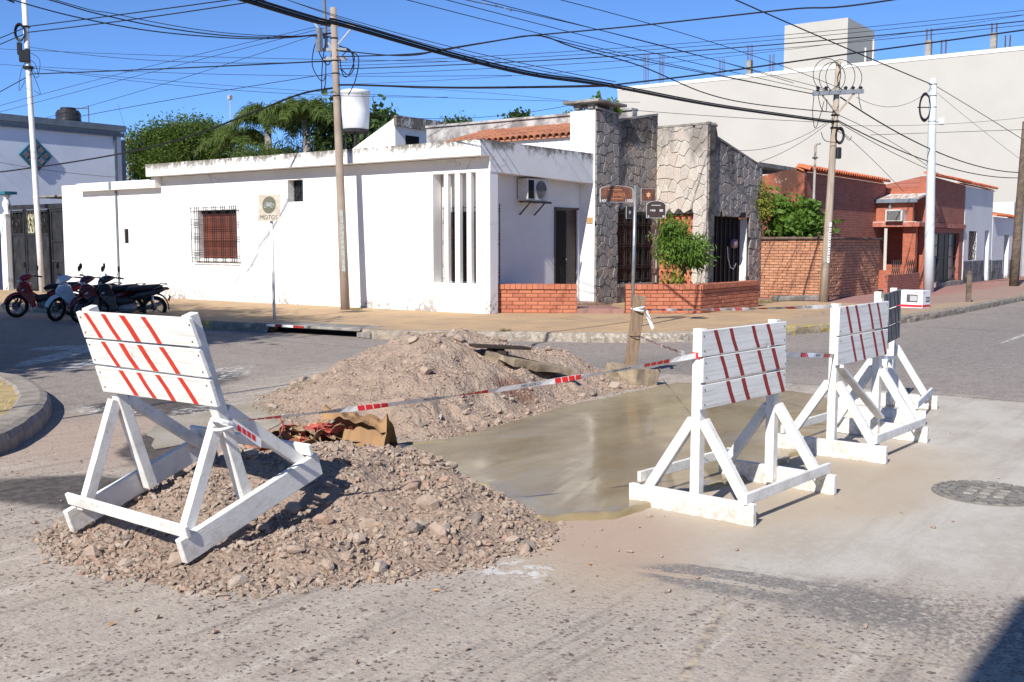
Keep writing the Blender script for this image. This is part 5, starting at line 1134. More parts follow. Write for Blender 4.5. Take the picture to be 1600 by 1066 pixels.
def tree(name, label, cat, base, blobs, n, size, mat, seed, r0=.15, group=None, **kw):
    t_ = thing(name, label, cat, base, group=group); tops = [(b[0], b[1], b[2]+b[5]*.3) for b in blobs]
    limbs(base, tops, r0, seed).build('trunk', M['bark'], t_, smooth=True); link('crown', leaf_cloud(blobs, n, size, seed, **kw), M[mat], t_); return t_
def blobs_px(lst, D, dy=.8):
    out = []
    for x, y, rx, ry in lst: c = at(x, y, D); s = D/FPX; out.append((c.x, c.y, c.z, rx*s, rx*s*dy, ry*s))
    return out
D = 46.0
bl = blobs_px([(232, 240, 34, 36), (262, 222, 36, 28), (300, 218, 38, 30), (335, 228, 32, 28), (350, 250, 28, 30), (280, 255, 60, 30), (222, 262, 26, 26)], D)
b0 = at(282, 300, D); tree('leafy_tree', 'dense round green tree rising behind the left end of the white house', 'tree', (b0.x, b0.y, .1), bl, 42000, .14, 'leaf', 3, .25, clump=420, csize=.5)
D = 40.0
bl = blobs_px([(520, 185, 16, 22), (545, 200, 20, 24), (590, 190, 18, 18), (602, 205, 14, 20), (570, 220, 34, 22), (512, 212, 16, 30), (610, 222, 10, 14)], D)
b0 = at(560, 300, D); tree('broadleaf_tree', 'broad leaved dark tree behind the white water tank', 'tree', (b0.x, b0.y, .1), bl, 3600, .27, 'leaf_d', 4, .18, clump=150, csize=.5, asp=.65)
bl = blobs_px([(705, 200, 10, 8), (722, 196, 12, 7), (712, 206, 12, 6)], 52); b0 = at(712, 300, 52); tree('small_tree', 'small tree top peeping over the stained roof parapet left of the tiles', 'tree', (b0.x, b0.y, .1), bl, 1500, .2, 'leaf', 5, .1, clump=60, csize=.4)
bl = blobs_px([(795, 194, 8, 5), (813, 189, 11, 6), (804, 197, 12, 5)], 52); b0 = at(806, 300, 52); tree('small_tree', 'small broad leaved tree top just above the middle of the roof parapet', 'tree', (b0.x, b0.y, .1), bl, 900, .26, 'leaf_d', 6, .1, clump=40, csize=.35, asp=.65)
bl = blobs_px([(890, 190, 10, 5), (910, 187, 9, 5)], 40); b0 = at(900, 300, 40); tree('small_tree', 'low foliage showing above the parapet beside the chimney', 'tree', (b0.x, b0.y, .1), bl, 500, .2, 'leaf_l', 7, .08, clump=30, csize=.3)
# feathery palms
def palm(label, x, ytop, D, H0, seed, nf=17, L=2.6):
    c = at(x, ytop, D); t_ = thing('palm_tree', label, 'palm tree', (c.x, c.y, .1), group='palms behind the white house'); rs = np.random.RandomState(seed)
    mb = MB(); mb.tube([(c.x, c.y, .1), (c.x+.1, c.y, c.z*.5), (c.x, c.y, c.z)], [.2, .17, .13], 9); mb.build('trunk', simple('palm_trunk_%d' % seed, (.30, .28, .25), (.2, .18, .16), 6, .9), t_, smooth=True)
    for k in range(nf):
        a = 2*math.pi*k/nf + rs.uniform(-.25, .25); el = rs.uniform(.35, 1.45); l = L*rs.uniform(.75, 1.1); mb = MB(); pts = []
        for i in range(15):
            s = i/14; r_ = l*s*math.cos(el)*(1-.12*s) + .25*l*s*s*(1-math.cos(el)); z = l*(math.sin(el)*s - (.75+.35*math.sin(el))*s*s*.75); pts.append(Vector((c.x+r_*math.cos(a), c.y+r_*math.sin(a), c.z+z)))
        mb.tube(pts, [.025*(1-i/15)+.004 for i in range(15)], 4)
        for i in range(1, 14):
            for sub in range(4):
                f = sub/4; p = pts[i].lerp(pts[i+1], f) if i < 14 else pts[i]; d = (pts[i+1]-pts[i]).normalized(); sd = d.cross(Vector((0, 0, 1))).normalized()
                for sg in (-1, 1):
                    ll = l*.27*(1-abs((i/14)-.4))*rs.uniform(.7, 1.1); o_ = (sd*sg*rs.uniform(.35, .75) + d*.45 + Vector((0, 0, rs.uniform(-.7, .35)))).normalized(); q = p+o_*ll*.6; e = p+o_*ll+Vector((0, 0, -ll*.3)); w_ = d*.022
                    mb.add([p-w_*.5, p+w_*.5, q+w_, q-w_, e], [(0, 1, 2, 3), (3, 2, 4)])
        mb.build('frond', M['leaf_p'], t_)
palm('feathery palm with drooping fronds left of the grey pole, paler and nearer the round tree', 418, 196, 42, 5, 1, 26, 2.4)
palm('tallest feathery palm directly left of the grey brown concrete pole', 478, 188, 40, 5, 2, 30, 2.7)
palm('low palm crown at the left of the palm group beside the round tree', 376, 222, 43, 5, 3, 22, 2.2)
# bush in the long planter
BU = thing('planter_bush', 'bright green bush with drooping narrow leaves growing in the long brick planter', 'bush', (21.6, 11.0, .6))
bl = [(21.4, 11.15, 1.72, .34, .34, .36), (21.85, 11.0, 1.45, .40, .36, .34), (21.25, 11.15, 1.45, .26, .3, .28), (22.15, 10.95, 1.62, .28, .3, .24), (21.5, 11.15, 1.98, .2, .2, .2), (22.25, 10.9, 1.3, .22, .25, .22), (21.2, 11.2, 2.05, .09, .1, .2)]
limbs((21.65, 11.0, .6), [(b[0], b[1], b[2]) for b in bl], .035, 3, .3).build('stem', M['bark'], BU); link('foliage', leaf_cloud(bl, 4600, .15, 8, droop=.95, asp=.25, clump=190, csize=.17), M['leaf_l'], BU)
bl = [(20.9, 10.95, .85, .25, .2, .18), (21.15, 10.95, .8, .18, .2, .25), (20.75, 11.05, 1.3, .12, .12, .12), (20.45, 11.25, 1.75, .06, .06, .12), (20.4, 11.2, 1.98, .05, .05, .08)]
CL = thing('creeper', 'sparse yellowing creeper climbing beside the bush in front of the dark grille', 'creeper', (20.9, 11.0, .6)); mb = MB(); mb.tube([(20.95, 10.95, .6), (20.75, 11.05, 1.2), (20.45, 11.2, 1.8), (20.4, 11.15, 2.05), (20.75, 11.1, 2.25), (21.0, 11.0, 2.4)], .008, 4); mb.build('stem', M['bark'], CL); link('foliage', leaf_cloud(bl, 160, .11, 9, asp=.6), M['leaf_y'], CL)
mb = MB(); rs = np.random.RandomState(4)
for k in range(9): a = rs.uniform(0, 6.28); mb.add([(21.05, 10.85, .6), (21.05+.1*math.cos(a), 10.85+.1*math.sin(a), .75+.1*rs.uniform()), (21.05+.22*math.cos(a), 10.85+.22*math.sin(a), .85+.25*rs.uniform()), (21.05+.12*math.cos(a+.5), 10.85+.12*math.sin(a+.5), .72)], [(0, 1, 2, 3)])
tag(mb.build('low_plant', M['leaf_y']), 'low broad yellow green plant at the foot of the bush in the planter', 'plant')
def shrub(name, label, bl, n, size, mat, seed, base, **kw):
    t_ = thing(name, label, 'shrub', base); limbs(base, [(b[0], b[1], b[2]) for b in bl], .03, seed, .3).build('stem', M['bark'], t_); link('foliage', leaf_cloud(bl, n, size, seed, **kw), M[mat], t_); return t_
def lp(l, D): return blobs_px(l, D)
D = 28.85
shrub('shrub', 'broad leaved green shrub rising behind the brick boundary wall', lp([(1205, 325, 18, 22), (1222, 345, 26, 22), (1250, 330, 22, 22), (1262, 345, 22, 18), (1240, 355, 40, 14), (1285, 358, 14, 10)], D), 2300, .17, 'leaf_l', 12, (28.0, 10.6, .15), asp=.7, clump=150, csize=.3)
shrub('shrub', 'narrow yellow green shrub at the right edge of the stone garage front', lp([(1190, 305, 8, 18), (1192, 325, 9, 14)], D-.6), 700, .10, 'leaf_y', 13, (27.4, 11.2, .15), clump=60, csize=.2)
shrub('wall_plant', 'self sown plant with pale leaves growing behind the chimney cap', [(22.6, 13.5, 4.95, .18, .15, .22), (22.75, 13.5, 4.8, .12, .1, .2), (22.2, 13.7, 5.12, .2, .15, .12)], 130, .14, 'leaf_l', 14, (22.5, 13.5, 4.7), asp=.7)
def tuft(label, c, r, h, n, mat, seed, name='grass_tuft'):
    rs = np.random.RandomState(seed); mb = MB()
    for _ in range(n):
        a = rs.uniform(0, 6.28); d = r*rs.uniform()**.5; x = c[0]+d*math.cos(a); y = c[1]+d*math.sin(a); l = h*rs.uniform(.4, 1); b = rs.uniform(0, 6.28); w_ = .006
        mb.add([(x-w_, y, c[2]), (x+w_, y, c[2]), (x+l*.5*math.cos(b), y+l*.5*math.sin(b), c[2]+l)], [(0, 1, 2)])
    tag(mb.build(name, M[mat]), label, 'grass')
tuft('patch of thin green grass between the porch step and the stone wall', (20.0, 12.4, .2), .4, .1, 500, 'grassg', 1)
tuft('grass growing in the gap between the long planter and the brick boundary wall', (24.6, 10.6, .15), .6, .1, 500, 'grassg', 2)
tuft('few green blades at the foot of the concrete pole', (16.55, 16.45, .15), .14, .05, 60, 'grassg', 3)
tuft('weeds at the foot of the old slate dado', (44.7, 9.2, .15), .8, .12, 300, 'grassg', 4)
tuft('weeds at the foot of the dark leaning pole', (48.5, 9.0, .15), 1.4, .16, 500, 'grassg', 5)
tuft('tiny tuft at the kerb crack behind the large heap', (13.9, 10.35, .15), .1, .07, 60, 'grassg', 6)
# street trees left of view shade the motorcycles; extra crowns added to block sky
tree('street_tree', 'large leafy street tree at the near left kerb, nearest the corner', 'tree', (1.6, 14.2, .15), [(1.9, 14.6, 6.2, 2.3, 2.2, 2.2), (1.2, 16.6, 6.8, 2.3, 2.2, 2.2), (2.4, 14.0, 4.6, 2.1, 1.6, 1.5), (1.0, 14.2, 8.0, 2.2, 2.0, 1.5), (-.5, 13.5, 4.0, 2.5, 2.5, 2.5)], 30000, .24, 'leaf_s', 21, .22, 'street trees along the left street', clump=520, csize=.8)
tree('street_tree', 'large leafy street tree at the near left kerb, farther up the street', 'tree', (2.6, 19.5, .15), [(2.6, 19.6, 6.4, 2.9, 2.9, 2.4), (2.2, 22.5, 6.6, 2.6, 2.6, 2.4), (3.4, 18.6, 4.8, 2.0, 1.8, 1.4), (2.0, 20.4, 8.6, 2.2, 2.2, 1.6), (4.2, 21.5, 5.2, 2.0, 2.0, 1.8), (.5, 20, 4.2, 2.5, 4, 3), (4.6, 17.0, 6.7, 1.7, 2.6, 1.1), (-1.5, 18, 8.5, 3, 5, 2.2)], 52000, .24, 'leaf_s', 22, .25, 'street trees along the left street', clump=640, csize=.8)

D = 41.0
bl = blobs_px([(395, 252, 30, 14), (440, 250, 36, 16), (490, 246, 30, 16), (522, 236, 16, 24)], D); b0 = at(450, 300, D); tree('dark_bush_tree', 'dark foliage mass under the palm crowns behind the white house', 'tree', (b0.x, b0.y, .1), bl, 9000, .2, 'leaf_p', 31, .15, clump=200, csize=.5, asp=.2, droop=.8)
# ================================================================ POLES
def pole(name, label, a, b, r0, r1, mat, extra=None, n=12):
    t_ = thing(name, label, 'utility pole', a); a = Vector(a); b = Vector(b); mb = MB()
    mb.tube([a+(b-a)*f for f in (0, .25, .5, .75, 1)], [r0+(r1-r0)*f for f in (0, .25, .5, .75, 1)], n); mb.build('shaft', M[mat], t_, smooth=True); return t_
def on(P, a, b, y):      # point of the axis a-b that shows at picture height y
    a = Vector(a); b = Vector(b); lo, hi = 0.0, 1.0
    for _ in range(40):
        m_ = (lo+hi)/2; v = a.lerp(b, m_)-CAM; yy = CY0 - FPX*v.dot(UPV)/v.dot(FWD)
        if yy > y: lo = m_
        else: hi = m_
    return a.lerp(b, lo)
PA, PAt = Vector((16.47, 16.71, .12)), Vector((16.47, 16.95, 6.75))
P1 = pole('utility_pole', 'grey brown concrete utility pole in front of the white wall', PA, PAt, .108, .07, 'poleconc')
mb = MB(); mb.bx(16.4, 16.405, 16.72, 16.76, 1.0, 2.2) if False else None
vc = (CAM - Vector((16.47, 16.78, 1.6))).normalized(); rv = Vector((-vc.y, vc.x, 0)).normalized()
t = NT('torn_blue_poster'); c = t.mix(t.ramp(t.noise(40, 5, .8), .45, .6), (.42, .52, .52), (.25, .21, .17)); M['poster'] = t.out(c, .8)
mb = MB()
for k in range(9):
    z = 1.0+k*.15; off = .108-.038*z/6.6; q = PA.lerp(PAt, (z-.12)/6.6)+Vector((vc.x, vc.y, 0))*(off+.001)
    mb.add([q-rv*.035, q+rv*.035, q+rv*.035+Vector((0, .005, .14)), q-rv*.035+Vector((0, .005, .14))], [(0, 1, 2, 3)])
mb.build('poster_strip', M['poster'], P1)
q = on(0, PA, PAt, 40); mb = MB(); mb.beam(q+Vector((-.25, .45, .12)), q+Vector((.25, -.42, -.05)), .07, .07); mb.beam(q+Vector((-.22, .4, .1)), q+Vector((0, 0, -.55)), .04, .04); mb.beam(q+Vector((.2, -.36, -.05)), q+Vector((0, 0, -.5)), .03, .03); mb.build('crossarm', M['galv'], P1)
mb = MB(); mb.beam(PAt+Vector((-.1, .12, -.9)), PAt+Vector((-.12, .16, .55)), .05, .05); mb.build('rebar_post', M['galv'], P1)
mb = MB()
for y in (78, 92): q = on(0, PA, PAt, y); mb.beam(q+Vector((-.16, .2, 0)), q+Vector((.16, -.2, 0)), .07, .07)
mb.build('clamp', M['galv'], P1)
q = on(0, PA, PAt, 68); mb = MB(); mb.bx(q.x-.35, q.x-.25, q.y+.1, q.y+.22, q.z-.2, q.z+.3); mb.build('fuse_box', M['galv'], P1)
def loop_wire(c, pts, r=.012, par=None, name='loose_loop', mat='cable'):
    pp = catmull([(p[0], p[1]) for p in pts], .05); mb = MB(); mb.tube([c + RGT*p.x + Vector((0, 0, p.y)) for p in pp], r, 5); return mb.build(name, M[mat], par)
q = on(0, PA, PAt, 80)
for pts in (((.1, .1), (.35, 0), (.4, -.4), (.2, -.55), (.12, -.2), (.3, .05)), ((.1, 0), (.5, -.1), (.45, -.6), (.28, -.95)), ((.1, .12), (.42, -.1), (.3, -.5), (.15, -.4)), ((-.1, .3), (-.4, .2), (-.5, -.3), (-.3, -.65), (-.2, -.5)), ((-.2, .2), (-.28, -.3), (-.3, -.9), (-.22, -.7), (-.2, -.1)), ((0, .6), (-.05, .1), (-.15, -.3), (-.35, 0), (-.3, .4))): loop_wire(q, pts, .012, P1)
mb = MB()
for y in (60, 95, 115, 150): q = on(0, PA, PAt, y); mb.torus(q, .083, .012, None, 14, 5)
mb.build('cable_ties', M['cable'], P1)
PB, PBt = Vector((16.9, 30.0, .12)), Vector((16.9, 30.35, 9.4))
P2 = pole('utility_pole', 'slim white steel pole with a cable coil in front of the dark gate', PB, PBt, .085, .075, 'polewhite')
q = on(0, PB, PBt, 52); MF = Matrix((RGT, Vector((0, 0, 1)), Vector((-HF.x, -HF.y, 0)))).transposed()
mb = MB()
for k in range(3): mb.torus(q+RGT*-.13+HF*-.12*(.8+k*.2), .17+.015*k, .022, MF, 22, 5, .75, 1.25)
mb.build('cable_coil', M['cable'], P2)
q = on(0, PB, PBt, 88); mb = MB(); o_ = q-HF*.1; mb.obox(o_+RGT*-.18+Vector((0, 0, .2)), .14, .14, .36, -.6); mb.obox(o_+RGT*-.10+Vector((0, 0, -.02)), .2, .16, .34, -.6); mb.obox(o_+RGT*.05, .14, .16, .4, -.6); mb.build('splice_box', M['plastic_b'], P2, bevel=.02)
for pts in (((0, 0), (.2, -.1), (.3, -.5), (.15, -.45), (.02, -.1)), ((0, 0), (-.2, -.3), (-.3, -.9), (-.1, -.6)), ((.1, .2), (.35, 0), (.3, -.4), (.1, -.3)), ((.05, -.2), (.25, -.7), (.33, -1.0), (.15, -.9))): loop_wire(q+Vector((0, 0, -.1)), pts, .008, P2)
mb = MB(); mb.torus(on(0, PB, PBt, 106), .11, .05, None, 12, 6); mb.torus(on(0, PB, PBt, 42), .1, .03, None, 12, 6); mb.build('cable_clamp', M['plastic_b'], P2)
PC, PCt = Vector((25.8, 9.2, .12)), Vector((25.85, 9.0, 6.08))
P3 = pole('utility_pole', 'weathered wooden pole with a crossarm and wire loops before the brick boundary wall', PC, PCt, .112, .065, 'polewood')
q = on(0, PC, PCt, 147); mb = MB(); mb.beam(q-RGT*.62-HF*.13+Vector((0, 0, -.01)), q+RGT*.62-HF*.13+Vector((0, 0, .05)), .09, .1); mb.build('crossarm', M['galv'], P3)
mb = MB(); mb.beam(q-RGT*.42-HF*.12, q-HF*.1+Vector((0, 0, -.5)), .05, .03); mb.beam(q+RGT*.40-HF*.12, q-HF*.1+Vector((0, 0, -.5)), .05, .05); mb.build('brace', M['polewood'], P3)
for o_ in (-.5, -.3, .18, .36, .55):
    mb = MB(); mb.lathe(q+RGT*o_-HF*.13+Vector((0, 0, .05)), [(.02, 0), (.05, .02), (.03, .05), (.055, .08), (.02, .12)], 10); mb.build('insulator', M['plastic_b'], P3)
for cx, cz, rr in ((-.28, .45, .34), (-.15, .38, .32), (.05, .40, .36), (.28, .36, .30)):
    mb = MB(); mb.tube([q-HF*.1+RGT*(cx+rr*math.cos(a))+Vector((0, 0, cz+rr*1.15*math.sin(a))) for a in np.linspace(-1.4, 4.5, 26)], .009, 5); mb.build('wire_loop', M['cable'], P3)
q2 = on(0, PC, PCt, 213); mb = MB()
for k in range(3): mb.torus(q2+RGT*.1-HF*(.12+.02*k), .13+.012*k, .022, MF, 20, 5, .7, 1.25)
mb.build('cable_coil', M['cable'], P3)
q2 = on(0, PC, PCt, 240); mb = MB(); mb.obox(q2+RGT*.10-HF*.14, .13, .1, .28, -.6); mb.build('splice_box', M['plastic_b'], P3, bevel=.02)
for pts in (((-.6, -.05), (-.62, -.5), (-.55, -.85), (-.45, -.6), (-.35, -.2)), ((-.5, -.05), (-.42, -.35), (-.3, -.45), (-.28, -.15)), ((.5, 0), (.52, -.2), (.58, -.4)), ((-.05, -.9), (.15, -1.0), (.3, -1.15), (.35, -1.05)), ((-.4, -.95), (-.3, -1.15), (0, -1.2))): loop_wire(q-HF*.15, pts, .009, P3)
mb = MB()
for y in (180, 190, 200): mb.torus(on(0, PC, PCt, y), .09, .02, None, 12, 5)
mb.build('cable_clamp', M['cable'], P3)
vc = Vector((-HF.x, -HF.y, 0)); mb = MB(); q0 = PC.lerp(PCt, .17); q1 = PC.lerp(PCt, .34)
mb.add([q0+vc*.110+RGT*.0, q0+vc*.103+RGT*.055, q1+vc*.096+RGT*.055, q1+vc*.102+RGT*.0], [(0, 1, 2, 3)]); st = mb.build('white_strip', M['wink'], P3)
mb = MB()
for k in range(14):
    f = .06+k*.062; qa = q0.lerp(q1, f)+vc*.111+RGT*(.028); w_ = .012+.006*(k % 3); mb.add([qa-RGT*w_, qa+RGT*w_, qa+RGT*w_+Vector((0, 0, .022)), qa-RGT*w_+Vector((0, 0, .022))], [(0, 1, 2, 3)])
mb.build('faded_print', M['gbox'], st)
PD, PDt = Vector((32.9, 8.5, .12)), Vector((32.95, 8.6, 6.53))
P4 = pole('utility_pole', 'thick pale grey steel pole with a black cable hoop by the carton', PD, PDt, .152, .102, 'polegrey', n=20)
q = on(0, PD, PDt, 168); mb = MB(); mb.torus(q-RGT*.25-HF*.05, .3, .025, MF, 24, 6, .55, 1.35); mb.torus(q-RGT*.25-HF*.08, .27, .02, MF, 24, 6, .55, 1.35); mb.beam(q-RGT*.45, q, .02, .03); mb.build('cable_hoop', M['cable'], P4)
q = on(0, PD, PDt, 190); mb = MB(); mb.obox(q+RGT*.28, .14, .14, .2, -.6); mb.beam(q, q+RGT*.3, .04, .04); mb.build('street_lamp_sensor', M['polewhite'], P4, bevel=.03)
for y in (132, 150, 168, 190): mb = MB(); mb.torus(on(0, PD, PDt, y), .111, .012, None, 16, 5); mb.build('steel_band', M['galv'], P4)
a = gz(1584, 447, .15); b = at(1603, 190, a.dot(HF)); P5 = pole('utility_pole', 'dark brown leaning pole at the far right edge', a, b, .16, .11, 'bark')
a = at(202, 300, 55); b = at(200, 214, 55); P6 = pole('utility_pole', 'distant wooden pole with crossarm between the blue building and the round tree', (a.x, a.y, .1), b, .12, .09, 'polewood')
q = b+Vector((0, 0, -.35)); mb = MB(); mb.beam(q-RGT*.3, q+RGT*.25, .1, .1); mb.build('crossarm', M['polewood'], P6)
vt = thing('vent_pipe', 'thin rusty vent pipe rising behind the brick boundary wall', 'pipe', (28.3, 10.45, .15)); mb = MB(); mb.tube([(28.3, 10.45, .15), (28.3, 10.43, 4.3), (28.3, 10.38, 4.36), (28.33, 10.3, 4.36)], .035, 8); mb.build('pipe', simple('rusty_grey_pipe', (.42, .40, .37), (.28, .2, .15), 3, .7), vt); mb = MB(); mb.lathe((28.3, 10.43, 3.95), [(.05, 0), (.08, .01), (.08, .04), (.05, .05)], 10); mb.build('collar', M['rebar'], vt)
mb = MB(); a = at(360, 205, 70); b = at(359, 147, 70); mb.tube([(a.x, a.y, .1), b], .05, 4); mb.bx(b.x-.12, b.x+.12, b.y-.12, b.y+.12, b.z-.35, b.z-.1); tag(mb.build('antenna_mast', M['grey_s']), 'thin lattice antenna mast far behind the palms', 'antenna')
bo = gz(1513, 472, .15); mb = MB(); mb.obox((bo.x, bo.y, .5), .14, .12, .74, .3); mb.obox((bo.x, bo.y, .9), .12, .10, .06, .3); tag(mb.build('bollard', M['bark'], bevel=.01), 'short dark wooden post standing on the red pavement near the kerb', 'post')
# parking sign for motorcycles
SG = thing('parking_sign', 'rusty white motorcycle parking sign on a slim white post by the storm drain', 'road sign', (13.53, 15.67, .15))
mb = MB(); mb.tube([(13.53, 15.67, .1), (13.53, 15.70, 2.1)], .03, 10); mb.build('post', M['polewhite'], SG, smooth=True)
su = (Vector((13.5, 15.41, 0)) - Vector((13.5, 15.93, 0)))*.92; su = Vector((.12, -.5, 0)); sc_ = Vector((13.49, 15.68, 2.30)); sn = su.cross(Vector((0, 0, 1))).normalized()
if sn.x > 0: sn = -sn
s_u = su.normalized(); tilt = Vector((0, 0, 1))+s_u*.06; tilt.normalize()
mb = MB(); h_, w_ = .255, .25; mb.prism([sc_+sn*.035-s_u*w_-tilt*h_, sc_+sn*.035+s_u*w_-tilt*h_, sc_+sn*.035+s_u*w_+tilt*h_, sc_+sn*.035-s_u*w_+tilt*h_], sn*.004); pl_ = mb.build('panel', M['signw'], SG)
o_ = sc_+sn*.041; mb = MB(); cc_ = o_+tilt*.055; mb.add([cc_+s_u*.155*math.cos(a)+tilt*.165*math.sin(a) for a in np.linspace(0, 6.283, 33)[:-1]], [tuple(range(32))]); mb.build('disc', M['signg'], pl_)
mb = MB(); q = cc_+sn*.002
for sx in (-1, 1): mb.torus(q+s_u*.075*sx-tilt*.02, .036, .009, Matrix((s_u, tilt, sn)).transposed(), 16, 4)
mb.beam(q-s_u*.075-tilt*.02, q-s_u*.02+tilt*.035, .014, .004, sn); mb.beam(q-s_u*.03+tilt*.032, q+s_u*.06+tilt*.032, .02, .004, sn); mb.beam(q+s_u*.075-tilt*.02, q+s_u*.03+tilt*.03, .014, .004, sn); mb.beam(q-s_u*.03-tilt*.01, q+s_u*.03-tilt*.01, .035, .004, sn); mb.beam(q-s_u*.035+tilt*.03, q-s_u*.06+tilt*.06, .012, .004, sn); mb.build('motorcycle_symbol', simple('pale_symbol', (.40, .42, .42)), pl_)
text_on('lettering', 'MOTOS', .12, M['gbox'], o_+sn*.001-tilt*.185, s_u, tilt, pl_)
# street name post
NB = Vector((15.87, 9.05, .12)); NP = thing('street_name_post', 'leaning grey post with brown street name plates on the pavement corner', 'street sign', NB)
NTp = px(993, 290, 15.9); mb = MB(); mb.tube([NB, NTp], .03, 10); mb.build('post', M['galv'], NP, smooth=True)
def name_plate(c, u, w_, h_, arch, fmat, par, nm):
    u = Vector(u).normalized(); n_ = u.cross(Vector((0, 0, 1))).normalized(); Z = Vector((0, 0, 1))
    def prof(s): return [c-u*w_/2*s-Z*h_/2*s, c+u*w_/2*s-Z*h_/2*s, c+u*w_/2*s+Z*h_/2*s*.75] + ([c+u*w_/2*s*math.cos(a)*.98+Z*(h_/2*s*.75+arch*math.sin(a)) for a in np.linspace(.25, 2.89, 9)] if arch else [c+u*w_/2*s+Z*h_/2*s, c-u*w_/2*s+Z*h_/2*s]) + [c-u*w_/2*s+Z*h_/2*s*.75]
    mb = MB(); mb.prism([p-n_*.006 for p in prof(1.0)], n_*.012); f = mb.build(nm, M['grey_s'], par); mb = MB(); mb.prism([p+n_*.0062 for p in prof(.93)], n_*.003); mb.build('enamel', M[fmat], f); return f, u, n_, Z
ul = RGT.copy(); cpl = NTp - ul*.33 + Vector((0, 0, -.16)) - HF*.03
ul2 = Vector((RGT.x*.96+HF.x*.25, RGT.y*.96+HF.y*.25, 0)).normalized()
f, u, n_, Z = name_plate(cpl, ul2, .62, .26, .06, 'brown', NP, 'name_plate')
text_on('lettering', '1400', .07, M['wink'], cpl-u*.24-Z*.105+n_*.0105, u, Z, f); text_on('lettering', '1300', .07, M['wink'], cpl+u*.22-Z*.10+n_*.0105, u, Z, f); text_on('lettering', 'E. NIÑO', .085, M['oink'], cpl+Z*.0+n_*.0105, u, Z, f); 
mb = MB()
for dz, a, b in ((.085, -.16, .1), (-.07, -.1, .12)):
    mb.beam(cpl+u*a+Z*dz+n_*.0105, cpl+u*b+Z*dz+n_*.0105, .003, .012, Z)
mb.build('small_print', M['oink'], f)
c2 = NTp + ul*.22 + Vector((0, 0, -.16)); f, u, n_, Z = name_plate(c2, (RGT+HF*.5), .30, .22, 0, 'brown', NP, 'name_plate'); mb = MB(); cc_ = c2+n_*.0105; mb.add([cc_+u*.055*math.cos(a)*(1 if k % 2 else .55)+Z*.055*math.sin(a)*(1 if k % 2 else .55) for k, a in enumerate(np.linspace(0, 6.283, 13)[:-1])], [tuple(range(12))]); mb.build('emblem', simple('pale_orange_print', (.75, .42, .22)), f)
c3 = NTp + ul*.36 + Vector((0, 0, -.43)); f, u, n_, Z = name_plate(c3, (RGT*.96-HF*.1), .34, .26, .07, 'sbrown', NP, 'name_plate'); text_on('lettering', '1400', .05, M['wink'], c3-u*.06-Z*.0+n_*.0105, u, Z, f); mb = MB()
for a, b, w_, h_ in ((-.13, -.1, .025, .03), (.13, -.1, .035, .03), (.09, 0, .06, .04), (0, .09, .16, .012)): mb.add([c3+n_*.0106+u*(a+i*w_/2)+Z*(b+j*h_/2) for i, j in ((-1, -1), (1, -1), (1, 1), (-1, 1))], [(0, 1, 2, 3)])
mb.build('small_print', M['lgbox'], f)
c4 = NTp - ul*.1 + Vector((0, 0, -.46)); f, u, n_, Z = name_plate(c4, (RGT+HF*.9), .17, .22, 0, 'sbrown', NP, 'name_plate'); mb = MB(); cc_ = c4+n_*.0105; mb.add([cc_+u*.04*math.cos(a)*(1 if k % 2 else .55)+Z*.04*math.sin(a)*(1 if k % 2 else .55) for k, a in enumerate(np.linspace(0, 6.283, 13)[:-1])], [tuple(range(12))]); mb.build('emblem', M['lgbox'], f)

# ================================================================ OVERHEAD WIRES
def off_frame(p):
    v = p-CAM; X_ = CX0+FPX*v.dot(RGT)/v.dot(FWD); Y_ = CY0-FPX*v.dot(UPV)/v.dot(FWD); return not (2 < X_ < 1598 and 2 < Y_)
def wire(label, a, b, mid=None, r=.008, ext=(0, 0), mat='cable', n=28, group=None, name='overhead_wire', sag=0):
    A = a if isinstance(a, Vector) else at(*a); B = b if isinstance(b, Vector) else at(*b)
    if mid:
        lo, hi = -3.0, 8.0; C_ = (A+B)/2
        # vertical sag that lets the half-way point show at the wanted height
        for _ in range(40):
            s_ = (lo+hi)/2; v = C_-Vector((0, 0, s_))-CAM; yy = CY0-FPX*v.dot(UPV)/v.dot(FWD)
            if yy < mid: lo = s_
            else: hi = s_
        sag = s_
    L_ = (B-A).length; ext = [max(ext[k], 7/L_ if off_frame(q_) else 0) for k, q_ in enumerate((A, B))]
    pts = []
    for i in range(n+1):
        t_ = -ext[0] + (1+ext[0]+ext[1])*i/n; pts.append(A.lerp(B, t_) + (B-A)*max(0, t_-1) * 0 - Vector((0, 0, 4*sag*t_*(1-t_) if 0 <= t_ <= 1 else 4*sag*t_*(1-t_)*.8)))
    mb = MB(); mb.tube(pts, r, 5); o = mb.build(name, M[mat], smooth=True); tag(o, label, 'overhead wire', group); return pts
a1 = lambda y: on(0, PA, PAt, y); a2 = lambda y: on(0, PB, PBt, y); a3 = lambda y: on(0, PC, PCt, y); a4 = lambda y: on(0, PD, PDt, y)
J = at(948, 134, 17.4)
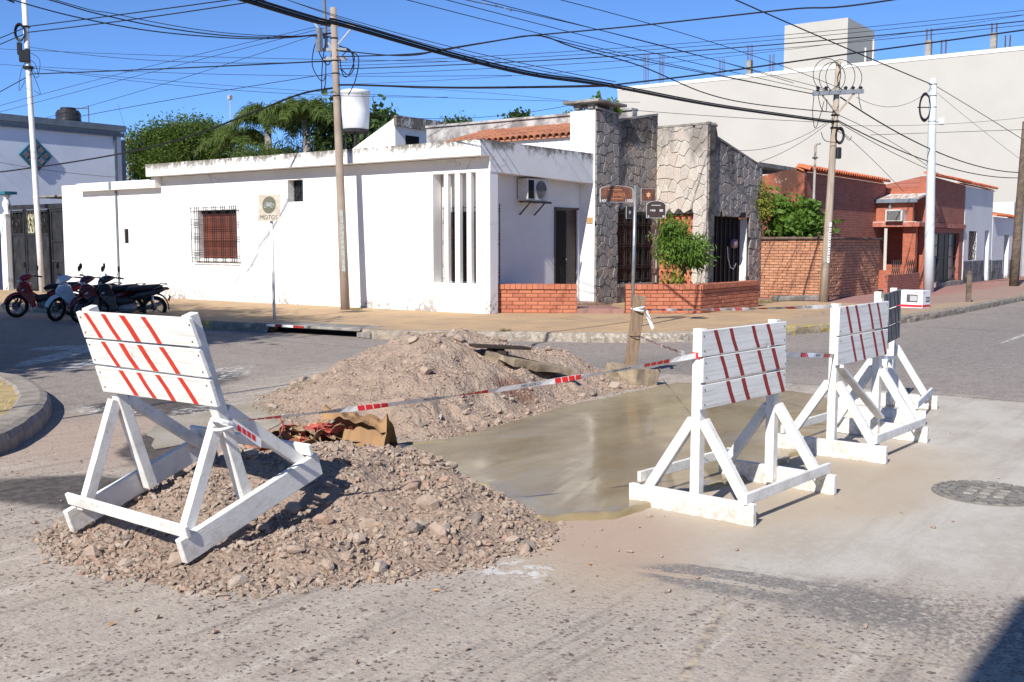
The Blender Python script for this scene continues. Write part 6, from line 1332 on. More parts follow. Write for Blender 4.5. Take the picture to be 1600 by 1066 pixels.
# thick bundle that crosses the whole junction
def poly_wire(label, pts, r, name='overhead_wire', mat='cable', group=None):
    pts = list(pts)
    if off_frame(pts[0]): pts.insert(0, pts[0] + (pts[0]-pts[1]).normalized()*7 + Vector((0, 0, .5)))
    if off_frame(pts[-1]): pts.append(pts[-1] + (pts[-1]-pts[-2]).normalized()*7 + Vector((0, 0, .5)))
    K = len(pts); out = []
    for i in range(K-1):
        a, b, c, d = pts[max(i-1, 0)], pts[i], pts[i+1], pts[min(i+2, K-1)]
        for k in range(10): t_ = k/10; out.append(.5*((2*b)+(c-a)*t_+(2*a-5*b+4*c-d)*t_*t_+(3*b-a-3*c+d)*t_**3))
    mb = MB(); mb.tube(out+[pts[-1]], r, 6); o = mb.build(name, M[mat], smooth=True); tag(o, label, 'overhead wire', group)
B1 = [Vector((-14, 7.2, 5.4)), Vector((-4, 7.9, 4.55)), at(375, -2, 10.6), at(530, 38, 12.2), at(700, 86, 13.9), at(830, 117, 15.6), J, at(1120, 166, 21.5), a3(192)]
poly_wire('thick black cable bundle crossing from the top edge down to the wooden pole', B1, .024)
poly_wire('second black strand twisted along the thick cable bundle', [p+Vector((0, 0, .035))+RGT*.02 for p in B1], .014)
poly_wire('thick black cable sagging from the far left to the concrete pole, past the round tree', [at(-60, 272, 33), at(60, 261, 31.5), at(200, 238, 29), at(300, 212, 27), at(400, 174, 25), at(470, 147, 24), a1(137)], .022)
poly_wire('thick black cable running level from the concrete pole to the cable junction', [a1(133), at(560, 133, 22.8), at(700, 137, 20.5), at(850, 136, 18.6), J], .022)
poly_wire('dark cable rising from the cable junction across the beige building to the right', [J, at(1100, 116, 17.6), at(1300, 88, 17.9), at(1600, 47, 18.2), at(1800, 18, 18.4)], .014)
poly_wire('twisted cable rising from the left clamp to the middle of the sky', [a1(89), at(650, 84, 21), at(740, 70, 19.5), at(815, 57, 18.4)], .013)
poly_wire('twisted cable dipping from the concrete pole to the middle splice', [a1(78), at(600, 86, 21.6), at(650, 86, 20.6), at(700, 76, 19.8), at(815, 57.5, 18.4)], .013)
poly_wire('twisted cable going on from the middle splice to the top right edge', [at(815, 57, 18.4), at(1000, 40, 17), at(1230, 15, 15.5), at(1420, -4, 14.4)], .012)
poly_wire('cable falling from the middle splice to the wooden pole crossarm', [at(815, 57.5, 18.4), at(850, 57, 18.6), at(900, 75, 19.6), at(1000, 103, 21.5), at(1100, 145, 23.6), at(1180, 163, 25), a3(176)], .012)
poly_wire('second cable falling beside it from the middle splice to the wooden pole', [at(840, 55, 18.5), at(920, 76, 20), at(1010, 96, 22), at(1130, 120, 24.4), a3(147)-RGT*.6], .009)
wire('cable from the slim white pole rising to the top edge, upper one', a2(42), at(380, -3, 27), 22, .016)
wire('cable from the slim white pole rising to the top edge, lower one', a2(51), at(400, 2, 26.5), 31, .016, (0, .2))
wire('black cable leaving the slim white pole to the left edge, upper one', a2(43), at(-20, 68, 31), None, .014)
wire('black cable leaving the slim white pole to the left edge, lower one', a2(52), at(-20, 78, 31), None, .014)
wire('dashed black cable between the slim white pole and the concrete pole', a2(116), a1(95), 108, .016)
poly_wire('black cable from the upper left corner sagging to the concrete pole, upper one', [at(-30, -14, 20), at(60, -4, 20.5), at(150, 21, 21), at(260, 44, 21.7), at(370, 57, 22.4), at(460, 57, 22.9), a1(51)], .013)
poly_wire('black cable from the upper left corner sagging to the concrete pole, lower one', [at(-40, -22, 20), at(20, 0, 20.3), at(120, 27, 20.9), at(240, 49, 21.6), at(370, 60, 22.4), at(450, 59, 22.9), a1(52)], .013)
poly_wire('thin black cable from the top edge sagging between the two thicker ones', [at(60, -8, 20.5), at(180, 22, 21.2), at(300, 45, 21.9), at(400, 55, 22.5), a1(57)], .008)
wire('black cable descending from the slim white pole to the left edge', a2(119), at(-10, 149, 31), None, .013)
wire('thin wire from the slim white pole sagging towards the concrete pole, higher', a2(73), a1(96), 95, .007)
wire('thin wire crossing from the slim white pole down to the palm tops', a2(105), at(700, 152, 30), 141, .007)
wire('thin wire crossing low over the palms from the slim white pole', a2(106), at(1000, 160, 30), 144, .006)
wire('thin wire from the left edge climbing to the concrete pole, highest', at(-10, 168, 30), a1(36), 107, .006)
wire('thin wire from the left edge climbing to the concrete pole, middle', at(-10, 178, 30), a1(40), 117, .006)
wire('thin wire from the left edge climbing to the concrete pole, lowest', at(70, 185, 30), a1(45), 128, .006)
wire('thin wire from the ground left rising past the black tank to the concrete pole', at(110, 185, 30), a1(114), 152, .008)
for k, (ya, yb, dd, lb) in enumerate(((98, 14, 21, 'uppermost'), (103, 21, 21, 'second from top'), (108, 31, 20, 'third from top, thicker'), (117, 37, 20, 'fourth from top'))):
    wire('wire from the concrete pole across the sky to the right edge, ' + lb, a1(ya), at(1620, yb, dd), (ya+yb)/2+14, .011 if k == 2 else .006, (0, .1))
wire('thin level wire from the left pole past the concrete pole', at(-10, 76, 31), at(700, 96, 23), 88, .006)
wire('thin level wire just below it', at(-10, 100, 31), at(800, 118, 23), 116, .006)
for k, (xa, yb, lb) in enumerate(((628, 149, 'lowest of four'), (690, 146, 'second of four'), (745, 143, 'third of four'), (868, 140, 'highest of four'))):
    wire('wire dropping from the top edge to the wooden pole crossarm, ' + lb, at(xa, -2, 16.5), a3(147)+RGT*(-.55+k*.25)+Vector((0, 0, (149-yb)*.01)), (yb-2)/2+(22, 20, 16, 8)[k], .007, (.1, 0))
wire('thin wire passing the top of the concrete pole to the cable junction, upper', at(440, -3, 21), at(962, 128, 17.6), 67, .007); wire('thin wire passing the top of the concrete pole to the cable junction, lower', at(455, 2, 21), at(958, 131, 17.6), 74, .007)
wire('thin wire from the top centre down to the cable junction', at(1000, 60, 22), at(1320, 150, 26), None, .005) if False else None
wire('dark cable falling from the top edge to the top of the pale grey pole', at(1145, -2, 24), a4(133), 76, .016)
wire('thin wire from the top edge of the beige tower to the right', at(540, 132, 26), at(1620, 20, 26), 95, .005)
wire('black cable hanging from the wooden pole crossarm to the far right pole', a3(152)+RGT*.1, at(1598, 270, 40), 246, .018)
wire('black cable from the wooden pole clamp to the far right pole, lower', a3(186), at(1598, 278, 40), 262, .016); wire('thin cable from the wooden pole clamp to the white house parapet', a3(188), at(1556, 300, 38), 266, .009)
wire('thin cable from the wooden pole to the red house front bay', a3(178), at(1460, 268, 34), 222, .008); wire('thin service wire from the wooden pole to the wing roof', a3(196), at(1412, 300, 32), 250, .007)
wire('wire descending from the pale grey pole to the right edge', a4(132), at(1620, 232, 30), 180, .010); wire('thin wire descending from the pale grey pole to the right edge, lower', a4(140), at(1620, 268, 30), 205, .005); wire('thin wire between the wooden pole and the pale grey pole', a3(152)+RGT*.5, a4(136), 166, .006)
wire('thin wire across the beige building at middle height', at(1360, 211, 34), at(1620, 202, 34), None, .008); wire('thin level wire across the beige building', a3(196), at(1620, 181, 32), 194, .005)
wire('service wire from the wooden pole to the stone garage parapet', a3(184), at(1185, 254, 25), 226, .006); wire('service wire from the wooden pole to the stone wall top', a3(182), at(1145, 235, 24.5), 224, .006)
wire('thin wire across the beige building from the stone wall to the wooden pole', at(985, 172, 24), a3(192), 184, .006); wire('thin wire low over the white house roof to the chimney', at(580, 180, 24), at(912, 160, 22.6), 184, .006)
wire('thin wire behind the chimney sloping from the water tank', at(520, 133, 30), at(925, 162, 28), 142, .005)
wire('drooping wire in front of the blue building', at(-10, 252, 34), at(182, 277, 36), 268, .007); wire('thin guy wire from the aerial to the distant pole', at(184, 162, 50), at(200, 216, 50), None, .006)
for k, (x, y) in enumerate(((742, 3), (757, 5), (775, 9), (790, 13), (799, 16))):
    c = at(x, y, 17.2); rs = np.random.RandomState(k); mb = MB()
    for _ in range(60):
        d = Vector(rs.normal(size=3)).normalized(); l = (.05 if k in (2, 4) else .03)*rs.uniform(.5, 1.4); s_ = d.orthogonal().normalized()*.004; mb.add([c-s_, c+s_, c+d*l], [(0, 1, 2)])
    tag(mb.build('air_plant', M['straw'] if k % 2 else M['bark']), ('leftmost of the tufted air plants on the wire at the top edge', 'second tufted air plant from the left on the top wire', 'largest shaggy air plant in the middle of the row on the top wire', 'small tufted air plant right of the largest one on the top wire', 'rightmost shaggy air plant of the row on the top wire')[k], 'air plant', 'air plants on the overhead wire')
wire('wire carrying the tufted air plants at the top edge', at(690, -8, 17), at(1240, 130, 24), 66, .007)
# ================================================================ BARRIERS
def ibeam(mb, p, q, w_, h, up): return mb.beam(p, q, w_, h, up)
def barrier(label, loc, rz, pitch=0, xs=(.09, .275, .55, .74), sw=.044, W=1.0, D=.87, H=1.1, planks=3, ph=.148, rail=.13, stripes='red_s', back=False, seed=1, side_brace=False, roll=0):
    """x = along the board, y = along the foot rails, board on the -y side"""
    rs = random.Random(seed); j = lambda s=.006: rs.uniform(-s, s)
    t_ = thing('road_barrier', label, 'barrier', loc, (pitch, roll, rz), 'white wooden barriers around the road repair'); ps = .062; Wp = M['wpaint']
    def part(name, mb, mat=Wp, bv=.004): return mb.build(name, mat, t_, True, bevel=bv)
    for s, x in ((-1, 0), (1, W)):
        xo = x + s*.02
        mb = MB(); mb.beam((xo, -D/2+j(.02), rail/2), (xo, D/2+j(.02), rail/2+j()), .042, rail); part('foot_rail', mb)
        xi = x - s*.032
        mb = MB(); mb.beam((xi+j(), j(), .03), (xi+j(), j(), H+j(.01)), ps, ps); part('post', mb)
        for sy in (-1, 1):
            mb = MB(); mb.beam((xi, sy*.035, H*.50+j(.03)), (xi+s*.004, sy*(D/2-.085), rail*.75), .05, .062, (0, 1, 0)); part('brace', mb)
    top = H-.012; z = top
    for k in range(planks):
        z0 = z-ph; e = j(.012); mb = MB(); mb.prism([(-.03+e, -ps/2-.002, z0+j(.004)), (W+.03+e, -ps/2-.002, z0+j(.004)), (W+.03+j(.012), -ps/2-.002, z+j(.003)), (-.03+e, -ps/2-.002, z+j(.003))], (0, -.024, 0)); pk = part('plank', mb, M['board_back'] if back else M['wplank'], .003)
        n = 4
        for i in range(n):
            x0 = W*xs[i]; run = .077
            u0 = x0 + run*k*(ph/.148); u1 = u0 + run*(ph/.148); yb = -ps/2-.0265; w_ = sw*rs.uniform(.85, 1.1); zz0, zz1 = z0+.003, z-.003; xm = (u0+u1)/2+j(.006)
            mb = MB(); mb.add([(u0, yb, zz1), (u0+w_, yb, zz1), (xm+w_*.98, yb-.0003, (zz0+zz1)/2), (u1+w_, yb, zz0), (u1, yb, zz0), (xm, yb-.0003, (zz0+zz1)/2)], [(0, 5, 2, 1), (5, 4, 3, 2)]); mb.build('stripe', M[stripes] if not back else M['board_back2'], pk, True)
        mb = MB()
        for xx in (.0, W):
            for zz in (z0+.03, z-.03): mb.lathe((xx+e+j(.01), -ps/2-.026, zz), [(.005, 0), (.005, .003)], 6, Matrix.Rotation(R(90), 3, 'X'))
        mb.build('nail_heads', M['rebar'], pk, True); z = z0-.010-abs(j(.004))
    for sy in (-1, 1):
        mb = MB(); yy = sy*(D/2-.10); mb.beam((-.055, yy+sy*.035, rail+.035+j(.015)), (W+.055, yy+sy*.035, rail+.035+j(.015)), .024, .066); part('cross_bar', mb)
    if side_brace:
        mb = MB(); mb.beam((.02, -ps/2-.014, H*.60), (W-.05, -ps/2-.014, rail+.05), .026, .07, (0, 1, 0)); part('diagonal_brace', mb)
    return t_
M['board_back2'] = simple('faded_dark_stripes', (.035, .03, .028), (.06, .05, .045), 12, .8)
bar2 = barrier('white barrier with four dark red stripes nearest the centre, in front of the wet cement', (5.545, 2.725, 0), R(2.5) - R(8), H=1.11, W=.98, D=.86, stripes='dred_s', seed=2)
bar3 = barrier('white barrier behind the first one on the right, two plank board with slanting stripes', (7.70, 2.665, 0), R(-3), H=1.15, W=.98, D=.86, planks=2, ph=.215, stripes='dred_s', seed=3, side_brace=True)
bar4 = barrier('farthest white barrier at the right with a grimy dark plank board', (9.48, 2.88, 0), R(8), H=1.17, W=.98, D=.86, stripes='dred_s', seed=4, back=True)
# tilted one in the rubble: rails run along +X, board faces -X
th = R(17.5); bar1 = barrier('tilted white barrier with bright red stripes leaning back on the front rubble heap', (3.05+.47*math.cos(th)-.0, 5.17, .05+.47*math.sin(th)), R(-90), th, W=.93, D=.98, H=1.13, stripes='red_s', seed=5, xs=(.05, .225, .40, .60), sw=.046)
bar1.rotation_mode = 'XYZ'

# ================================================================ STAKE, TAPE
c = gz(985, 590, 0); base = Vector((11.1, 6.35, .12)); tp = px(1000, 462, base.x)
SK = thing('stake', 'weathered wooden board standing as a stake in a concrete lump, holding the tape', 'stake', (base.x, base.y, 0))
mb = MB(); mb.beam(base-(tp-base)*.05, tp, .035, .15, RGT); mb.build('board', M['wood'], SK, bevel=.004)
mb = MB(); n_ = vcs = Vector((-HF.x, -HF.y, 0)); mb.torus(base.lerp(tp, .42), .085, .006, None, 12, 5, .6, 1); mb.build('wire_tie', M['cable'], SK)
mb = MB(); mb.torus(base.lerp(tp, .80), .088, .012, Matrix.Rotation(.15, 3, 'X'), 12, 5, .6, 1); mb.torus(base.lerp(tp, .82), .084, .01, Matrix.Rotation(-.2, 3, 'X'), 12, 5, .6, 1); mb.build('tape_knot', M['tape_w'], SK)
mb = MB(); k0 = base.lerp(tp, .8); mb.add([k0+RGT*.07, k0+RGT*.11, k0+RGT*.2-Vector((0, 0, .22)), k0+RGT*.17-Vector((0, 0, .25))], [(0, 1, 2, 3)]); mb.build('tape_tail', M['tape_w'], SK)
slab_chunk('concrete_block', 'broken concrete lump at the foot of the tape stake', 'concrete block', (10.45, 5.95, .09), (.30, .62, .2), (0, .05, -.45), 'slabc', 5, .035)
def tape(label, A, B, sag, wd=.05, tw=(0.1, .4), phase=0, group=None):
    A, B = Vector(A), Vector(B); T = (B-A).length; N = 60; d = (B-A).normalized(); side = d.cross(Vector((0, 0, 1))).normalized(); wd *= .66
    def P(f): return A.lerp(B, f) - Vector((0, 0, 4*sag*f*(1-f)))
    def Wv(f): a = tw[0] + (tw[1]-tw[0])*f + .35*math.sin(f*17+phase)+.2*math.sin(f*43+phase*2); return Vector((0, 0, 1))*math.cos(a) + side*math.sin(a)
    mb = MB(); vs = []; fs = []
    for i in range(N+1): f = i/N; vs += [P(f)-Wv(f)*wd/2, P(f)+Wv(f)*wd/2]
    fs = [(2*i, 2*i+2, 2*i+3, 2*i+1) for i in range(N)]; mb.add(vs, fs); o = mb.build('barrier_tape', M['tape_w']); tag(o, label, 'barrier tape', 'red and white barrier tapes')
    def pt(s, v, side_): f = s/T; nn = Wv(f).cross(d); return P(f)+Wv(f)*v+nn*side_*.0015
    s = .12+phase*.1
    while s < T-.3:
        for sd in (-1, 1):
            mb = MB()
            for k in range(4): a = s+k*.055; a = s+k*.042; mb.add([pt(a+.010, -wd*.46, sd), pt(a+.046, -wd*.46, sd), pt(a+.038, wd*.46, sd), pt(a+.002, wd*.46, sd)], [(0, 1, 2, 3)])
            mb.build('red_mark', M['tape_r'], o)
        if s+.62 < T:
            me = text_mesh('PELIGRO', .030)
            for v in me.vertices: x = v.co.x; y = v.co.y; p = pt(s+.42+x*flipx(A, B), y*.85, facing(A, B, Wv(.5), d)); v.co = p
            me.materials.clear(); link('lettering', me, M['ink'], o)
        s += .56
    return o
def flipx(A, B): return 1 if (B-A).dot(RGT) > 0 else -1
def facing(A, B, w_, d): n_ = w_.cross(d); return 1 if n_.dot(CAM-(A+B)/2) > 0 else -1
b2p = Vector((5.54, 2.725, .95)); b1p = py(348, 660, 4.21)
tape('long barrier tape running from the tilted barrier across the large heap', b1p, b2p, .035, .05, (.9, .5))
q = base.lerp(tp, .80); b3p = px(1300, 479, 7.68)
tape('barrier tape from the top of the stake to the second right hand barrier', q+RGT*.05, b3p, .01, .045, (.75, .65), 1)
q = base.lerp(tp, .43); tape('short barrier tape from the low tie of the stake to the nearest right hand barrier', q+RGT*.05, b2p+Vector((.05, .1, .0)), .01, .045, (.3, .5), .5)
tape('barrier tape stretched low behind the nearest right hand barrier to the farthest one', px(1228, 554, 6.56), px(1400, 559, 9.8), .0, .05, (.15, .3), 2)
mb = MB(); mb.torus(b1p, .055, .012, Matrix.Rotation(.4, 3, 'Y'), 14, 5); mb.torus(b1p+Vector((0, 0, -.02)), .055, .01, Matrix.Rotation(-.2, 3, 'Y'), 14, 5); tag(mb.build('tape_knot', M['tape_w']), 'knot of white tape tied round the leg of the tilted barrier', 'tape knot')
# tape tail lying along the rear brace of the tilted barrier
a = py(358, 662, 4.19); b = py(402, 690, 4.17); o_ = (b-a); mb = MB(); up_ = Vector((0, 0, .03)); off_ = Vector((-.0, -.03, 0)); mb.add([a+off_-up_*.6, b+off_-up_, b+off_+up_*.6, a+off_+up_], [(0, 1, 2, 3)]); tl = mb.build('tape_tail', M['tape_w']); tag(tl, 'loose end of red printed tape hanging beside the brace of the tilted barrier', 'tape end')
mb = MB()
for k in range(4): f0 = .15+.17*k; p0 = a.lerp(b, f0)+off_+Vector((0, -.002, 0)); p1 = a.lerp(b, f0+.12)+off_+Vector((0, -.002, 0)); mb.add([p0-up_*.5, p1-up_*.6, p1+up_*.4, p0+up_*.5], [(0, 1, 2, 3)])
mb.build('red_mark', M['tape_r'], tl)
mb = MB(); k0 = b2p+Vector((-.005, 0, 0)); mb.obox(k0+Vector((.037, -.006, 0)), .072, .074, .034, R(-5.5)); tag(mb.build('tape_wrap', M['tape_r']), 'red tape wrapped round the left post of the nearest right hand barrier', 'tape wrap')

# ================================================================ PAPER BAGS
def grd(x, y, D): q = at(x, y, D); return Vector((q.x, q.y, max(0, float(hf2(np.array([[q.x, q.y]]))[0]))+.035))
D0 = gz(575, 712).dot(HF)
M['bag_red'] = simple('red_printed_paper', (.40, .09, .06), (.40, .24, .12), 5, .8, .2, bump=.4, bscale=14)
RZ = math.atan2(RGT.y, RGT.x)
def crumple(label, c, size, seed, mat, nf=7, name='paper_bag'):
    """a crushed paper sack: creased flaps that curl over one another"""
    rs = random.Random(seed); mb = MB(); n, m = 10, 8
    for k in range(nf):
        a = rs.uniform(0, 6.28); r_ = size*rs.uniform(.05, .42); o_ = Vector((math.cos(a)*r_*1.3, math.sin(a)*r_*.7, rs.uniform(.02, .16)*size*1.6)); L = size*rs.uniform(.45, .8); W = size*rs.uniform(.35, .6)
        Mx = Matrix.Rotation(rs.uniform(0, 6.28), 3, 'Z') @ Matrix.Rotation(rs.uniform(-.9, .9), 3, 'X') @ Matrix.Rotation(rs.uniform(-.5, .5), 3, 'Y'); cu = rs.uniform(1.2, 3.2)*rs.choice((-1, 1, 1)); f1, p1, f2, p2 = rs.uniform(5, 11), rs.random(), rs.uniform(6, 14), rs.random(); ta = rs.uniform(0, 3.14); vs = []
        for i in range(n+1):
            for j in range(m+1):
                u = (i/n-.5)*L; v = (j/m-.5)*W*(1+.25*math.sin(i*1.1+seed)); cr = (abs((u*f1+v*1.7*f1*math.cos(ta)+p1) % 1-.5)-.25)*.05 + (abs((v*f2-u*f2*.6*math.sin(ta)+p2) % 1-.5)-.25)*.035
                z = -cu*v*v*1.4 - .6*u*u + cr + mnoise.noise(Vector((u*14, v*14, seed+k)))*.018
                p = Mx @ Vector((u, v, z)) + o_; p.z = max(p.z, -.02); vs.append(p)
        mb.add(vs, [(i*(m+1)+j, (i+1)*(m+1)+j, (i+1)*(m+1)+j+1, i*(m+1)+j+1) for i in range(n) for j in range(m)])
    o = mb.build(name, M[mat]); o.location = c; o.rotation_euler = (0, 0, RZ); tag(o, label, 'paper bag', 'crumpled cement bags'); o.modifiers.new('thick', 'SOLIDIFY').thickness = .003; return o
crumple('crumpled paper bag with red print in the middle of the bag pile', grd(502, 694, D0+.02), .50, 4, 'bag2', 12)
paper('open brown paper bag arching over a dark hollow at the right end of the pile', grd(560, 700, D0+.12), .50, .56, .27, RZ-.25, 2, 'bag', .6, .06, .07, -.22)
paper('folded brown paper flap lying in front of the open bag', grd(572, 708, D0-.12), .34, .18, .14, RZ-.25, 7, 'bag', 0, 0, .05)
crumple('crumpled red and orange paper bag at the left end of the pile', grd(418, 702, D0-.15), .34, 8, 'bag_red', 8)
crumple('dusty beige paper bag between the red and printed ones', grd(458, 694, D0+.04), .44, 12, 'bag2', 11)

# ================================================================ MANHOLE, CARTON, LOOSE STONES
MH = thing('manhole_cover', 'round cast iron manhole cover in the pale concrete at the right', 'manhole cover', (7.12, 1.43, 0))
mb = MB(); mb.lathe((7.12, 1.43, 0), [(.335, .002), (.335, .006), (.30, .008), (.29, .005), (.0, .005)], 40); mb.build('plate', M['iron_m'], MH)
for r0, r1, n, off in ((.305, .33, 22, 0), (.245, .285, 16, .1), (.19, .23, 10, .2)):
    for k in range(n):
        a0 = 2*math.pi*(k+off)/n; a1_ = a0 + 2*math.pi/n*.72; mb = MB(); pts = [(7.12+r*math.cos(a), 1.43+r*math.sin(a), .007) for r, aa in ((r0, (a0, (a0+a1_)/2, a1_)), (r1, (a1_, (a0+a1_)/2, a0))) for a in aa]
        mb.prism(pts, (0, 0, .006)); mb.build('tread_block', M['iron_m'], MH)
for i in range(-3, 4):
    for j_ in (-1, 0, 1):
        x = 7.12+i*.05; y = 1.43+j_*.09
        if (x-7.12)**2+(y-1.43)**2 < .026: mb = MB(); mb.bx(x-.011, x+.011, y-.03, y+.03, .0055, .013); mb.build('tread_block', M['iron_l'] if (i+j_) % 2 else M['iron_m'], MH)
CB_ = thing('carton', 'white carton with a printed oven and red band by the pale grey pole', 'cardboard box', (25.1, 6.6, .15))
c0 = gz(1441, 482, .15); c1 = gz(1460, 480, .15); u = (c1-c0).normalized(); L1 = .42; v = Vector((-u.y, u.x, 0)); L2 = .62; Hc = .40
mb = MB(); mb.prism([c0, c0+u*L1, c0+u*L1+v*L2, c0+v*L2], (0, 0, Hc)); mb.build('carton_body', M['wbox'], CB_, bevel=.004)
def face(o_, a, b, x0, x1, z0, z1, n_): return [o_+a*x0+Vector((0, 0, z0))+n_, o_+a*x1+Vector((0, 0, z0))+n_, o_+a*x1+Vector((0, 0, z1))+n_, o_+a*x0+Vector((0, 0, z1))+n_]
for (a, L, n_, ox, ow) in ((u, L1, v*-.002, .42, .5), (v, L2, u*-.002, .18, .42)):
    mb = MB(); mb.add(face(c0, a, None, 0.004, L-.004, .02, .075, n_), [(0, 1, 2, 3)]); mb.build('red_band', M['rbox'], CB_)
    x0 = L*ox if a is u else L*ox; mb = MB(); x1 = x0+L*ow; z0, z1 = .13, (.25 if a is u else .31); mb.add(face(c0, a, None, x0, x1, z0, z1, n_*1.3), [(0, 1, 2, 3)]); pr_ = mb.build('oven_print', M['gbox'], CB_)
    mb = MB(); mb.add(face(c0, a, None, x0+L*.03, x1-L*.13 if a is v else x1-L*.11, z0+.03, z1-.03, n_*1.6), [(0, 1, 2, 3)]); mb.build('oven_window', M['lgbox'], pr_)
    mb = MB(); mb.add(face(c0, a, None, L*.1, L*.3, Hc-.06, Hc-.045, n_*1.3), [(0, 1, 2, 3)]); mb.build('small_print', M['rbox'], CB_)
rs = np.random.RandomState(77); V = []; F_ = []; b = 0
tv = [(np.array([v_.co[:] for v_ in m_.vertices]), [tuple(q_.vertices) for q_ in m_.polygons]) for m_ in PEB]
while b < 9000:
    x = rs.uniform(2.2, 9.5); y = rs.uniform(.2, 8.5)
    d = min(math.hypot(x-4.1, y-4.3)-1.5, math.hypot(x-8.5, y-7)-2.0); pr0 = .04 + .9*math.exp(-max(d, 0)/.35)
    if rs.uniform() > pr0: continue
    v, f = tv[rs.randint(len(tv))]; s = .003*(6.0)**(rs.uniform()**2.5)
    V.append(v*s + np.array([x, y, s*.5+.002])); F_ += [tuple(k+b for k in q_) for q_ in f]; b += len(v)
me = bpy.data.meshes.new('grit'); me.from_pydata(np.vstack(V).tolist(), [], F_); kind(link('grit', me, M['rock_i']), 'stuff')
for k, (x, y, s) in enumerate(((1151, 861, .016), (1408, 802, .012), (1458, 826, .016), (1489, 816, .012), (1560, 748, .014), (400, 932, .018), (1015, 808, .02), (1145, 800, .012), (984, 864, .02), (1090, 905, .015))):
    q = gz(x, y); o = link('loose_stone', ROCKS[k], None); o.location = (q.x, q.y, s*.5); o.scale = (s, s, s*.8); o.rotation_euler = (0, 0, k)
    tag(o, ('small dark stone lying on the pale concrete in front of the manhole cover', 'small stone lying alone on the pale concrete left of the manhole cover', 'stone on the concrete below the manhole cover', 'little stone just in front of the manhole cover', 'stone behind the manhole cover', 'dark stone on the street below the front heap', 'lump of cement at the front edge of the pour', 'stone between the legs of the nearest right hand barrier', 'flat stone on the pink dust right of the front heap', 'stone at the edge of the dark tar patch')[k], 'stone')
for k, (x, y) in enumerate(((333, 835), (364, 905), (585, 904), (920, 882), (675, 925), (170, 980), (35, 742))):
    q = gz(x, y); mb = MB(); a = k*1.3; l = .035; d = Vector((math.cos(a), math.sin(a), 0)); s_ = Vector((-d.y, d.x, 0)); mb.add([q+Vector((0, 0, .006)), q+d*l*.5+s_*l*.3+Vector((0, 0, .014)), q+d*l+Vector((0, 0, .008)), q+d*l*.5-s_*l*.3+Vector((0, 0, .012))], [(0, 1, 2, 3)]); tag(mb.build('fallen_leaf', simple('dry_leaf_%d' % k, (.50, .26, .08), rough=.8)), ('tiny orange leaf on the rubble inside the tilted barrier', 'orange leaf at the left front foot of the front heap', 'orange scrap at the front edge of the heap right of the barrier rail', 'orange scrap between the heap tip and the dark tar patch', 'orange leaf just below the right part of the front heap', 'orange leaf alone on the street in the lower left', 'orange leaf near the wet stain at the left edge')[k], 'leaf', 'dry leaves on the street')

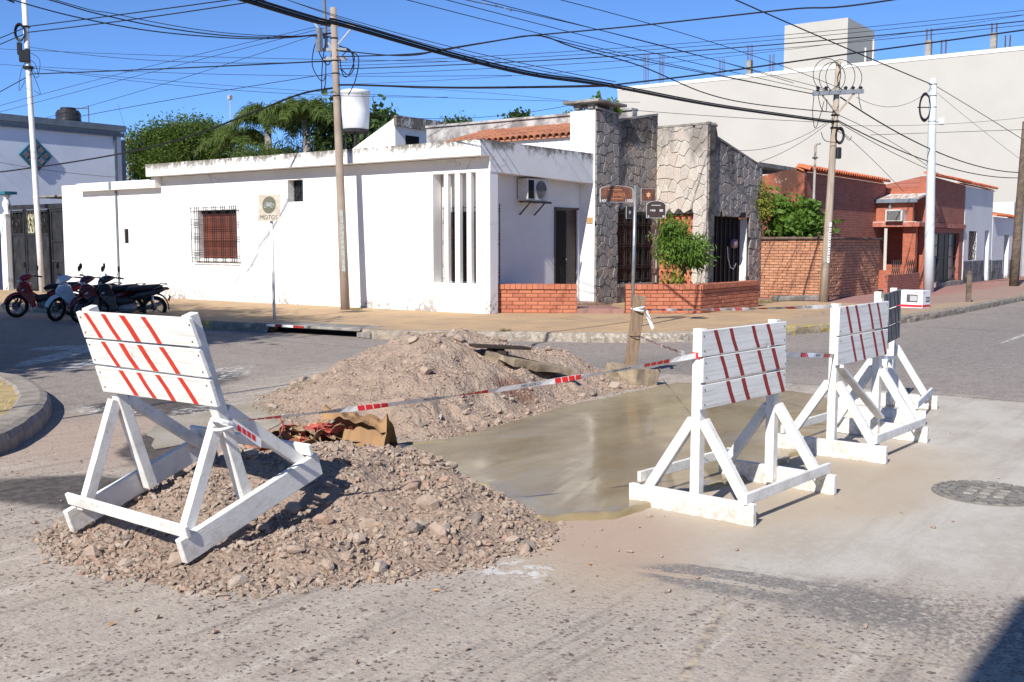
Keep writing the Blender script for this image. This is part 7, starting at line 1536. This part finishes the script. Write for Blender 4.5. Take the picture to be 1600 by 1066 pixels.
# ================================================================ MOTORCYCLES
def motorcycle(label, loc, rz, paint, side, lean=.10, steer=.5, top='m_blk'):
    """x forward, y left; step-through underbone"""
    t_ = thing('motorcycle', label, 'motorcycle', loc, (lean, 0, rz), 'motorcycles parked at the kerb'); RX = Matrix.Rotation(R(90), 3, 'X')
    def part(n_, mb, m_, par=None, sm=False, bv=0): return mb.build(n_, M[m_], par or t_, True, smooth=sm, bevel=bv)
    SM = Matrix.Translation(Vector((.56, 0, 0))) @ Matrix.Rotation(steer, 4, 'Z') @ Matrix.Translation(Vector((-.56, 0, 0)))
    def st(mb): mb.v = [tuple(SM @ Vector(v)) for v in mb.v]; return mb
    for nm, x, f in (('front_wheel', .62, True), ('rear_wheel', -.62, False)):
        c = Vector((x, 0, .28)); mb = MB(); mb.torus(c, .245, .04, RX, 28, 8); tw_ = part(nm, st(mb) if f else mb, 'tyre', None, True)
        mb = MB(); mb.torus(c, .20, .014, RX, 28, 6); mb.lathe(c+Vector((0, .05, 0)), [(.05, 0), (.06, .03), (.06, .07), (.05, .1)], 12, RX)
        for k in range(5): a = 2*math.pi*k/5; mb.beam(c, c+Vector((.2*math.cos(a), 0, .2*math.sin(a))), .02, .035, (0, 1, 0))
        part('rim', st(mb) if f else mb, 'alu', tw_)
        if f: mb = MB(); mb.lathe(c+Vector((0, -.045, 0)), [(.11, 0), (.11, .004)], 20, RX); part('brake_disc', st(mb), 'chrome', tw_)
    mb = MB()
    for s in (-1, 1): mb.tube([(.62, s*.075, .28), (.50, s*.075, .62)], [.028, .022], 8)
    part('fork', st(mb), 'plastic_b', None, True)
    # mudguard: curved shell over the front wheel
    def shell(prof, hw, th_=.012):
        mb = MB(); vs = []; fs = []; k = len(prof); m_ = 5
        for (x, z), w_ in zip(prof, hw):
            for j_ in range(m_): a = (j_/(m_-1)-.5)*2; vs.append((x, a*w_, z-abs(a)**2*w_*.6))
        fs = [(i*m_+j_, i*m_+j_+1, (i+1)*m_+j_+1, (i+1)*m_+j_) for i in range(k-1) for j_ in range(m_-1)]; mb.add(vs, fs); return mb
    pr = [(.62+.33*math.cos(a), .28+.34*math.sin(a)) for a in np.linspace(R(15), R(150), 9)]; o = part('front_mudguard', st(shell(pr, [.05, .06, .07, .075, .08, .08, .075, .07, .05])), paint, None, True); o.modifiers.new('t', 'SOLIDIFY').thickness = .012
    def body(name, secs, m_, sm=True, steerit=False, par=None):
        """closed loft: sections (x, zmid, half width, half height)"""
        mb = MB(); n = 12; vs = []
        for x, z, w_, h in secs:
            for k in range(n): a = 2*math.pi*k/n; ca, sa = math.cos(a), math.sin(a); vs.append((x, w_*math.copysign(abs(ca)**.7, ca), z+h*math.copysign(abs(sa)**.7, sa)))
        K = len(secs); fs = [(i*n+j_, i*n+(j_+1) % n, (i+1)*n+(j_+1) % n, (i+1)*n+j_) for i in range(K-1) for j_ in range(n)] + [tuple(range(n-1, -1, -1)), tuple((K-1)*n+j_ for j_ in range(n))]
        mb.add(vs, fs); return part(name, st(mb) if steerit else mb, m_, par, sm)
    # leg shield: two swept side panels with a nose
    for s in (-1, 1):
        mb = MB(); mb.prism([(.52, s*.07, .80), (.60, s*.05, .62), (.44, s*.19, .44), (.30, s*.21, .26), (.22, s*.20, .30), (.26, s*.17, .60), (.36, s*.12, .82)], (0, s*.025, 0)); part('leg_shield', mb, paint, None, False, .01)
    body('front_cowl', [(.30, .74, .07, .08), (.42, .74, .11, .13), (.54, .72, .08, .12), (.62, .68, .03, .05)], paint)
    hc = body('headlight_cowl', [(.22, .985, .07, .03), (.32, .98, .11, .06), (.44, .95, .12, .075), (.53, .91, .09, .06), (.57, .89, .04, .03)], paint, True, True)
    body('headlight', [(.50, .90, .085, .045), (.555, .885, .075, .042), (.585, .875, .03, .02)], 'lens', True, True)
    for s in (-1, 1):
        mb = MB(); mb.prism([(.575, s*.045, .70), (.56, s*.075, .64), (.48, s*.125, .66), (.47, s*.115, .70)], (0, s*.012, 0)); part('turn_signal', mb, 'lens')
    mb = MB(); mb.tube([(.20, -.36, 1.0), (.27, -.2, 1.01), (.33, 0, .99), (.27, .2, 1.01), (.20, .36, 1.0)], .013, 7); hb = part('handlebar', st(mb), 'plastic_b', None, True)
    for s in (-1, 1):
        mb = MB(); mb.tube([(.19, s*.37, 1.0), (.24, s*.25, 1.008)], .02, 8); part('grip', st(mb), 'plastic_b', hb, True)
        mb = MB(); mb.tube([(.30, s*.22, 1.0), (.30, s*.37, 1.005)], .006, 5); part('brake_lever', st(mb), 'alu', hb)
        mb = MB(); mb.tube([(.27, s*.22, 1.01), (.26, s*.28, 1.17)], .006, 5); mr = part('mirror', st(mb), 'plastic_b'); mb = MB(); mb.lathe((.26, s*.30, 1.215), [(.01, -.012), (.05, -.008), (.055, .0), (.05, .008)], 14, Matrix.Rotation(R(90), 3, 'Y') @ Matrix.Diagonal((1.25, .85, 1))); part('mirror_head', st(mb), 'plastic_b', mr, True)
    body('centre_tunnel', [(.34, .56, .08, .10), (.15, .44, .09, .10), (-.05, .46, .10, .10), (-.2, .55, .10, .12)], 'plastic_b')
    body('side_panel', [(-.05, .53, .09, .07), (-.25, .58, .13, .11), (-.5, .63, .13, .10), (-.78, .71, .09, .06), (-.90, .74, .04, .03)], side)
    body('seat', [(.02, .69, .06, .03), (-.10, .73, .12, .06), (-.30, .745, .14, .06), (-.5, .765, .13, .06), (-.72, .79, .10, .045), (-.80, .79, .05, .02)], 'seat')
    mb = MB(); mb.tube([(-.58, .13, .74), (-.80, .13, .83), (-.90, .07, .84), (-.90, -.07, .84), (-.80, -.13, .83), (-.58, -.13, .74)], .012, 6); part('grab_rail', mb, 'alu', None, True)
    body('engine', [(.18, .30, .09, .07), (.05, .30, .13, .11), (-.12, .30, .14, .12), (-.22, .32, .1, .09)], 'alu', False)
    mb = MB(); mb.tube([(.10, -.10, .26), (-.05, -.13, .18), (-.30, -.14, .22)], .02, 8); mb.tube([(-.30, -.14, .22), (-.36, -.145, .24), (-.78, -.16, .36), (-.82, -.16, .37)], [.025, .045, .05, .03], 10); part('exhaust', mb, 'chrome', None, True)
    mb = MB()
    for s in (-1, 1): mb.beam((-.15, s*.09, .30), (-.62, s*.08, .28), .025, .045)
    part('swingarm', mb, 'plastic_b'); mb = MB()
    for s in (-1, 1): mb.tube([(-.55, s*.11, .60), (-.60, s*.095, .30)], [.03, .022], 8)
    part('shock_absorber', mb, 'chrome', None, True)
    body('tail_light', [(-.86, .73, .06, .035), (-.93, .73, .05, .03), (-.96, .72, .02, .015)], 'redlens')
    pr = [(-.62-.32*math.cos(a), .28+.36*math.sin(a)) for a in np.linspace(R(-5), R(100), 8)]; o = part('rear_mudguard', shell(pr, [.06]*8), 'plastic_b', None, True); o.modifiers.new('t', 'SOLIDIFY').thickness = .01
    mb = MB(); mb.obox((-.955, 0, .50), .006, .17, .12, M=Matrix.Rotation(-.35, 3, 'Y')); part('number_plate', mb, 'gbox'); mb = MB(); mb.tube([(-.02, .1, .22), (-.08, .25, .02)], .012, 6); part('side_stand', mb, 'alu')
    for s in (-1, 1): mb = MB(); mb.tube([(-.02, s*.10, .24), (-.02, s*.26, .24)], .014, 6); part('foot_peg', mb, 'plastic_b')
    return t_
def park(label, fx, fy, rz, paint, side, **kw):
    f = gz(fx, fy); d = Vector((math.cos(rz), math.sin(rz), 0)); c = Vector((f.x, f.y, 0)) - d*.62*.92; o = motorcycle(label, (c.x, c.y, 0), rz, paint, side, **kw); o.scale = (.92,)*3; return o
park('red motorcycle at the left end of the parked row', 27, 496, R(158), 'm_red', 'm_red', lean=-.12, steer=.35)
park('pale blue and white motorcycle, second from the left in the parked row', 87, 502, R(172), 'm_wht', 'm_red', lean=-.12, steer=.45)
park('maroon motorcycle, third from the left in the parked row', 123, 504, R(172), 'm_mar', 'm_mar', lean=-.12, steer=.45)
park('all black motorcycle at the right end of the parked row', 152, 503, R(155), 'm_blk', 'm_blk', lean=-.12, steer=.4)
bpy.context.view_layer.update()
